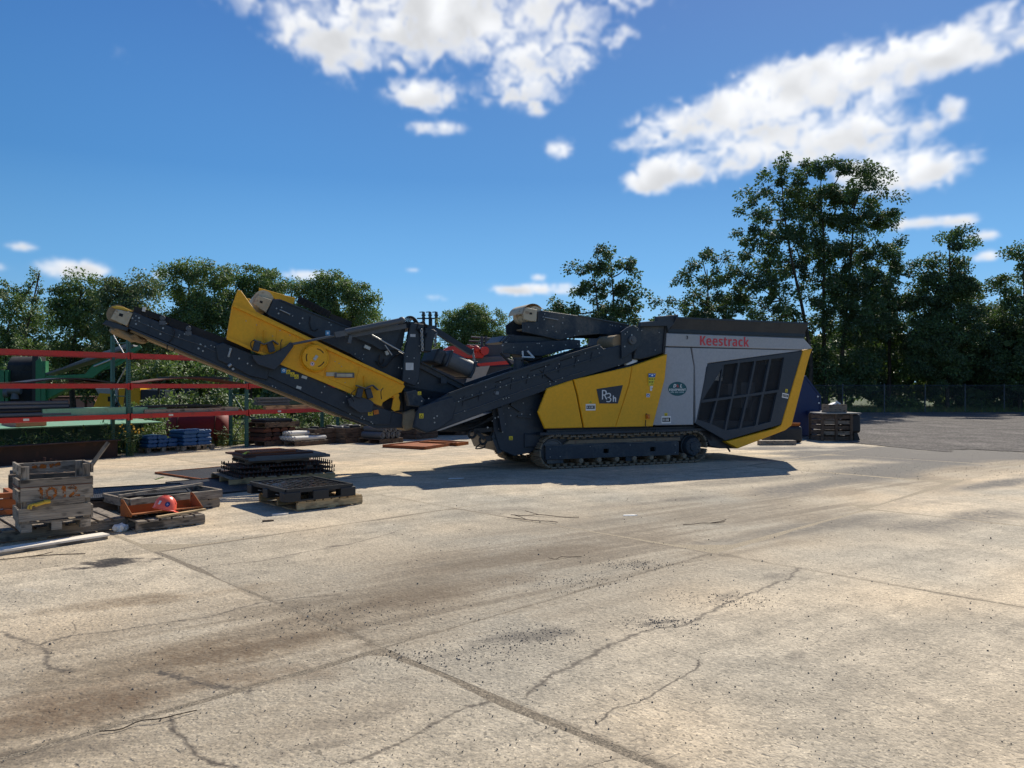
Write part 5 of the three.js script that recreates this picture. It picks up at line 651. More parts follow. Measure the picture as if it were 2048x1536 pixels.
  // castings and scrap further right, under the boom
  { const p = gp(762, 885), r = rng(8); pallet('wooden_pallet', 'dark pallet of grey rounds under the left boom', p, RYAW, { w: 1.0, d: 0.9, mats: [M.darkWood] });
    for (let y = 0; y < 3; y++) for (let x = 0; x < 4 - (y > 1); x++) { const t = thing('steel_round', ORD[x] + ' grey steel round, ' + ['bottom', 'middle', 'top'][y] + ' row under the boom', 'steel round', V(p.x, 0, p.z), RYAW, 'grey rounds stacked under the boom'); t.position.set(p.x + (-0.34 + x * 0.22 + y * 0.1) * Math.cos(RYAW), 0.142 + 0.1 + y * 0.18, p.z - (-0.34 + x * 0.22 + y * 0.1) * Math.sin(RYAW)); part(t, 'shaft', [new THREE.CylinderGeometry(0.1, 0.1, 0.8, 16).rotateX(Math.PI / 2), new THREE.CylinderGeometry(0.05, 0.05, 0.86, 12).rotateX(Math.PI / 2)], M.gunmetal); } }
  for (const [u, v, lab] of [[700, 884, 'low dark crate on a pallet behind the rack, next to the grey rounds'], [835, 876, 'dark open crate under the hinge of the boom'], [640, 886, 'low dark crate beside the white bars pallet'], [925, 868, 'dark crate behind the return conveyor']]) { const p = gp(u, v), t = thing('dark_crate', lab, 'crate', p, RYAW), r = rng(u); for (let i = 0; i < 3; i++) for (const z of [-0.4, 0.4]) part(t, 'side_board', box(-0.55, 0.55, 0.02 + i * 0.15, 0.15 + i * 0.15, z - 0.012, z + 0.012), M.darkWood); for (let i = 0; i < 3; i++) for (const x of [-0.55, 0.55]) part(t, 'end_board', box(x - 0.012, x + 0.012, 0.02 + i * 0.15, 0.15 + i * 0.15, -0.386, 0.386, 'z'), M.darkWood); part(t, 'base', box(-0.53, 0.53, 0, 0.03, -0.38, 0.38), M.darkWood); for (let i = 0; i < 5; i++) part(t, 'scrap_piece', turned(new RoundedBoxGeometry(0.3, 0.16, 0.22, 1, 0.03), { y: r() * 3, z: (r() - 0.5) * 0.5, at: [-0.35 + i * 0.17, 0.36 + r() * 0.12, (r() - 0.5) * 0.4] }), r() > 0.5 ? M.gunmetal : M.black); }
  // heap of broken timber between the posts
  { const p = gp(640, 868), r = rng(12), t = thing('timber_heap', 'heap of broken grey timber and slats behind the rack', 'timber heap', p, RYAW); for (let i = 0; i < 34; i++) { const L = 0.7 + r() * 1.1; part(t, 'slat', turned(box(-L / 2, L / 2, -0.015, 0.015, -0.05, 0.05), { y: (r() - 0.5) * 1.6, z: (r() - 0.5) * 0.35, at: [(r() - 0.5) * 2.2, 0.08 + 0.95 * r() * r(), (r() - 0.5) * 1.2] }), [M.darkWood, M.oldWood2, M.oldWood][i % 3]); } }
  // flat rusted plates on the concrete
  const flat = (pts, h, name, label, mat, frame) => { const q = pts.map(([u, v]) => gp(u, v, h)), c = q.reduce((a, b) => a.clone().add(b)).multiplyScalar(0.25), t = thing(name, label, 'steel plate', V(c.x, 0, c.z)); const s = q.map((a) => [a.x - c.x, -(a.z - c.z)]); part(t, 'sheet', slab(s, 0, h, 0.004).rotateX(-Math.PI / 2), mat); for (let i = 0; i < 4; i++) { const a = s[i], b = s[(i + 1) % 4], dx = b[0] - a[0], dy = b[1] - a[1], L = Math.hypot(dx, dy); part(t, 'edge_angle', turned(box(0, L, 0, h + frame, -0.02, 0.02), { y: Math.atan2(dy, dx), at: [a[0], 0, -a[1]] }), mat); } return t; };
  flat([[766, 891.5], [850, 895.5], [912, 886.5], [836, 884]], 0.05, 'rusty_plate', 'rusty steel sheet lying on the concrete left of the tracks, nearer one', M.rust, 0.03);
  flat([[840, 884.5], [914, 888], [936, 885], [862, 881.5]], 0.06, 'rusty_plate', 'rusty steel sheet lying farther back on the concrete left of the tracks', M.orangeRust, 0.03);
  // rusty girder on the ground under the rack's left bay
  { const t = onRack('rusty_girder', 'long dark rusty girder lying on the ground under the rack', 'girder', -2.3, 0, 0.12); part(t, 'web', box(-2.9, 2.0, 0.02, 0.4, -0.1, -0.08), M.oldIron); for (const y of [0, 0.4]) part(t, 'flange', box(-2.9, 2.0, y, y + 0.022, -0.24, 0.06), M.oldIron); }
  // dark green bin with pale green lids
  { const t = onRack('green_bin', 'dark green steel bin with pale green top behind the rack posts', 'bin', -2.2, 0, -1.1); part(t, 'wall', [box(-3.4, 3.2, 0, 0.72, -1.5, -1.45), box(-3.4, 3.2, 0, 0.72, -0.05, 0), box(-3.4, -3.35, 0, 0.72, -1.45, -0.05), box(3.15, 3.2, 0, 0.72, -1.45, -0.05)], M.darkGreen); for (let i = 0; i < 9; i++) part(t, 'rib', box(-3.3 + i * 0.8, -3.24 + i * 0.8, 0, 0.68, 0.001, 0.05), M.darkGreen); for (let i = 0; i < 2; i++) part(t, 'lid', turned(box(-1.75, 1.75, 0, 0.03, -1.6, 0.3), { x: 0.05, at: [-1.6 + i * 3.4, 0.74, 0] }), M.paleGreen); part(t, 'lid_block', box(0.1, 0.75, 0.77, 0.86, -0.6, 0.15), M.salmon); }
}
// ---------- machines standing behind the rack ----------
{
  const p = gp(60, 868); const t = thing('green_screener', 'green screening plant with rising conveyor and black belt behind the rack', 'screener', V(at(60, 800, 24).x, 0, -24), 0.25), { P, plate } = tracer(t);
  for (const [u0, u1] of [[-12, 8], [10, 16], [71, 81], [82, 91]]) part(t, 'leg', box(P(u0, 800)[0], P(u1, 800)[0], 0, P(u0, u0 < 60 ? 740 : 722)[1], -0.3, 0), M.green);
  plate('leg_gusset', [[72, 722], [80, 714], [90, 738], [90, 760], [72, 760]], 0.02, 0.05, M.green);
  { const a = P(8, 711), b = P(64, 800), g = new THREE.CylinderGeometry(0.62, 0.62, (P(62, 711)[0] - a[0]), 28, 1).rotateZ(Math.PI / 2).translate((a[0] + P(62, 711)[0]) / 2, a[1] - 0.62, -0.8); part(t, 'belt_roll', g, M.rubber); part(t, 'hanging_belt', box(P(14, 760)[0], P(68, 760)[0], 0.9, P(14, 730)[1], -0.9, -0.2), M.rubber); part(t, 'frame_side', box(P(62, 760)[0], P(74, 760)[0], 0.8, P(64, 712)[1], -0.8, -0.1), M.black); }
  const gear = part(t, 'drive_motor', [new THREE.CylinderGeometry(0.12, 0.12, 0.4, 16).rotateZ(Math.PI / 2).translate(...P(30, 781), 0.1), new THREE.CylinderGeometry(0.08, 0.12, 0.25, 12).translate(...P(32, 790), 0.1), new THREE.CylinderGeometry(0.14, 0.14, 0.12, 16).rotateZ(Math.PI / 2).translate(...P(15, 786), 0.1)], M.gunmetal);
  plate('conveyor_side', [[92, 752], [170, 748], [185, 730], [280, 690], [284, 696], [205, 740], [185, 756], [92, 756]], 0.1, 0.05, M.green);
  plate('conveyor_side', [[95, 754], [92, 748], [182, 712], [250, 688], [262, 690], [186, 728]], -0.9, 0.05, M.concreteGrey);
  part(t, 'conveyor_belt', bar(P(100, 748, -0.4), P(272, 692, -0.4), 0.06, -0.9, 0), M.gunmetal);
  plate('conveyor_truss', [[192, 735], [260, 702], [283, 697], [240, 730], [196, 745]], 0.05, 0.04, M.green);
  plate('conveyor_truss', [[91, 768], [140, 775], [95, 798], [91, 798]], -0.1, 0.6, M.green);
  part(t, 'hydraulic_ram', rod([...P(190, 733), 0.13], [...P(228, 718), 0.13], 0.03, 8), M.steel);
}
{
  const t = thing('yellow_crusher', 'yellow and grey crusher parked far behind the rack uprights', 'crusher', V(at(235, 800, 33).x, 0, -33), 0.15), { P, plate } = tracer(t);
  plate('grey_hood', [[190, 777], [236, 775], [236, 800], [226, 812], [196, 788]], 0.02, 1.8, M.greyPaint, 0.03); plate('yellow_side', [[187, 812], [199, 786], [226, 788], [226, 815], [187, 815]], 0.06, 0.1, M.yellow); plate('yellow_door', [[237, 777], [280, 776], [280, 815], [237, 815]], 0.06, 1.6, M.yellow, 0.03); plate('navy_body', [[281, 779], [330, 781], [326, 815], [281, 815]], 0.0, 1.6, M.navy, 0.03); plate('conveyor_arm', [[316, 812], [366, 778], [395, 776], [345, 814]], 0.2, 0.5, M.navy, 0.02);
  part(t, 'dark_opening', box(P(217, 793)[0], P(226, 793)[0], P(220, 803)[1], P(220, 793)[1], 0.07, 0.08), M.seam); part(t, 'track', new RoundedBoxGeometry(3.4, 0.8, 0.5, 3, 0.35).translate(0.6, 0.4, 0), M.black); part(t, 'lower_frame', box(-1.0, 2.2, 0.4, 1.0, -1.5, -0.1), M.navy); part(t, 'vent_panel', box(P(290, 800)[0], P(318, 800)[0], P(290, 810)[1], P(290, 794)[1], 0.01, 0.03), M.black);
}
{
  const t = thing('storage_container', 'low salmon coloured container behind the green screener', 'container', V(at(140, 800, 37).x, 0, -37), 0.1), { P } = tracer(t);
  part(t, 'wall', box(P(88, 800)[0], P(188, 800)[0], 0, P(140, 797)[1], -2.2, 0), M.salmon); part(t, 'roof_rim', box(P(87, 800)[0], P(189, 800)[0], P(140, 797)[1], P(140, 793)[1], -2.25, 0.04), M.darkRust); for (const u of [100, 143, 170]) part(t, 'corner_post', box(P(u, 800)[0], P(u + 3, 800)[0], 0, P(140, 797)[1], 0.002, 0.05), M.darkRust);
}
{
  const t = thing('red_machine', 'red and dark grey machine with pipe frames behind the magnet', 'machine', V(at(960, 760, 27).x, 0, -27), 0.2), { P, plate } = tracer(t);
  plate('red_hood', [[888, 700], [900, 692], [940, 690], [955, 694], [972, 704], [966, 716], [930, 716], [905, 706]], 0.02, 0.9, M.red, 0.03); plate('grey_deck', [[870, 716], [1000, 712], [1040, 724], [1000, 735], [880, 740]], -0.2, 1.2, M.gunmetal, 0.02); plate('red_rail', [[950, 727], [1018, 721], [1022, 728], [960, 733]], 0.1, 0.1, M.red); plate('dark_body', [[870, 735], [1022, 730], [1030, 790], [1020, 860], [880, 862]], -0.1, 1.6, M.navy, 0.03); plate('pale_beam', [[940, 735], [980, 731], [968, 760], [930, 770]], 0.12, 0.06, M.concreteGrey); plate('grey_housing', [[955, 700], [1000, 676], [1020, 680], [1020, 715], [970, 718]], -0.3, 1.0, M.charcoal, 0.03);
  for (let i = 0; i < 4; i++) part(t, 'pipe_rail', rod([...P(930 + i * 4, 698 - i * 8, -0.5), -0.5], [...P(1004, 700 - i * 7, -0.5), -0.5], 0.03, 8), i % 2 ? M.gunmetal : M.charcoal); for (const u of [964, 972]) part(t, 'exhaust_pipe', rod([...P(u, 716, -0.4), -0.4], [...P(u, 672, -0.4), -0.4], 0.05, 10), M.charcoal); part(t, 'red_valve', [new THREE.CylinderGeometry(0.15, 0.15, 0.2, 14).rotateX(Math.PI / 2).translate(...P(968, 702), 0.1), new THREE.SphereGeometry(0.12, 12, 8).translate(...P(952, 698), 0.08)], M.red);
  part(t, 'crawler', new RoundedBoxGeometry(3.6, 0.7, 0.5, 3, 0.3).translate(0.1, 0.35, 0), M.black);
}
{
  const t = thing('utility_switch', 'three dark pole-top switches on a crossbar against the sky', 'power pole', V(at(858, 700, 48).x, 0, -48), 0), { P } = tracer(t);
  part(t, 'pole', rod([0.1, 0, -0.2], [0.1, P(858, 636)[1], -0.2], 0.12, 10, 0.09), M.darkWood); part(t, 'crossbar', [box(P(834, 0)[0], P(880, 0)[0], P(0, 638)[1], P(0, 635.5)[1], -0.1, 0), box(P(846, 0)[0], P(878, 0)[0], P(0, 653)[1], P(0, 651)[1], -0.1, 0)], M.charcoal);
  for (const u of [846, 859, 871.5]) { const s = part(t, 'switch', [rod([...P(u, 655), 0], [...P(u, 634), 0], 0.06, 8), rod([...P(u + 3, 650), 0], [...P(u + 3, 634), 0], 0.04, 8)], M.charcoal); part(s, 'insulator', [0, 1, 2, 3].map((i) => new THREE.CylinderGeometry(i === 3 ? 0.09 : 0.1 + (i % 2) * 0.06, 0.1, 0.08, 10).translate(...P(u + 1, 634 - i * 3), 0)), M.gunmetal); part(s, 'arm', bar(P(u - 7, 624.5), P(u + 1, 623.5), 0.05, -0.03, 0.03), M.charcoal); }
}
// ---------- right side: blue hopper, pallets stood on edge, timber and mats ----------
{
  const t = thing('blue_hopper', 'dark blue steel hopper with sloping side beyond the crusher', 'hopper', gp(1600, 873), 0.1), { P, plate } = tracer(t);
  plate('side_wall', [[1560, 760], [1610, 752], [1640, 792], [1641, 828], [1618, 872], [1565, 872]], 0, 0.08, M.deepBlue, 0.02); plate('far_wall', [[1560, 760], [1610, 752], [1640, 792], [1641, 828], [1618, 872], [1565, 872]], -1.7, 0.08, M.deepBlue, 0.02); part(t, 'sloping_plate', [bar(P(1610, 752), P(1640, 792), 0.05, -1.7, 0.02), bar(P(1640, 792), P(1641, 828), 0.05, -1.7, 0.02), bar(P(1641, 828), P(1618, 872), 0.05, -1.7, 0.02)], M.deepBlue); part(t, 'lip', [box(P(1612, 0)[0], P(1640, 0)[0], P(0, 836)[1], P(0, 827)[1], 0.02, 0.5)], M.deepBlue); part(t, 'rim_bolts', bolts([P(1637, 806), P(1635, 793)], 0.02, 0.03), M.hiWhite);
}
{
  const p = gp(1661, 880), yaw = 0.05, h = 0.83;
  const t = thing('pallet_crate', 'dark grey crate of pallet boards beside the blue hopper', 'crate', p, yaw);
  const W = 0.92, D = 0.8; for (let i = 0; i < 5; i++) { for (const z of [D / 2, -D / 2]) part(t, 'side_board', box(-W / 2, W / 2, 0.02 + i * 0.165, 0.135 + i * 0.165, z - 0.012, z + 0.012), i % 2 ? M.oldWood2 : M.darkWood); for (const x of [-W / 2, W / 2]) part(t, 'end_board', box(x - 0.012, x + 0.012, 0.02 + i * 0.165, 0.135 + i * 0.165, -D / 2 + 0.014, D / 2 - 0.014, 'z'), M.darkWood); } for (const x of [-W / 2, -0.02, W / 2]) for (const z of [D / 2, -D / 2]) part(t, 'post', box(x - 0.04, x + 0.04, 0, 0.83, z + Math.sign(z) * 0.012, z + Math.sign(z) * 0.05, 'y'), M.darkWood);
  const c = thing('grey_cover', 'pale grey sheet laid over the pallet board crate', 'cover', V(p.x + 0.15, 0.85, p.z), yaw); part(c, 'sheet', new RoundedBoxGeometry(1.25, 0.04, 0.9, 2, 0.015).translate(0, 0, 0), M.concreteGrey);
  const m = thing('black_roll', 'black padded roll hanging at the end of the crate', 'mat', V(p.x + 0.68, 0, p.z - 0.1), yaw); part(m, 'roll', new RoundedBoxGeometry(0.34, 0.6, 0.7, 3, 0.09).translate(0, 0.53, 0), M.black); part(m, 'foot', slab([[-0.05, 0], [0.16, 0], [0.05, 0.3], [-0.05, 0.3]], -0.3, 0.3, 0.01), M.black);
  const b = thing('small_crate', 'small grey box with white scraps on top of the big crate', 'box', V(p.x + 0.12, 0.872, p.z), 0.1); for (const z of [-0.2, 0.2]) part(b, 'side', box(-0.3, 0.3, 0, 0.25, z - 0.02, z + 0.02), M.oldWood2); for (const x of [-0.28, 0.28]) part(b, 'end', box(x - 0.02, x + 0.02, 0, 0.25, -0.18, 0.18, 'z'), M.oldWood2); part(b, 'base', box(-0.26, 0.26, 0, 0.02, -0.18, 0.18), M.oldWood2); part(b, 'scrap', [turned(box(-0.16, 0.16, 0, 0.05, -0.1, 0.1), { z: 0.3, y: 0.4, at: [-0.05, 0.23, 0] }), turned(box(-0.1, 0.1, 0, 0.04, -0.08, 0.08), { z: -0.7, y: 1, at: [0.1, 0.26, 0.02] })], M.hiWhite);
  const s = thing('black_mattress', 'black bulky pad on the ground behind the crusher tail', 'pad', gp(1578, 886), 0.1); part(s, 'pad', new RoundedBoxGeometry(1.0, 0.5, 0.8, 3, 0.1).translate(-0.05, 0.25, -0.4), M.black);
  const o = thing('rusty_tray', 'shallow orange rusty tray lying on the black pad', 'tray', V(s.position.x - 0.02, 0.5, s.position.z - 0.35), 0.1); part(o, 'tray_floor', box(-0.35, 0.35, 0, 0.015, -0.25, 0.25), M.orangeRust); for (const z of [-0.25, 0.25]) part(o, 'tray_side', turned(box(-0.36, 0.36, 0, 0.1, -0.01, 0.01), { x: z > 0 ? 0.4 : -0.4, at: [0, 0, z] }), M.orangeRust); for (const x of [-0.35, 0.35]) part(o, 'tray_end', turned(box(-0.01, 0.01, 0, 0.1, -0.24, 0.24, 'z'), { z: x > 0 ? -0.4 : 0.4, at: [x, 0, 0] }), M.orangeRust);
  const w = thing('timber', 'thick grey timber on the ground beneath the crusher tail', 'timber', gp(1556, 890), 0.08); part(w, 'beam_wood', box(-0.55, 0.5, 0, 0.13, -0.16, 0.1), M.oldWood);
}
// ---------- chain-link fence at the far edge of the yard ----------
{
  const a = gp(1600, 827), b = gp(2160, 823), yaw = Math.atan2(-(b.z - a.z), b.x - a.x), L = Math.hypot(b.x - a.x, b.z - a.z), t = thing('chain_link_fence', 'grey chain-link fence in front of the dark trees at right', 'fence', a, yaw), n = Math.round(L / 2.75);
  for (let i = 0; i <= n; i++) { const q = part(t, 'fence_post', rod([i * L / n, 0, 0], [i * L / n, 1.8, 0], 0.032, 8), M.gunmetal); part(q, 'post_cap', new THREE.SphereGeometry(0.045, 8, 6).translate(i * L / n, 1.8, 0), M.gunmetal); }
  part(t, 'top_rail', rod([0, 1.74, 0], [L, 1.74, 0], 0.02, 8), M.charcoal);
  const alpha = grey(128, 128, (u, v) => { const d = Math.min(Math.abs(((u + v) % 1 + 1) % 1 - 0.5), Math.abs(((u - v) % 1 + 1) % 1 - 0.5)); return d < 0.045 ? 1 : 0; }, [1 / 0.075, 1 / 0.075]);
  for (let i = 0; i < n; i++) { const g = new THREE.PlaneGeometry(L / n - 0.04, 1.7); const p = g.attributes.position; for (let q = 0; q < 4; q++) g.attributes.uv.setXY(q, p.getX(q), p.getY(q)); part(t, 'wire_mesh', g.translate((i + 0.5) * L / n, 0.87, 0), std({ color: lin(0.1, 0.105, 0.1), metalness: 0.3, roughness: 0.6, alphaMap: alpha, transparent: true, side: THREE.DoubleSide })); }
}
// ---------- gravel road at the right ----------
{
  const t = texture(1024, 1024, (u, v) => { const k = 0.55 + 0.5 * fbm(u * 8, v * 8, 4, 8) + 0.55 * (vn(u * 128, v * 128, 128) - 0.5) + 0.4 * (vn(u * 256 + 9, v * 256, 256) - 0.5); return [116 * k, 109 * k, 103 * k]; }, { repeat: [1 / 5, 1 / 5] });
  const edge = [[1590, 874], [1640, 884], [1700, 887], [1760, 893], [1830, 897], [1900, 899], [1960, 903], [2060, 900], [2250, 890]].map(([u, v]) => gp(u, v)), far = [[2400, 822], [1990, 823], [1700, 825], [1480, 826]].map(([u, v]) => gp(u, v));
  const r = rng(6), pts = []; for (let i = 1; i < edge.length; i++) for (let k = 0; k < 40; k++) { const a = edge[i - 1].clone().lerp(edge[i], k / 40); pts.push([a.x, -a.z + 3.4 * (fbm(a.x * 0.9 + 50, 7, 5) - 0.5) + (r() - 0.5) * 0.25]); } for (const f of far) pts.push([f.x, -f.z]);
  const g = new THREE.ShapeGeometry(shapeOf(pts)).rotateX(-Math.PI / 2).translate(0, 0.009, 0); const p = g.attributes.position; for (let i = 0; i < p.count; i++) g.attributes.uv.setXY(i, p.getX(i), p.getZ(i));
  const m = part(scene, 'gravel_road', g, std({ map: t, roughness: 1, bumpMap: retile(concreteBump, 0.4, 0.4), bumpScale: 0.04 })); setUp(m, 'dark grey gravel roadway along the fence', null, null, 'structure');
}
// ---------- foreground at the left: crate, pallets, screens, bracket and hard hat ----------
const YW = 0.76;   // the stacks stand along the slab joints
const local = (p, yaw) => (x, y, z) => V(p.x + x * Math.cos(yaw) + z * Math.sin(yaw), y, p.z - x * Math.sin(yaw) + z * Math.cos(yaw));
const mid4 = (pts, h) => { const q = pts.map(([u, v]) => gp(u, v, h)); return { c: q.reduce((a, b) => a.clone().add(b)).multiplyScalar(0.25), q }; };
{
  // long pallets under the crate
  const p = gp(95, 1070), q = local(p, YW);
  pallet('wooden_pallet', 'long grey weathered pallet under the numbered crate', q(-0.1, 0, -0.3), YW, { w: 1.75, d: 1.05, h: 0.135, nTop: 11, mats: [M.oldWood, M.oldWood2] });
  // crate with sprayed number
  const f = gp(42, 1066, 0.14), cq = local(f, 0.68), W = 0.66, D = 0.5, t = thing('wooden_crate', 'tall grey slatted wooden crate sprayed with orange 1012', 'crate', V(f.x, 0.137, f.z), 0.68);
  const wood = [M.oldWood, M.oldWood2], post = (x, z, h, m = 0) => part(t, 'corner_post', box(x - 0.035, x + 0.035, 0, h, z - 0.025, z + 0.025, 'y'), wood[m]);
  post(0.04, -0.03, 0.7); post(W - 0.04, -0.03, 0.7, 1); post(0.04, -D + 0.03, 0.7, 1); post(W - 0.04, -D + 0.03, 0.7);
  part(t, 'front_board', turned(box(-0.02, W, 0.12, 0.26, 0, 0.022), { z: 0.012 }), M.oldWood); const nb = part(t, 'front_board', turned(box(-0.01, W + 0.01, 0.33, 0.49, 0.001, 0.023), { z: -0.008 }), M.oldWood); part(t, 'front_board', box(-0.01, W + 0.01, 0.485, 0.565, 0.001, 0.022), M.oldWood2); part(t, 'front_lath', turned(box(0.06, W - 0.05, 0.25, 0.32, 0.002, 0.03), { z: 0.05 }), M.oldWood2);
  part(t, 'strap_wire', [box(-0.012, W + 0.012, 0.478, 0.486, 0.022, 0.027), box(-0.03, -0.012, 0.47, 0.49, -D, 0.02)], M.darkRust);
  for (const [y0, y1] of [[0.1, 0.24], [0.32, 0.44], [0.46, 0.56]]) { part(t, 'left_board', box(-0.024, -0.002, y0, y1, -D, -0.004, 'z'), M.oldWood2); part(t, 'right_board', box(W + 0.002, W + 0.024, y0, y1, -D, -0.004, 'z'), M.oldWood); }
  part(t, 'left_board', box(-0.024, 0.0, 0.62, 0.72, -D - 0.02, 0.0, 'z'), M.oldWood); part(t, 'right_board', box(W, W + 0.024, 0.6, 0.7, -D - 0.02, 0.01, 'z'), M.oldWood2);
  for (const [y0, y1] of [[0.1, 0.24], [0.3, 0.4], [0.58, 0.7]]) part(t, 'back_board', box(-0.02, W + 0.02, y0, y1, -D - 0.024, -D - 0.002), M.oldWood);
  part(t, 'floor_board', [box(0, W, 0.085, 0.105, -D, 0)], M.oldWood2); for (let i = 0; i < 3; i++) part(t, 'foot', box(0.0 + i * (W - 0.1) / 2, 0.1 + i * (W - 0.1) / 2, 0, 0.085, -D, -0.001, 'z'), M.oldWood);
  // sprayed figures: strokes of paint laid on the board
  const paintM = std({ color: lin(0.34, 0.1, 0.014), roughness: 0.95, alphaMap: grey(128, 128, (u, v) => clamp(smooth(0.36, 0.62, fbm(u * 8, v * 16, 4, 8)) * 1.05), [4, 4]), transparent: true });
  const stroke = (pts, w) => { const out = []; for (let i = 1; i < pts.length; i++) out.push(bar(pts[i - 1], pts[i], w, 0.0236, 0.0242)); return out; };
  const D4 = { 1: [[0.03, 0.09], [0.05, 0.13], [0.05, 0.01]], 0: [[0.04, 0.12], [0.0, 0.09], [0.005, 0.03], [0.05, 0.01], [0.09, 0.05], [0.08, 0.1], [0.04, 0.12]], 2: [[0.0, 0.1], [0.04, 0.125], [0.075, 0.1], [0.06, 0.06], [0.01, 0.015], [0.11, 0.02]] };
  [['1', 0.13], ['0', 0.225], ['1', 0.345], ['2', 0.435]].forEach(([c, x]) => { part(nb, 'sprayed_figure', stroke(D4[c].map(([a, b]) => [a * 1.05 + x, b * 1.02 + 0.338 + (c === '2' ? -0.004 : 0)]), 0.03), paintM); });
  part(t, 'sprayed_mark', [...stroke([[0.16, 0.66], [0.3, 0.65]], 0.05), ...stroke([[0.33, 0.65], [0.44, 0.67]], 0.045)].map((g) => g.translate(0, 0, -D - 0.0237)), paintM);
  const glove = thing('yellow_glove', 'yellow work glove tucked on the crate front', 'glove', V(...cq(0.16, 0.137 + 0.325, 0.035).toArray()), 0.68);
  { const fing = [[0, -0.05, 0.022, -0.02], [-0.012, -0.055, 0.04, 0.0], [-0.02, -0.05, 0.055, 0.02], [0.0, -0.04, 0.068, 0.045]]; part(glove, 'palm', new RoundedBoxGeometry(0.1, 0.035, 0.075, 3, 0.016).rotateZ(0.25).translate(0.0, -0.02, 0.02), M.tagYellow); fing.forEach(([dx, l, z]) => part(glove, 'finger', hose([[-0.035, -0.02, z - 0.025], [-0.075 + dx, -0.03, z - 0.02], [-0.085 + dx, -0.065, z - 0.01]], 0.011, 8), M.tagYellow)); part(glove, 'cuff', new THREE.CylinderGeometry(0.04, 0.035, 0.06, 12).rotateZ(Math.PI / 2).scale(1, 0.6, 1).translate(0.07, -0.005, 0.02), M.tagYellow); }
  // leaning stick and wire basket with parts behind the crate
  const st = thing('wooden_stick', 'long square stick leaning out of the numbered crate', 'stick', V(0, 0, 0)); { const a = cq(0.3, 0.245, -0.1), b = at(217, 884, 8.75), d = b.clone().sub(a), L = d.length(); part(st, 'shaft', box(0, L, -0.02, 0.02, -0.02, 0.02).applyQuaternion(new THREE.Quaternion().setFromUnitVectors(V(1, 0, 0), d.normalize())).translate(a.x, a.y, a.z), M.oldWood2); }
  const bk = thing('wire_basket', 'grey metal grille basket standing inside the crate', 'basket', V(...cq(0.33, 0.245, -0.33).toArray()), 0.68); part(bk, 'rim', [box(-0.22, 0.22, 0.32, 0.34, 0.05, 0.07), box(-0.22, 0.22, 0.02, 0.04, 0.05, 0.07)], M.gunmetal); for (let i = 0; i < 15; i++) part(bk, 'grille_bar', box(-0.22 + i * 0.03, -0.208 + i * 0.03, 0, 0.34, 0.052, 0.068, 'y'), M.gunmetal);
  const h1 = thing('iron_parts_tray', 'tray of small iron brackets standing behind the crate', 'iron parts', gp(86, 985).setY(0), 0.5); part(h1, 'stand', [box(-0.45, 0.45, 0, 0.32, -0.2, 0.2)], M.darkWood); for (let i = 0; i < 11; i++) part(h1, 'iron_piece', turned(box(-0.05, 0.05, 0, 0.05, -0.04, 0.04), { y: i, at: [-0.4 + i * 0.08, 0.32, (i % 3) * 0.08 - 0.08] }), M.gunmetal); for (const [x, l] of [[-0.12, 0.16], [0.02, 0.2], [0.18, 0.15]]) part(h1, 'bracket', [box(x - 0.015, x + 0.015, 0.3, 0.36 + l, 0, 0.02), turned(box(-0.015, 0.015, 0, l, 0, 0.02), { z: -0.5, at: [x, 0.36, 0] })], M.darkRust);
  // white plank in front
  const pl = thing('white_plank', 'long whitish plank on the ground in front of the pallets', 'plank', V(0, 0, 0)); { const a = gp(-60, 1118), b = gp(212, 1076), d = b.clone().sub(a), L = d.length(), g = [box(-0.3, L, 0.035, 0.055, -0.09, 0.09), box(-0.3, L - 0.02, 0, 0.034, -0.06, 0.085)]; const y = Math.atan2(-d.z, d.x); part(pl, 'top_face', g[0].rotateY(y).translate(a.x, 0, a.z), M.bleached); part(pl, 'lower_batten', g[1].rotateY(y).translate(a.x, 0, a.z), M.oldWood); }
  const bag = thing('plastic_scrap', 'crumpled white plastic scrap beside the bracket pallet', 'scrap', gp(243, 1062), 0.3); { const g = new THREE.IcosahedronGeometry(0.09, 2), pp = g.attributes.position, r = rng(4); for (let i = 0; i < pp.count; i++) { const k = 0.6 + 0.7 * vn(pp.getX(i) * 30 + 40, pp.getZ(i) * 30 + pp.getY(i) * 20 + 40); pp.setXYZ(i, pp.getX(i) * k, pp.getY(i) * k * 0.6, pp.getZ(i) * k); } g.computeVertexNormals(); part(bag, 'sheet', [g.translate(0, 0.035, 0)], M.hiWhite); }
  // items at the left edge behind the crate
  const lp = thing('rusty_steel_stand', 'orange rusty steel frame at the left edge behind the crate', 'stand', gp(-25, 1035), 0.72); part(lp, 'rail', [box(-0.4, 0.35, 0.24, 0.3, -0.05, 0.05), box(-0.4, 0.35, 0.02, 0.08, -0.05, 0.05), box(-0.4, 0.35, 0.1, 0.22, 0.0, 0.02)], M.rust); part(lp, 'cross_bar', box(0.25, 0.31, 0.0, 0.3, -0.6, -0.05, 'z'), M.rust);
}
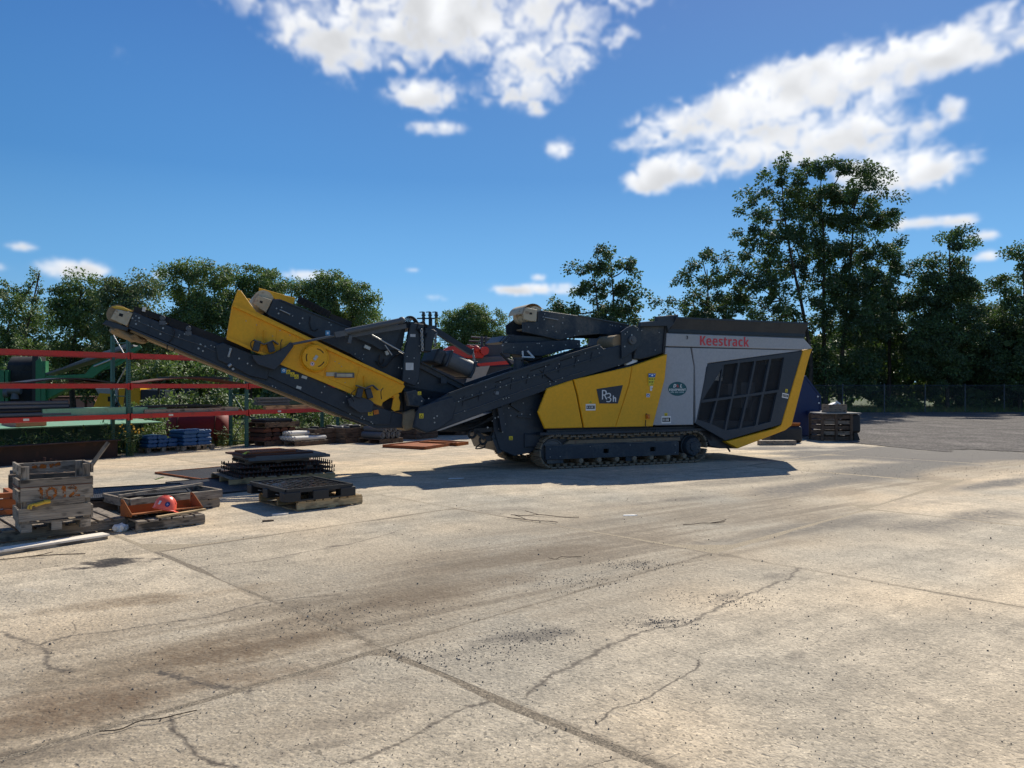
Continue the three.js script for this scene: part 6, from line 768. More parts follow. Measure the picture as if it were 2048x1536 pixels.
{
  // bracket on its pallet with the hard hat
  const c = gp(276.6, 1065).add(gp(408, 1048.6)).multiplyScalar(0.5), yaw = 0.775, q = local(c, yaw), base = q(0, 0, -0.33);
  pallet('wooden_pallet', 'small dark pallet carrying the rusty angle bracket', base, yaw, { w: 0.8, d: 0.66, h: 0.125, nTop: 6, mats: [M.oldWood2, M.oldWood] });
  const b = thing('rusty_bracket', 'orange rusty steel angle bracket with end gussets on pallet', 'bracket', V(...q(0.02, 0.13, -0.33).toArray()), yaw + 0.03);
  part(b, 'plate', turned(box(-0.44, 0.42, 0, 0.014, -0.16, 0.18), { x: -0.12, at: [0, 0.03, 0] }), M.orangeRust); part(b, 'upright_plate', turned(box(-0.43, 0.41, 0, 0.11, -0.012, 0), { x: -0.25, at: [0, 0.012, -0.17] }), M.orangeRust);
  for (const x of [-0.43, 0.41]) { const g = part(b, 'gusset', slab([[-0.18, 0.0], [0.16, 0.03], [0.16, 0.07], [-0.1, 0.21], [-0.17, 0.21]], -0.006, 0.006, 0.002).rotateY(-Math.PI / 2).translate(x, 0, 0), M.orangeRust); part(g, 'bolt_hole', new THREE.CylinderGeometry(0.014, 0.014, 0.0135, 12).rotateZ(Math.PI / 2).translate(x, 0.165, -0.13), M.seam); }
  const s = thing('wood_lath', 'pale split lath lying in front of the hard hat', 'lath', V(...q(0.12, 0.145, -0.07).toArray()), yaw + 0.1); part(s, 'strip', turned(box(-0.28, 0.32, 0, 0.022, -0.03, 0.03), { z: 0.03 }), M.paleWood);
  // hard hat: shell, brim, ridge, stickers
  const hp = q(-0.0, 0.178, -0.24), hat = thing('hard_hat', 'bright orange-red hard hat resting on the rusty bracket', 'hard hat', hp, yaw - 0.5);
  const prof = [[0.128, 0.0], [0.124, 0.03], [0.115, 0.07], [0.095, 0.108], [0.062, 0.134], [0.03, 0.145], [0.0, 0.148]].map(([x, y]) => new THREE.Vector2(x, y));
  const dome = new THREE.LatheGeometry(prof, 40).scale(1.1, 1, 0.94); { const p = dome.attributes.position; for (let i = 0; i < p.count; i++) { const z = p.getZ(i), y = p.getY(i); for (const k of [-0.028, 0, 0.028]) if (y > 0.05) p.setY(i, p.getY(i) + 0.005 * Math.exp(-((z - k) ** 2) / 0.00005)); } dome.computeVertexNormals(); }
  hat.rotation.set(-0.12, yaw - 0.5, -0.2); hat.scale.set(0.95, 1.12, 0.95); hat.position.y += 0.022;
  const shell = part(hat, 'shell', dome, M.helmet);
  part(hat, 'brim', [new THREE.TorusGeometry(0.128, 0.007, 8, 40).rotateX(Math.PI / 2).scale(1.1, 1, 0.95), new THREE.CylinderGeometry(0.1, 0.135, 0.006, 30, 1, false, -0.9, 1.8).rotateY(Math.PI / 2).scale(1.3, 1, 0.9).translate(0.03, -0.002, 0)], M.helmet);
  part(hat, 'ridge', [-0.03, 0, 0.03].map((z) => { const c2 = new THREE.CatmullRomCurve3([-0.115, -0.08, -0.03, 0.03, 0.08, 0.115].map((x) => V(x * 1.05, Math.sqrt(Math.max(0.0004, 1 - (x / 0.135) ** 2)) * 0.146, z))); return new THREE.TubeGeometry(c2, 20, 0.006, 6); }), M.helmet);
  part(shell, 'round_sticker', turned(new THREE.CircleGeometry(0.03, 24), { x: -0.42, at: [0.035, 0.062, 0.1155] }), std({ map: canvasTex(64, 64, (k) => { k.fillStyle = '#1f2c63'; k.fillRect(0, 0, 64, 64); k.fillStyle = '#9aa2c4'; k.fillRect(26, 12, 8, 40); k.fillRect(14, 28, 34, 7); }), roughness: 0.5 }));
  part(shell, 'white_sticker', turned(new THREE.PlaneGeometry(0.032, 0.045), { x: -0.42, y: -0.55, at: [-0.062, 0.066, 0.1] }), M.hiWhite); part(hat, 'inner_band', new THREE.TorusGeometry(0.112, 0.012, 6, 30).rotateX(Math.PI / 2).scale(1.1, 1, 0.94).translate(0, 0.004, 0), M.hiWhite);
}
{
  // pallet and screens behind
  const tr = mid4([[260, 1001.7], [437, 980.6], [396, 969], [204, 984]], 0.24), yaw = 0.86, W = 1.25, D = 0.85, q = local(tr.c, yaw);
  pallet('wooden_pallet', 'grey pallet under the shallow timber tray', V(...q(0, 0, 0).toArray()).setY(0), yaw, { w: 1.2, d: 0.85, h: 0.13, mats: [M.oldWood, M.oldWood2] });
  const t = thing('timber_tray', 'shallow grey timber frame tray with sticks across it', 'tray', V(tr.c.x, 0.135, tr.c.z), yaw);
  for (const z of [-D / 2, D / 2]) part(t, 'side_board', box(-W / 2, W / 2, 0, 0.11, z - 0.02, z + 0.02), M.oldWood); for (const x of [-W / 2, W / 2]) part(t, 'end_board', box(x - 0.02, x + 0.02, 0, 0.108, -D / 2 + 0.022, D / 2 - 0.022, 'z'), M.oldWood2); part(t, 'tray_floor', box(-W / 2, W / 2, -0.001, 0.012, -D / 2, D / 2), M.darkWood); for (let i = 0; i < 5; i++) part(t, 'slat', turned(box(-0.2, 0.2, 0.013, 0.04, -0.035, 0.035), { y: 0.4 + i * 0.6, at: [-0.4 + i * 0.2, 0.001 * i, (i % 2) * 0.2 - 0.1] }), i % 2 ? M.oldWood2 : M.oldWood);
  const s1 = thing('wooden_stick', 'thin grey stick laid across the timber tray', 'stick', V(tr.c.x, 0.27, tr.c.z), yaw + 0.28); part(s1, 'shaft', box(-0.7, 0.68, -0.016, 0.016, -0.02, 0.02), M.oldWood);
  // flat black mesh screens
  const meshTex = texture(256, 256, (u, v) => { const a = Math.abs((u * 16) % 1 - 0.5), b = Math.abs((v * 16) % 1 - 0.5), wire = Math.max(a, b) > 0.36, k = wire ? 1 : 0.35; return [62 * k, 62 * k, 64 * k]; }, { repeat: [2.5, 2.5] });
  const meshM = std({ map: meshTex, roughness: 0.55, metalness: 0.3, bumpMap: grey(256, 256, (u, v) => { const a = Math.abs((u * 16) % 1 - 0.5), b = Math.abs((v * 16) % 1 - 0.5); return smooth(0.3, 0.45, Math.max(a, b)); }, [2.5, 2.5]), bumpScale: 0.006 });
  const screen = (pts, h, label, rail = M.black, yaw0, deep = 0.03) => { const m = mid4(pts, h), a = m.q[1].clone().sub(m.q[0]), b = m.q[3].clone().sub(m.q[0]), L = (a.length() + m.q[2].distanceTo(m.q[3])) / 2, Wd = (b.length() + m.q[1].distanceTo(m.q[2])) / 2, y = yaw0 ?? Math.atan2(-a.z, a.x), t = thing('screen_mesh_panel', label, 'screen panel', V(m.c.x, h - deep, m.c.z), y); const g = box(-L / 2, L / 2, 0, deep * 0.6, -Wd / 2, Wd / 2); part(t, 'mesh', g, meshM); for (const z of [-Wd / 2, Wd / 2]) part(t, 'edge_rail', box(-L / 2, L / 2, 0, deep, z - 0.015, z + 0.015), rail); for (const x of [-L / 2, L / 2]) part(t, 'edge_rail', box(x - 0.015, x + 0.015, 0, deep - 0.001, -Wd / 2 + 0.017, Wd / 2 - 0.017, 'z'), rail); return { t, c: m.c, y, L, Wd }; };
  const a = screen([[95, 1000], [330, 985], [405, 968.5], [183, 972]], 0.2, 'black mesh screen panel lying between the crate and tray');
  pallet('wooden_pallet', 'grey pallet below the black mesh panel beside the crate', V(a.c.x, 0, a.c.z), a.y, { w: Math.min(1.6, a.L), d: Math.min(1.2, a.Wd), h: 0.15, mats: [M.oldWood2, M.darkWood] });
  const tag = (p, label, yaw) => { const t = thing('yellow_tag', label, 'tag', p, yaw); part(t, 'card', turned(new RoundedBoxGeometry(0.13, 0.006, 0.07, 1, 0.002), { z: 0.25 }).translate(0, 0.02, 0), M.safetyYellow); part(t, 'eyelet_wire', rod([-0.06, 0.0, 0], [-0.08, 0.02, 0], 0.004, 5), M.steel); };
  tag(at(319, 959, 12.3), 'yellow tag on the corner of the black mesh panel', 0.6);
  screen([[330, 945], [432, 960], [545, 938], [440, 930]], 0.035, 'grey mesh screen with rust-brown edge lying flat on the concrete', M.rust);
  screen([[372, 965], [500, 990], [560, 962], [432, 950]], 0.03, 'dark mesh panel on the ground in the boom shadow');
  // stack of toothed screens on a pallet
  const sc = gp(552, 957), sy = 0.62, sq = local(sc, sy);
  pallet('wooden_pallet', 'wide grey pallet under the stack of toothed screens', V(...sq(-0.05, 0, 0).toArray()), sy, { w: 1.9, d: 1.2, h: 0.12, nTop: 9, mats: [M.oldWood, M.oldWood2, M.paleWood2] });
  const toothed = (y, w, d, label, dx = 0, dyaw = 0) => { const t = thing('toothed_screen', label, 'screen panel', V(...sq(dx, y, 0).toArray()), sy + dyaw); part(t, 'grid_plate', box(-w / 2, w / 2, 0, 0.02, -d / 2, d / 2), M.darkRust); const n = Math.round(w / 0.075); for (let i = 0; i <= n; i++) for (const z of [-d / 2 - 0.02, d / 2 + 0.02]) part(t, 'tooth', [box(-w / 2 + i * w / n - 0.008, -w / 2 + i * w / n + 0.008, 0.004, 0.012, z - 0.02, z + 0.02), box(-w / 2 + i * w / n - 0.008, -w / 2 + i * w / n + 0.008, 0.004, 0.055, z + Math.sign(z) * 0.012, z + Math.sign(z) * 0.025)], M.black); const m = Math.round(d / 0.1); for (let i = 0; i <= m; i++) for (const x of [-w / 2 - 0.03, w / 2 + 0.03]) part(t, 'tooth', [box(x - 0.03, x + 0.03, 0.004, 0.014, -d / 2 + i * d / m - 0.008, -d / 2 + i * d / m + 0.008), box(x + Math.sign(x) * 0.018, x + Math.sign(x) * 0.034, 0.004, 0.06, -d / 2 + i * d / m - 0.008, -d / 2 + i * d / m + 0.008)], M.black); return t; };
  toothed(0.122, 1.66, 1.15, 'lowest black toothed screen of the stack on the wide pallet'); toothed(0.19, 1.6, 1.1, 'second black toothed screen up in the stack', 0.04, 0.03);
  const sp1 = thing('timber', 'dark timber spacer between the toothed screens', 'timber', V(...sq(-0.35, 0.215, 0).toArray()), sy); part(sp1, 'beam_wood', box(-0.06, 0.06, 0, 0.05, -0.5, 0.5, 'z'), M.darkWood); const sp2 = thing('timber', 'second dark spacer under the upper plates of the stack', 'timber', V(...sq(0.45, 0.215, 0).toArray()), sy); part(sp2, 'beam_wood', box(-0.06, 0.06, 0, 0.05, -0.5, 0.5, 'z'), M.darkWood);
  toothed(0.267, 1.62, 0.95, 'upper toothed screen of the stack, above the timber spacers', 0.02, -0.02);
  const pal2 = pallet('wooden_pallet', 'brown pallet between toothed screens and grey steel plates', V(...sq(-0.1, 0.33, 0).toArray()), sy, { w: 1.15, d: 0.85, h: 0.075, mats: [M.darkWood] });
  [['dark grey steel plate, lowest of the top plates on the stack', 1.5, 0.95, M.gunmetal, 0.1, 0.02], ['grey steel plate, middle of the top plates on the stack', 1.45, 1.0, M.gunmetal, 0.05, -0.05], ['rusty steel plate, upper of the top plates', 1.3, 0.9, M.darkRust, -0.12, 0.06], ['orange-brown rusty plate topping the stack', 0.85, 0.7, M.rust, -0.2, 0.1]].forEach(([l, w, d, m, dx, dy], i) => { const t = thing('steel_sheet', l, 'steel plate', V(...sq(dx, 0.408 + i * 0.031, 0).toArray()), sy + dy); part(t, 'sheet', slab([[-w / 2, -d / 2], [w / 2, -d / 2], [w / 2, d / 2], [-w / 2, d / 2]], 0, 0.03, 0.003).rotateX(-Math.PI / 2), m); part(t, 'folded_lip', box(-w / 2, w / 2, -0.02, -0.001, d / 2 - 0.012, d / 2 - 0.002), m); });
  tag(V(...sq(-0.62, 0.5, 0.25).toArray()), 'yellow tag on top of the steel plate stack', 1.2);
  // wooden pallet with black plastic pallet on it
  const f0 = gp(599, 1023), f1 = gp(727, 1007.5), py = Math.atan2(-(f1.z - f0.z), f1.x - f0.x), pc = f0.clone().add(f1).multiplyScalar(0.5), pq = local(pc, py), pctr = pq(-0.02, 0, -0.6);
  pallet('wooden_pallet', 'fresh yellow-brown wooden pallet under the black plastic pallet', pctr, py, { w: 1.02, d: 1.2, h: 0.135, nTop: 8, mats: [M.paleWood, M.paleWood2] });
  const bp = thing('plastic_pallet', 'black plastic pallet with open grid deck on a wooden pallet', 'pallet', V(...pq(-0.16, 0.139, -0.62).toArray()), py - 0.03), w = 1.0, d = 1.2, h = 0.16;
  for (const z of [-d / 2 + 0.05, 0, d / 2 - 0.05]) for (const x of [-w / 2 + 0.08, 0, w / 2 - 0.08]) part(bp, 'foot', new RoundedBoxGeometry(0.24, h - 0.03, 0.16, 1, 0.012).translate(x, (h - 0.03) / 2, z), M.black);
  for (const z of [-d / 2, d / 2]) { part(bp, 'edge_rail', box(-w / 2, w / 2, h - 0.045, h + 0.01, z - 0.015, z + 0.015), M.black); part(bp, 'bottom_runner', box(-w / 2, w / 2, 0, 0.018, z - 0.03, z + 0.03), M.black); } for (const x of [-w / 2, w / 2]) part(bp, 'edge_rail', box(x - 0.015, x + 0.015, h - 0.045, h + 0.009, -d / 2 + 0.016, d / 2 - 0.016, 'z'), M.black);
  for (let i = 1; i < 12; i++) part(bp, 'deck_rib', box(-w / 2 + i * w / 12 - 0.005, -w / 2 + i * w / 12 + 0.005, h - 0.04, h - 0.004, -d / 2 + 0.016, d / 2 - 0.016, 'z'), M.black); for (let i = 1; i < 14; i++) part(bp, 'deck_rib', box(-w / 2 + 0.016, w / 2 - 0.016, h - 0.042, h - 0.006, -d / 2 + i * d / 14 - 0.005, -d / 2 + i * d / 14 + 0.005), M.glossBlack); { const g = new THREE.PlaneGeometry(w - 0.06, d - 0.06, 40, 48).rotateX(-Math.PI / 2), p = g.attributes.position; for (let i = 0; i < p.count; i++) p.setY(i, h - 0.012 + 0.035 * (fbm(p.getX(i) * 9 + 60, p.getZ(i) * 9 + 60, 4) - 0.5) + 0.012 * Math.abs(vn(p.getX(i) * 22 + 9, p.getZ(i) * 22 + 70) - 0.5)); g.computeVertexNormals(); part(bp, 'plastic_film', g, M.glossBlack); }
  for (const [x, z] of [[-0.1, 0.618], [0.35, 0.618]]) part(bp, 'moulded_mark', box(x, x + 0.09, 0.07, 0.08, z - 0.02, z - 0.0), M.gunmetal); for (const z of [-0.28, 0.3]) part(bp, 'moulded_mark', box(-w / 2 - 0.018, -w / 2 - 0.0, 0.07, 0.082, z, z + 0.09, 'z'), M.gunmetal);
  // loose bits of wood on the concrete
  [[560, 1030, 0.5, 0.22, 0.07, 'broken pale wood chip with a dark knot in front of the pallets'], [536, 1043, 0.35, 0.14, 0.03, 'small dark wood splinter in front of the pallets'], [1260, 1031, 0.1, 0.2, 0.06, 'flat white paper scrap on the open concrete'], [912, 957, 0.2, 0.3, 0.07, 'pale scrap lying in the crusher shadow']].forEach(([u, v, y, L, w2, l], i) => { const t = thing(i > 1 ? 'paper_scrap' : 'wood_splinter', l, 'scrap', gp(u, v), y); part(t, 'chip', slab([[-L / 2, -w2 / 2], [L * 0.2, -w2 * 0.6], [L / 2, -w2 * 0.1], [L * 0.3, w2 / 2], [-L * 0.4, w2 * 0.4]], 0, i > 1 ? 0.008 : 0.02, 0.002).rotateX(-Math.PI / 2), i > 1 ? M.hiWhite : i ? M.darkWood : M.bleached); });
  [[1090, 1033, 2.9, 0.9], [1065, 1042, 2.7, 0.7], [1410, 1048, 0.4, 0.6], [1130, 1117, 0.35, 0.35], [300, 1446, 0.55, 0.45], [30, 1120, 0.5, 1.2]].forEach(([u, v, y, L], i) => { const p = gp(u, v), t = thing('twig', ['long dry twig near the crusher shadow', 'forked dry twig just in front of the long twig', 'bent dry twig on the open concrete', 'short dry twig at mid distance', 'dark twig lying along the joint at lower left', 'thin twig beside the white plank'][i], 'twig', p, y), r = rng(i + 50); const pts = [...Array(6)].map((_, k) => [(k / 5 - 0.5) * L, 0.005 + 0.014 * r(), (r() - 0.5) * 0.12 * L]); part(t, 'stem', hose(pts, L < 0.5 ? 0.003 : 0.0045, 14, 5), M.darkWood); if (L > 0.5) part(t, 'side_shoot', hose([pts[3], [pts[3][0] + 0.1, 0.03, pts[3][2] + 0.06], [pts[3][0] + 0.2, 0.05, pts[3][2] + 0.07]], 0.004, 6, 5), M.darkWood); });
}
// ---------- trees, shrubs, weeds, grass, stones ----------
const leafMat = (r, g, b, tr) => new THREE.MeshPhysicalMaterial({ color: lin(r, g, b), vertexColors: true, roughness: 0.75, transmission: tr, thickness: 0, side: THREE.DoubleSide });
const LEAF = { deep: leafMat(0.085, 0.145, 0.032, 0.46), mid: leafMat(0.14, 0.215, 0.042, 0.5), fresh: leafMat(0.13, 0.21, 0.042, 0.48), olive: leafMat(0.13, 0.185, 0.05, 0.46), weed: leafMat(0.14, 0.21, 0.045, 0.46) };
const bark = std({ map: texture(256, 256, (u, v) => { const n = fbm(u * 16, v * 4, 4, 16), k = 0.55 + 0.9 * n * vn(u * 64, v * 16, 64); return [92 * k, 80 * k, 68 * k]; }, { repeat: [2, 1] }), roughness: 1 });
let leafCount = 0;
class Leaves {
  constructor() { this.p = []; this.c = []; this.uv = []; }
  // one folded leaf: two triangles hinged on the midrib
  add(c, dir, up, len, wid, tone) {
    const side = dir.clone().cross(up).normalize().multiplyScalar(wid), t = dir.clone().multiplyScalar(len), drop = up.clone().multiplyScalar(-wid * 0.35);
    const a = c, b = c.clone().add(t), m = c.clone().addScaledVector(t, 0.5), l = m.clone().add(side).add(drop), r = m.clone().sub(side).add(drop);
    for (const q of [a, l, b, a, b, r]) { this.p.push(q.x, q.y, q.z); this.c.push(tone[0], tone[1], tone[2]); this.uv.push(0, 0); }
  }
  geo() { const g = new THREE.BufferGeometry(); g.setAttribute('position', new THREE.Float32BufferAttribute(this.p, 3)); g.setAttribute('color', new THREE.Float32BufferAttribute(this.c, 3)); g.setAttribute('uv', new THREE.Float32BufferAttribute(this.uv, 2)); g.computeVertexNormals(); return g; }
}
function limb(pts, r0, r1, seg = 6) { const c = new THREE.CatmullRomCurve3(pts), n = Math.max(3, pts.length * 3), g = new THREE.TubeGeometry(c, n, 1, seg), p = g.attributes.position; for (let i = 0; i <= n; i++) { const q = c.getPointAt(i / n), r = mix(r0, r1, i / n); for (let j = 0; j <= seg; j++) { const k = i * (seg + 1) + j; p.setXYZ(k, q.x + (p.getX(k) - q.x) * r, q.y + (p.getY(k) - q.y) * r, q.z + (p.getZ(k) - q.z) * r); } } return g; }
const rndDir = (r) => { const z = 2 * r() - 1, a = r() * 6.2832, s = Math.sqrt(1 - z * z); return V(Math.cos(a) * s, z, Math.sin(a) * s); };
// base: ground point; trunks: lists of points above it; lobes: [x, y, z, rx, ry, rz] about the base; clumps: per lobe
function tree(name, label, category, base, { trunks, lobes, seed, leaf = 0.15, per = 46, density = 1, clump = 0.42, mat = LEAF.deep, spray = 0, r0 = 0.14, group }) {
  const r = rng(seed), t = thing(name, label, category, base, 0, group), L = new Leaves(), wood = [], twigs = [];
  for (const tr of trunks) wood.push(limb(tr.map((p) => V(...p)), r0, 0.03, 7));
  const nearestTrunk = (c) => { let best = null, bd = 1e9; for (const tr of trunks) for (let i = 0; i < tr.length - 1; i++) for (let k = 0; k < 5; k++) { const q = V(...tr[i]).lerp(V(...tr[i + 1]), k / 5), d = q.distanceTo(c) + Math.max(0, q.y - c.y + 0.3) * 3; if (d < bd) { bd = d; best = q; } } return best; };
  for (const [lx, ly, lz, rx, ry, rz] of lobes) {
    const n = Math.max(3, Math.round(density * (group === 'trees behind the rack' ? 2.1 : 1.05) * 4.19 * rx * ry * rz / (clump ** 3 * 4.19) * 1.7)), core = V(lx, ly, lz);
    if (trunks.length) { const a = nearestTrunk(core); if (a) { const m = a.clone().lerp(core, 0.5); m.y -= 0.12 * a.distanceTo(core); wood.push(limb([a, m, core], 0.03 + 0.012 * a.distanceTo(core), 0.014, 5)); } }
    for (let k = 0; k < n; k++) {
      const d = rndDir(r).multiplyScalar(Math.pow(r(), 0.42)), c = V(lx + d.x * rx, ly + d.y * ry, lz + d.z * rz), size = clump * (0.6 + 0.7 * r()), tone0 = 0.72 + 0.56 * r(), yl = (r() - 0.4) * 0.25;
      if (trunks.length && r() < 0.4) twigs.push(limb([core.clone().lerp(c, 0.1), core.clone().lerp(c, 0.6).add(V(0, -0.06, 0)), c], 0.015, 0.006, 4));
      const out = V(d.x, 0.25 + 0.4 * d.y, d.z).normalize();
      for (let i = 0; i < per * 2.2; i++) {
        let q, dir;
        if (spray) { // fronds hanging along a short twig
          const s = r(), w = rndDir(r); q = c.clone().addScaledVector(out, (s - 0.3) * size * 1.5).addScaledVector(w, size * 0.45 * (0.3 + r())); q.y -= spray * s * s * size * 0.9; dir = w.add(V(out.x * 0.8, -0.5, out.z * 0.8)).normalize();
        } else { const w = rndDir(r).multiplyScalar(size * Math.pow(r(), 0.45)); q = c.clone().add(w.multiply(V(1, 0.72, 1))); dir = rndDir(r).add(V(0, -0.25, 0)).normalize(); }
        const tone = tone0 * (0.75 + 0.5 * r()), s = leaf * 0.72 * (0.6 + 0.7 * r());
        L.add(q, dir, rndDir(r).add(V(0, 0.8, 0)).normalize(), s, s * 0.36, [tone * (1 + yl), tone * (1 + yl * 0.4), tone * (1 - yl * 0.5)]);
      }
    }
  }
  if (wood.length) part(t, 'trunk', wood, bark); if (twigs.length) part(t, 'twigs', twigs, bark);
  part(t, trunks.length ? 'crown' : 'foliage', L.geo(), mat); leafCount += L.p.length / 18;
  return t;
}
// measure a tree in the picture: depth, trunk pixels, lobes as [u, v, half width, half height] in pixels
function surveyed(name, label, depth, trunkPx, lobePx, o) {
  const k = depth / FOCAL, b = at(trunkPx[0][0][0], 800, depth).setY(0), r = rng(o.seed * 3 + 1), rel = (u, v) => { const p = at(u, v, depth); return [p.x - b.x, p.y]; };
  const trunks = trunkPx.map((l) => [[l === trunkPx[0] ? 0 : rel(...l[0])[0], 0, 0], ...l.map(([u, v]) => [...rel(u, v), (r() - 0.5) * 0.7])]);
  const lobes = lobePx.map(([u, v, rx, ry]) => { const [x, y] = rel(u, v); return [x, y, (r() - 0.5) * 1.6, rx * k * (o.wide ?? 1), ry * k, Math.max(0.7, rx * k * 0.85)]; });
  return tree(name, label, o.category ?? 'tree', b, { ...o, trunks, lobes });
}
{
  const G = 'trees behind the rack', F = 'trees along the fence';
  // left: broad leafed trees behind the rack
  surveyed('leafy_tree', 'loose young tree with wispy upright shoots at the left edge', 31, [[[10, 760], [20, 650], [60, 560]], [[40, 760], [60, 640], [72, 545]]], [[10, 660, 60, 55], [30, 690, 70, 30], [70, 640, 20, 40], [18, 590, 26, 30], [66, 575, 14, 38], [-10, 600, 40, 50], [40, 620, 28, 30]], { seed: 11, mat: LEAF.fresh, leaf: 0.120, clump: 0.32, per: 45, density: 0.95, spray: 0.4, r0: 0.03 });
  surveyed('leafy_tree', 'dark dense tree behind the green screener', 34, [[[150, 740], [155, 640], [160, 580]]], [[130, 600, 42, 40], [165, 580, 46, 34], [120, 660, 38, 50], [170, 650, 50, 60], [140, 720, 50, 40]], { seed: 12, mat: LEAF.mid, clump: 0.5, per: 78, leaf: 0.152, group: G });
  surveyed('leafy_tree', 'olive green rounded tree above the boom head', 32, [[[250, 740], [255, 650], [262, 590]]], [[235, 590, 46, 34], [280, 570, 36, 30], [260, 640, 62, 46], [230, 690, 50, 40], [290, 680, 40, 50]], { seed: 13, mat: LEAF.olive, clump: 0.46, per: 78, leaf: 0.136, density: 1.05, group: G });
  surveyed('leafy_tree', 'tall dark tree between the boom and the screen box', 40, [[[375, 740], [375, 640], [372, 560]], [[420, 740], [424, 640], [430, 570]]], [[350, 560, 28, 36], [385, 545, 34, 28], [430, 560, 38, 32], [370, 620, 56, 50], [430, 640, 56, 60], [350, 690, 50, 50], [410, 710, 70, 50]], { seed: 14, mat: LEAF.mid, clump: 0.52, per: 75, leaf: 0.160, group: G });
  surveyed('leafy_tree', 'green tree directly behind the yellow screen box', 42, [[[500, 740], [505, 640], [510, 590]]], [[480, 560, 34, 26], [520, 556, 44, 24], [560, 575, 40, 26], [500, 620, 70, 50], [560, 650, 60, 50], [500, 700, 80, 50]], { seed: 15, mat: LEAF.mid, clump: 0.52, per: 72, leaf: 0.160, group: G });
  surveyed('leafy_tree', 'full round tree above the lift cylinder', 38, [[[660, 740], [664, 660], [668, 600]], [[690, 740], [700, 660], [715, 600]]], [[625, 585, 40, 34], [665, 572, 42, 26], [710, 585, 34, 30], [735, 620, 26, 36], [650, 630, 60, 46], [710, 650, 46, 40], [660, 700, 90, 50]], { seed: 16, mat: LEAF.mid, clump: 0.46, per: 78, leaf: 0.144, group: G });
  surveyed('leafy_tree', 'small green tree left of the magnet, low behind it', 44, [[[770, 760], [772, 690], [770, 650]]], [[765, 655, 24, 22], [780, 700, 44, 36], [760, 730, 50, 36]], { seed: 17, mat: LEAF.fresh, clump: 0.45, per: 69, leaf: 0.144, group: G });
  surveyed('leafy_tree', 'round green tree in the gap right of the power pole', 45, [[[930, 760], [930, 690], [928, 640]]], [[925, 625, 34, 22], [905, 650, 30, 26], [955, 640, 34, 26], [985, 640, 26, 18], [930, 680, 56, 36], [990, 670, 30, 30]], { seed: 18, mat: LEAF.mid, clump: 0.45, per: 75, leaf: 0.136, group: G });
  // right of centre: airy locust-like trees
  const airy = { leaf: 0.232, clump: 0.62, per: 69, spray: 1.0, mat: LEAF.deep, r0: 0.16, wide: 1.16 };
  surveyed('locust_tree', 'airy tree behind the upper side conveyor', 50, [[[1225, 720], [1228, 620], [1222, 540]], [[1200, 720], [1196, 640], [1190, 560]]], [[1190, 503, 20, 12], [1180, 540, 36, 20], [1225, 530, 40, 22], [1262, 520, 24, 18], [1170, 580, 36, 22], [1215, 580, 44, 26], [1260, 570, 34, 24], [1190, 622, 50, 24], [1250, 615, 40, 22], [1120, 612, 34, 20], [1215, 650, 80, 22]], { ...airy, seed: 21, density: 0.85 });
  surveyed('locust_tree', 'airy mid-height tree just left of the tall pair', 52, [[[1425, 760], [1420, 640], [1412, 540]], [[1400, 760], [1395, 660], [1385, 600]]], [[1400, 512, 26, 12], [1445, 520, 26, 12], [1385, 550, 40, 22], [1430, 560, 40, 24], [1360, 600, 40, 26], [1410, 610, 46, 26], [1455, 600, 34, 26], [1370, 640, 50, 20], [1440, 645, 50, 20]], { ...airy, seed: 22, density: 0.75 });
  surveyed('locust_tree', 'tallest airy tree leaning left, bare forked trunk showing', 52, [[[1618, 720], [1606, 620], [1580, 500], [1566, 400], [1560, 345]], [[1600, 720], [1590, 640], [1560, 590]]], [[1560, 335, 44, 18], [1535, 375, 40, 20], [1580, 370, 36, 22], [1510, 415, 30, 18], [1555, 420, 46, 22], [1530, 460, 50, 20], [1580, 465, 34, 26], [1505, 500, 40, 22], [1550, 520, 46, 24], [1500, 550, 44, 24], [1545, 570, 46, 24], [1480, 590, 40, 26], [1530, 620, 56, 26], [1570, 650, 46, 20]], { ...airy, seed: 23, density: 0.9, r0: 0.17 });
  surveyed('locust_tree', 'tall airy tree with twin trunks, right of the leaning one', 53, [[[1652, 760], [1650, 620], [1645, 480], [1640, 380]], [[1680, 760], [1690, 620], [1700, 500], [1705, 400]]], [[1640, 335, 40, 20], [1690, 325, 40, 14], [1720, 345, 40, 22], [1640, 385, 46, 26], [1700, 390, 56, 26], [1750, 400, 24, 20], [1650, 440, 50, 26], [1720, 440, 60, 24], [1765, 435, 30, 16], [1640, 500, 46, 30], [1700, 500, 56, 30], [1750, 505, 40, 26], [1660, 560, 50, 34], [1720, 570, 60, 36], [1650, 620, 50, 34], [1710, 640, 66, 40], [1606, 400, 34, 30], [1602, 470, 34, 30], [1604, 545, 38, 34], [1755, 560, 44, 36]], { ...airy, seed: 24, density: 1.05, r0: 0.18 });
  surveyed('locust_tree', 'slim tree between the tall pair and the dark conical trees', 54, [[[1775, 760], [1778, 640], [1785, 520]]], [[1788, 495, 16, 18], [1780, 540, 34, 24], [1765, 590, 44, 34], [1800, 620, 46, 40], [1770, 680, 60, 50]], { ...airy, seed: 25, density: 0.95 });
  surveyed('maple_tree', 'dense dark conical tree near the right edge', 53, [[[1895, 760], [1898, 640], [1900, 500]]], [[1925, 480, 22, 20], [1885, 490, 30, 24], [1930, 530, 30, 30], [1870, 540, 40, 40], [1915, 580, 56, 44], [1860, 610, 50, 50], [1900, 660, 70, 50], [1870, 730, 70, 50], [1840, 680, 50, 50]], { seed: 26, mat: LEAF.deep, clump: 0.66, per: 90, leaf: 0.240, density: 1.15, group: F });
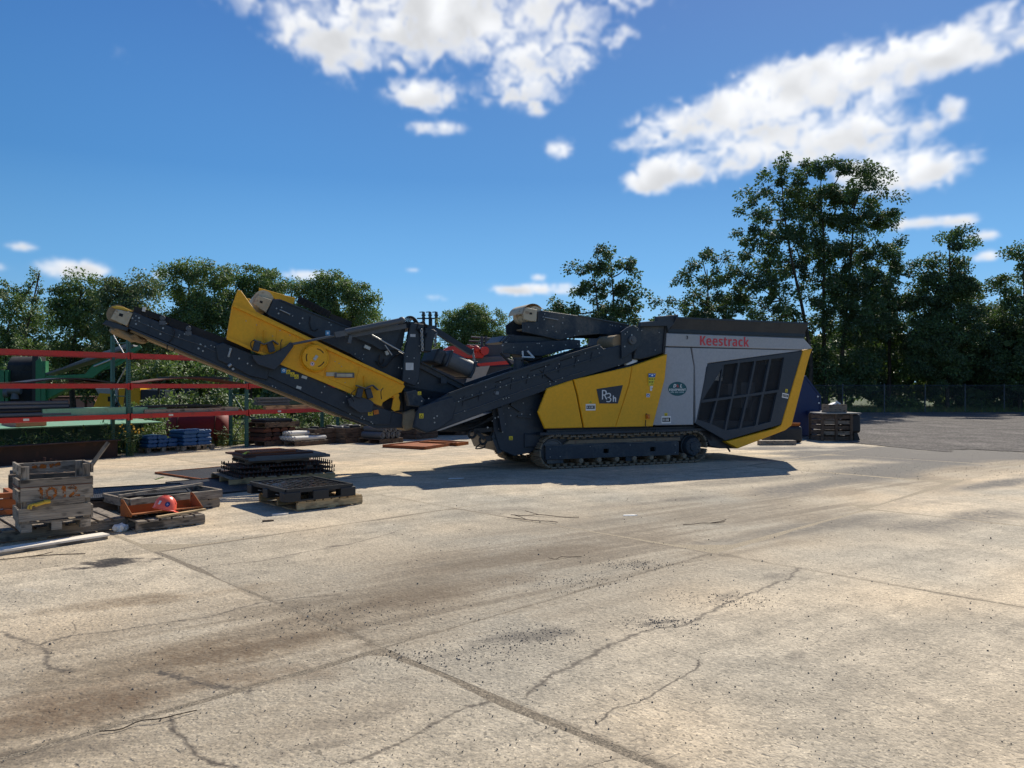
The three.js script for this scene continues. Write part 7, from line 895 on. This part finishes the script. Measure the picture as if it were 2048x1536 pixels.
  surveyed('maple_tree', 'dark broad tree cut by the right edge of the picture', 52.5, [[[2040, 760], [2042, 640], [2045, 540]]], [[2045, 520, 36, 28], [2030, 580, 36, 40], [2060, 640, 60, 50], [2010, 660, 40, 50], [2040, 740, 80, 50], [1985, 720, 50, 50]], { seed: 27, mat: LEAF.deep, clump: 0.66, per: 90, leaf: 0.240, density: 1.15, group: F });
  surveyed('maple_tree', 'lower brighter tree between the two dark right-hand trees', 56, [[[1975, 760], [1975, 680], [1972, 630]]], [[1965, 615, 36, 26], [2000, 630, 30, 30], [1970, 680, 60, 40], [1960, 740, 60, 40]], { seed: 28, mat: LEAF.olive, clump: 0.64, per: 90, leaf: 0.232, density: 1.05, group: F });
  // understorey along the fence
  const bush = (u, v, d, rx, ry, seed, label, mat = LEAF.deep, dens = 1.1) => surveyed('shrub', label, d, [[[u, 790], [u + 3, v]]], [[u, v, rx, ry], [u - rx * 0.5, v + ry * 0.6, rx * 0.7, ry * 0.6], [u + rx * 0.5, v + ry * 0.5, rx * 0.7, ry * 0.6]], { seed, mat, clump: 0.3 + d * 0.006, per: 50, leaf: 0.1 + d * 0.003, density: dens, category: 'shrub', r0: 0.06 });
  bush(1690, 740, 53, 60, 46, 31, 'big dark shrub straight behind the blue hopper'); bush(1760, 760, 55, 50, 36, 32, 'dark shrub behind the fence, right of the hopper'); bush(1620, 700, 54, 50, 50, 33, 'dark shrub at the crusher tail'); bush(1850, 780, 56, 40, 24, 34, 'yellow-green sunlit shrub behind the fence posts', LEAF.weed, 0.7); for (const [u, k] of [[1770, 57], [1815, 58], [1900, 59], [1960, 60], [2025, 61]]) bush(u, 802, 54, 30, 12, k, 'low yellow-green brush behind the fence, ' + ['first', 'second', 'third', 'fourth', 'fifth'][k - 57] + ' from the hopper', LEAF.weed, 1); bush(1930, 775, 55, 44, 30, 35, 'dark shrub behind the second visible fence post'); bush(2010, 770, 54, 44, 34, 36, 'dark shrub behind the last visible fence post'); bush(1560, 690, 56, 60, 40, 37, 'dark foliage over the crusher hopper rim'); bush(1500, 680, 55, 60, 30, 38, 'green shrub showing just over the hopper, left part'); bush(1420, 690, 55, 60, 30, 39, 'green shrub hidden mostly behind the grey panel'); bush(1310, 660, 55, 34, 18, 40, 'low shrub peeping over the inlet box'); bush(1120, 640, 53, 50, 26, 41, 'leafy shrub behind the cream conveyor head'); bush(1045, 690, 55, 60, 30, 42, 'dark shrub behind the folded side conveyor');
  // behind the rack
  bush(320, 730, 29, 50, 26, 43, 'bright yellow-green shrub seen through the rack, upper', LEAF.weed, 0.8); bush(430, 740, 30, 60, 30, 44, 'fresh green shrub under the boom, behind the rack', LEAF.fresh, 0.9); bush(350, 795, 27, 50, 22, 45, 'sunlit low shrub on the left of the third rack bay', LEAF.weed, 0.7); bush(470, 800, 27, 50, 24, 46, 'low green shrub behind the second rack post', LEAF.fresh, 0.8); bush(600, 800, 34, 70, 30, 47, 'dark green shrub behind the timber heap'); bush(120, 770, 40, 60, 30, 48, 'green shrub beyond the salmon container', LEAF.fresh); bush(30, 740, 30, 70, 40, 49, 'shrub behind the green screener leg', LEAF.fresh); bush(720, 780, 40, 60, 40, 50, 'shadowed shrub behind the screen outlet'); bush(860, 720, 46, 60, 40, 53, 'leafy shrub below the power pole switches', LEAF.fresh, 0.9); bush(560, 720, 44, 80, 40, 54, 'dark shrub low behind the yellow screen box'); bush(200, 740, 36, 60, 40, 55, 'dark shrub behind the green conveyor');
  // brush growing close behind the rack
  for (const [x, h, w, k] of [[1.3, 1.1, 0.9, 62], [3.1, 0.9, 0.7, 63], [5.3, 1.0, 1.0, 64], [7.6, 1.3, 1.1, 65], [9.6, 1.2, 1.0, 66]]) { const p = rackPoint(x, 0, -1.9 - (k % 2) * 0.5); tree('shrub', 'dark green brush close behind the rack, ' + ['first', 'second', 'third', 'fourth', 'fifth'][k - 62] + ' clump from the left', 'shrub', p, { trunks: [[[0, 0, 0], [0.05, h * 0.6, 0]]], lobes: [[0, h * 0.55, 0, w, h * 0.5, 0.7], [w * 0.5, h * 0.4, 0.2, w * 0.6, h * 0.4, 0.6]], seed: k, mat: k % 2 ? LEAF.fresh : LEAF.mid, leaf: 0.13, clump: 0.3, per: 30, density: 0.7, r0: 0.03 }); }
  // far wood filling the horizon
  const r = rng(70), L = new Leaves(); for (let i = 0; i < 30000; i++) { const a = -0.85 + 1.7 * r(), d = 62 + 16 * r(), h = (2.6 + 3.2 * fbm(a * 22 + 40, d * 0.05, 3)) * Math.pow(r(), 0.55) * (a > 0.1 ? 1.25 : 1), q = V(Math.sin(a) * d, h, -Math.cos(a) * d), s = 0.5 + 0.5 * r(), tone = 0.6 + 0.7 * r(); L.add(q, rndDir(r), rndDir(r), s, s * 0.4, [tone, tone, tone]); }
  const m = part(scene, 'distant_woods', L.geo(), LEAF.deep); setUp(m, 'far dark green belt of woodland along the horizon', 'woodland', null, 'stuff');
}
{
  // weeds at the rack feet
  const weed = (u, v, h, n, seed, label, mat = LEAF.weed, flower) => { const r = rng(seed), p = v === null ? rackPoint(u, 0, -0.42) : gp(u, v), t = thing('weed', label, 'weed', p), L = new Leaves(), stems = []; for (let i = 0; i < n; i++) { const top = V((r() - 0.5) * h * 0.7, h * (0.55 + 0.45 * r()), (r() - 0.5) * h * 0.7), b = V((r() - 0.5) * 0.12, 0, (r() - 0.5) * 0.12), mid = b.clone().lerp(top, 0.55).add(V(0, 0.08 * h, 0)); stems.push(limb([b, mid, top], 0.006, 0.003, 4)); const c = new THREE.CatmullRomCurve3([b, mid, top]); for (let k = 0; k < 16; k++) { const d = rndDir(r); d.y = d.y * 0.4 + 0.15; L.add(c.getPointAt(0.15 + 0.85 * r()), d.normalize(), V(0, 1, 0), 0.09 + 0.09 * r(), 0.022, [0.7 + 0.6 * r(), 0.8 + 0.5 * r(), 0.6 + 0.4 * r()]); } } part(t, 'stem', stems, LEAF.weed.clone().clone()); t.children[0].material = std({ color: lin(0.12, 0.16, 0.05) }); part(t, 'leaves', L.geo(), mat); if (flower) part(t, 'flowers', [...Array(24)].map(() => new THREE.IcosahedronGeometry(0.018 + 0.012 * r(), 0).translate((r() - 0.5) * h * 0.6, h * (0.75 + 0.3 * r()), (r() - 0.5) * h * 0.6)), M.tagYellow); };
  weed(262, 912, 0.75, 10, 1, 'tall weed with yellow blooms at the foot of the near post', LEAF.weed, true); weed(275, 905, 0.6, 9, 2, 'leafy weed between the post and the blue castings', LEAF.fresh); weed(-2.15, null, 0.75, 9, 3, 'pale leafy weed in front of the dark green bin'); weed(-1.55, null, 0.6, 7, 4, 'low weed by the rusty girder, in front of the bin'); weed(-0.75, null, 0.75, 8, 5, 'weed under the lower beam close to the upright', LEAF.fresh); weed(-2.75, null, 0.65, 6, 6, 'small weed at the left edge by the bin'); weed(230, 908, 0.7, 9, 7, 'weed growing through the rear rack post'); weed(420, 890, 0.9, 10, 8, 'tall thin weed in front of the red tank', LEAF.fresh); weed(445, 893, 0.6, 8, 9, 'bright weed right of the red tank'); weed(360, 888, 0.9, 9, 10, 'dry weed growing over the red tank', LEAF.olive); weed(470, 890, 0.5, 8, 11, 'weed at the second post foot'); weed(620, 878, 0.6, 8, 12, 'weed in front of the timber heap'); weed(690, 880, 0.6, 9, 13, 'bright weed beside the third post', LEAF.weed); weed(710, 878, 0.5, 8, 14, 'weed under the boom near the crate', LEAF.weed); weed(590, 876, 0.6, 8, 15, 'weed between pallet stack and timber heap', LEAF.fresh);
  [[-2.45, null, 0.7], [-1.85, null, 0.8], [-1.1, null, 0.7], [-0.3, null, 0.9], [300, 893, 0.7], [335, 886, 0.9], [405, 884, 1.0], [500, 880, 0.7], [650, 874, 0.8], [735, 876, 0.7]].forEach(([u, v, h], i) => weed(u, v, h, 11, 30 + i, ['rank weed near the left edge, before the bin', 'broad weed left of the lid block', 'tall weed right of the lid block', 'tall weed hard against the near rack frame', 'weed rising behind the left blue stack', 'weed between the two blue stacks', 'tall weed at the right end of the red tank', 'weed just left of the rusty castings', 'weed behind the white bars pallet', 'weed under the boom beside the grey rounds'][i], i % 2 ? LEAF.fresh : LEAF.weed));
  // rough grass behind the rack and behind the fence
  const r = rng(91), blade = new THREE.BufferGeometry(); blade.setAttribute('position', new THREE.Float32BufferAttribute([-0.012, 0, 0, 0.012, 0, 0, 0.03, 1, 0.05], 3)); blade.setAttribute('uv', new THREE.Float32BufferAttribute([0, 0, 1, 0, 0.5, 1], 2)); blade.computeVertexNormals();
  const N = 26000, grass = new THREE.InstancedMesh(blade, new THREE.MeshPhysicalMaterial({ color: lin(0.16, 0.2, 0.055), roughness: 0.9, transmission: 0.35, thickness: 0, side: THREE.DoubleSide }), N), m = new THREE.Matrix4(), c = new THREE.Color();
  for (let i = 0; i < N; i++) { let p; if (i % 3 === 0) p = gp(1560 + 560 * r(), 817 + 8 * r()); else { p = rackPoint(-4 + 20 * r(), 0, -0.9 - 9 * r() * r()); } m.compose(V(p.x, -0.02, p.z), new THREE.Quaternion().setFromEuler(new THREE.Euler((r() - 0.5) * 0.6, r() * 6.3, (r() - 0.5) * 0.6)), V(1.6, 0.18 + 0.4 * r() * r(), 1.6)); grass.setMatrixAt(i, m); c.setRGB(0.6 + 0.7 * r(), 0.7 + 0.5 * r(), 0.5 + 0.5 * r()); grass.setColorAt(i, c); }
  grass.name = 'grass'; setUp(grass, 'rough grass growing behind the rack and beyond the fence', 'grass', null, 'stuff'); scene.add(grass);
  // loose stones and grit
  const st = new THREE.DodecahedronGeometry(1, 0), K = 6000, stones = new THREE.InstancedMesh(st, std({ color: lin(0.16, 0.145, 0.125), roughness: 1 }), K), patches = [[1060, 1272, 0.36, 0.13], [1320, 1245, 0.26, 0.06], [1440, 1200, 0.45, 0.14], [1270, 1130, 0.35, 0.15], [900, 1310, 0.5, 0.12], [1150, 1165, 0.6, 0.2], [1700, 940, 2.5, 0.6], [700, 1230, 0.8, 0.3]];
  for (let i = 0; i < K; i++) { let p, s; const k = r(); if (k < 0.32) { const q = patches[Math.floor(r() * patches.length)], o = gp(q[0], q[1]), a = r() * 6.3, d = Math.sqrt(-2 * Math.log(1 - r() * 0.95)) * 0.6; p = V(o.x + Math.cos(a) * d * q[2], 0, o.z + Math.sin(a) * d * (q[3] + 0.08)); s = 0.0025 + 0.005 * r() * r(); } else if (k < 0.9) { const v = 935 + 600 * r(); p = gp(2048 * r(), v); s = (0.0012 + 0.005 * Math.pow(r(), 5)) * mix(1.5, 0.8, (v - 935) / 600) + (r() > 0.993 ? 0.005 : 0); } else { p = gp(1560 + 500 * r(), 850 + 110 * r()); s = 0.004 + 0.006 * r() * r(); }
    m.compose(V(p.x, s * 0.35, p.z), new THREE.Quaternion().setFromEuler(new THREE.Euler(r() * 6, r() * 6, r() * 6)), V(s * (0.8 + 0.6 * r()), s * 0.75, s)); stones.setMatrixAt(i, m); const g = r() < 0.62 ? 0.7 + 0.7 * r() : 1.2 + 1.1 * r(); c.setRGB(g * 1.03, g, g * 0.95); stones.setColorAt(i, c); }
  stones.name = 'loose_stones'; setUp(stones, 'small dark and pale stones scattered over the concrete', 'stones', null, 'stuff'); scene.add(stones);
}
scene.traverse((o) => { if (o.isMesh) { o.castShadow = true; o.receiveShadow = true; } });
renderer.render(scene, camera);
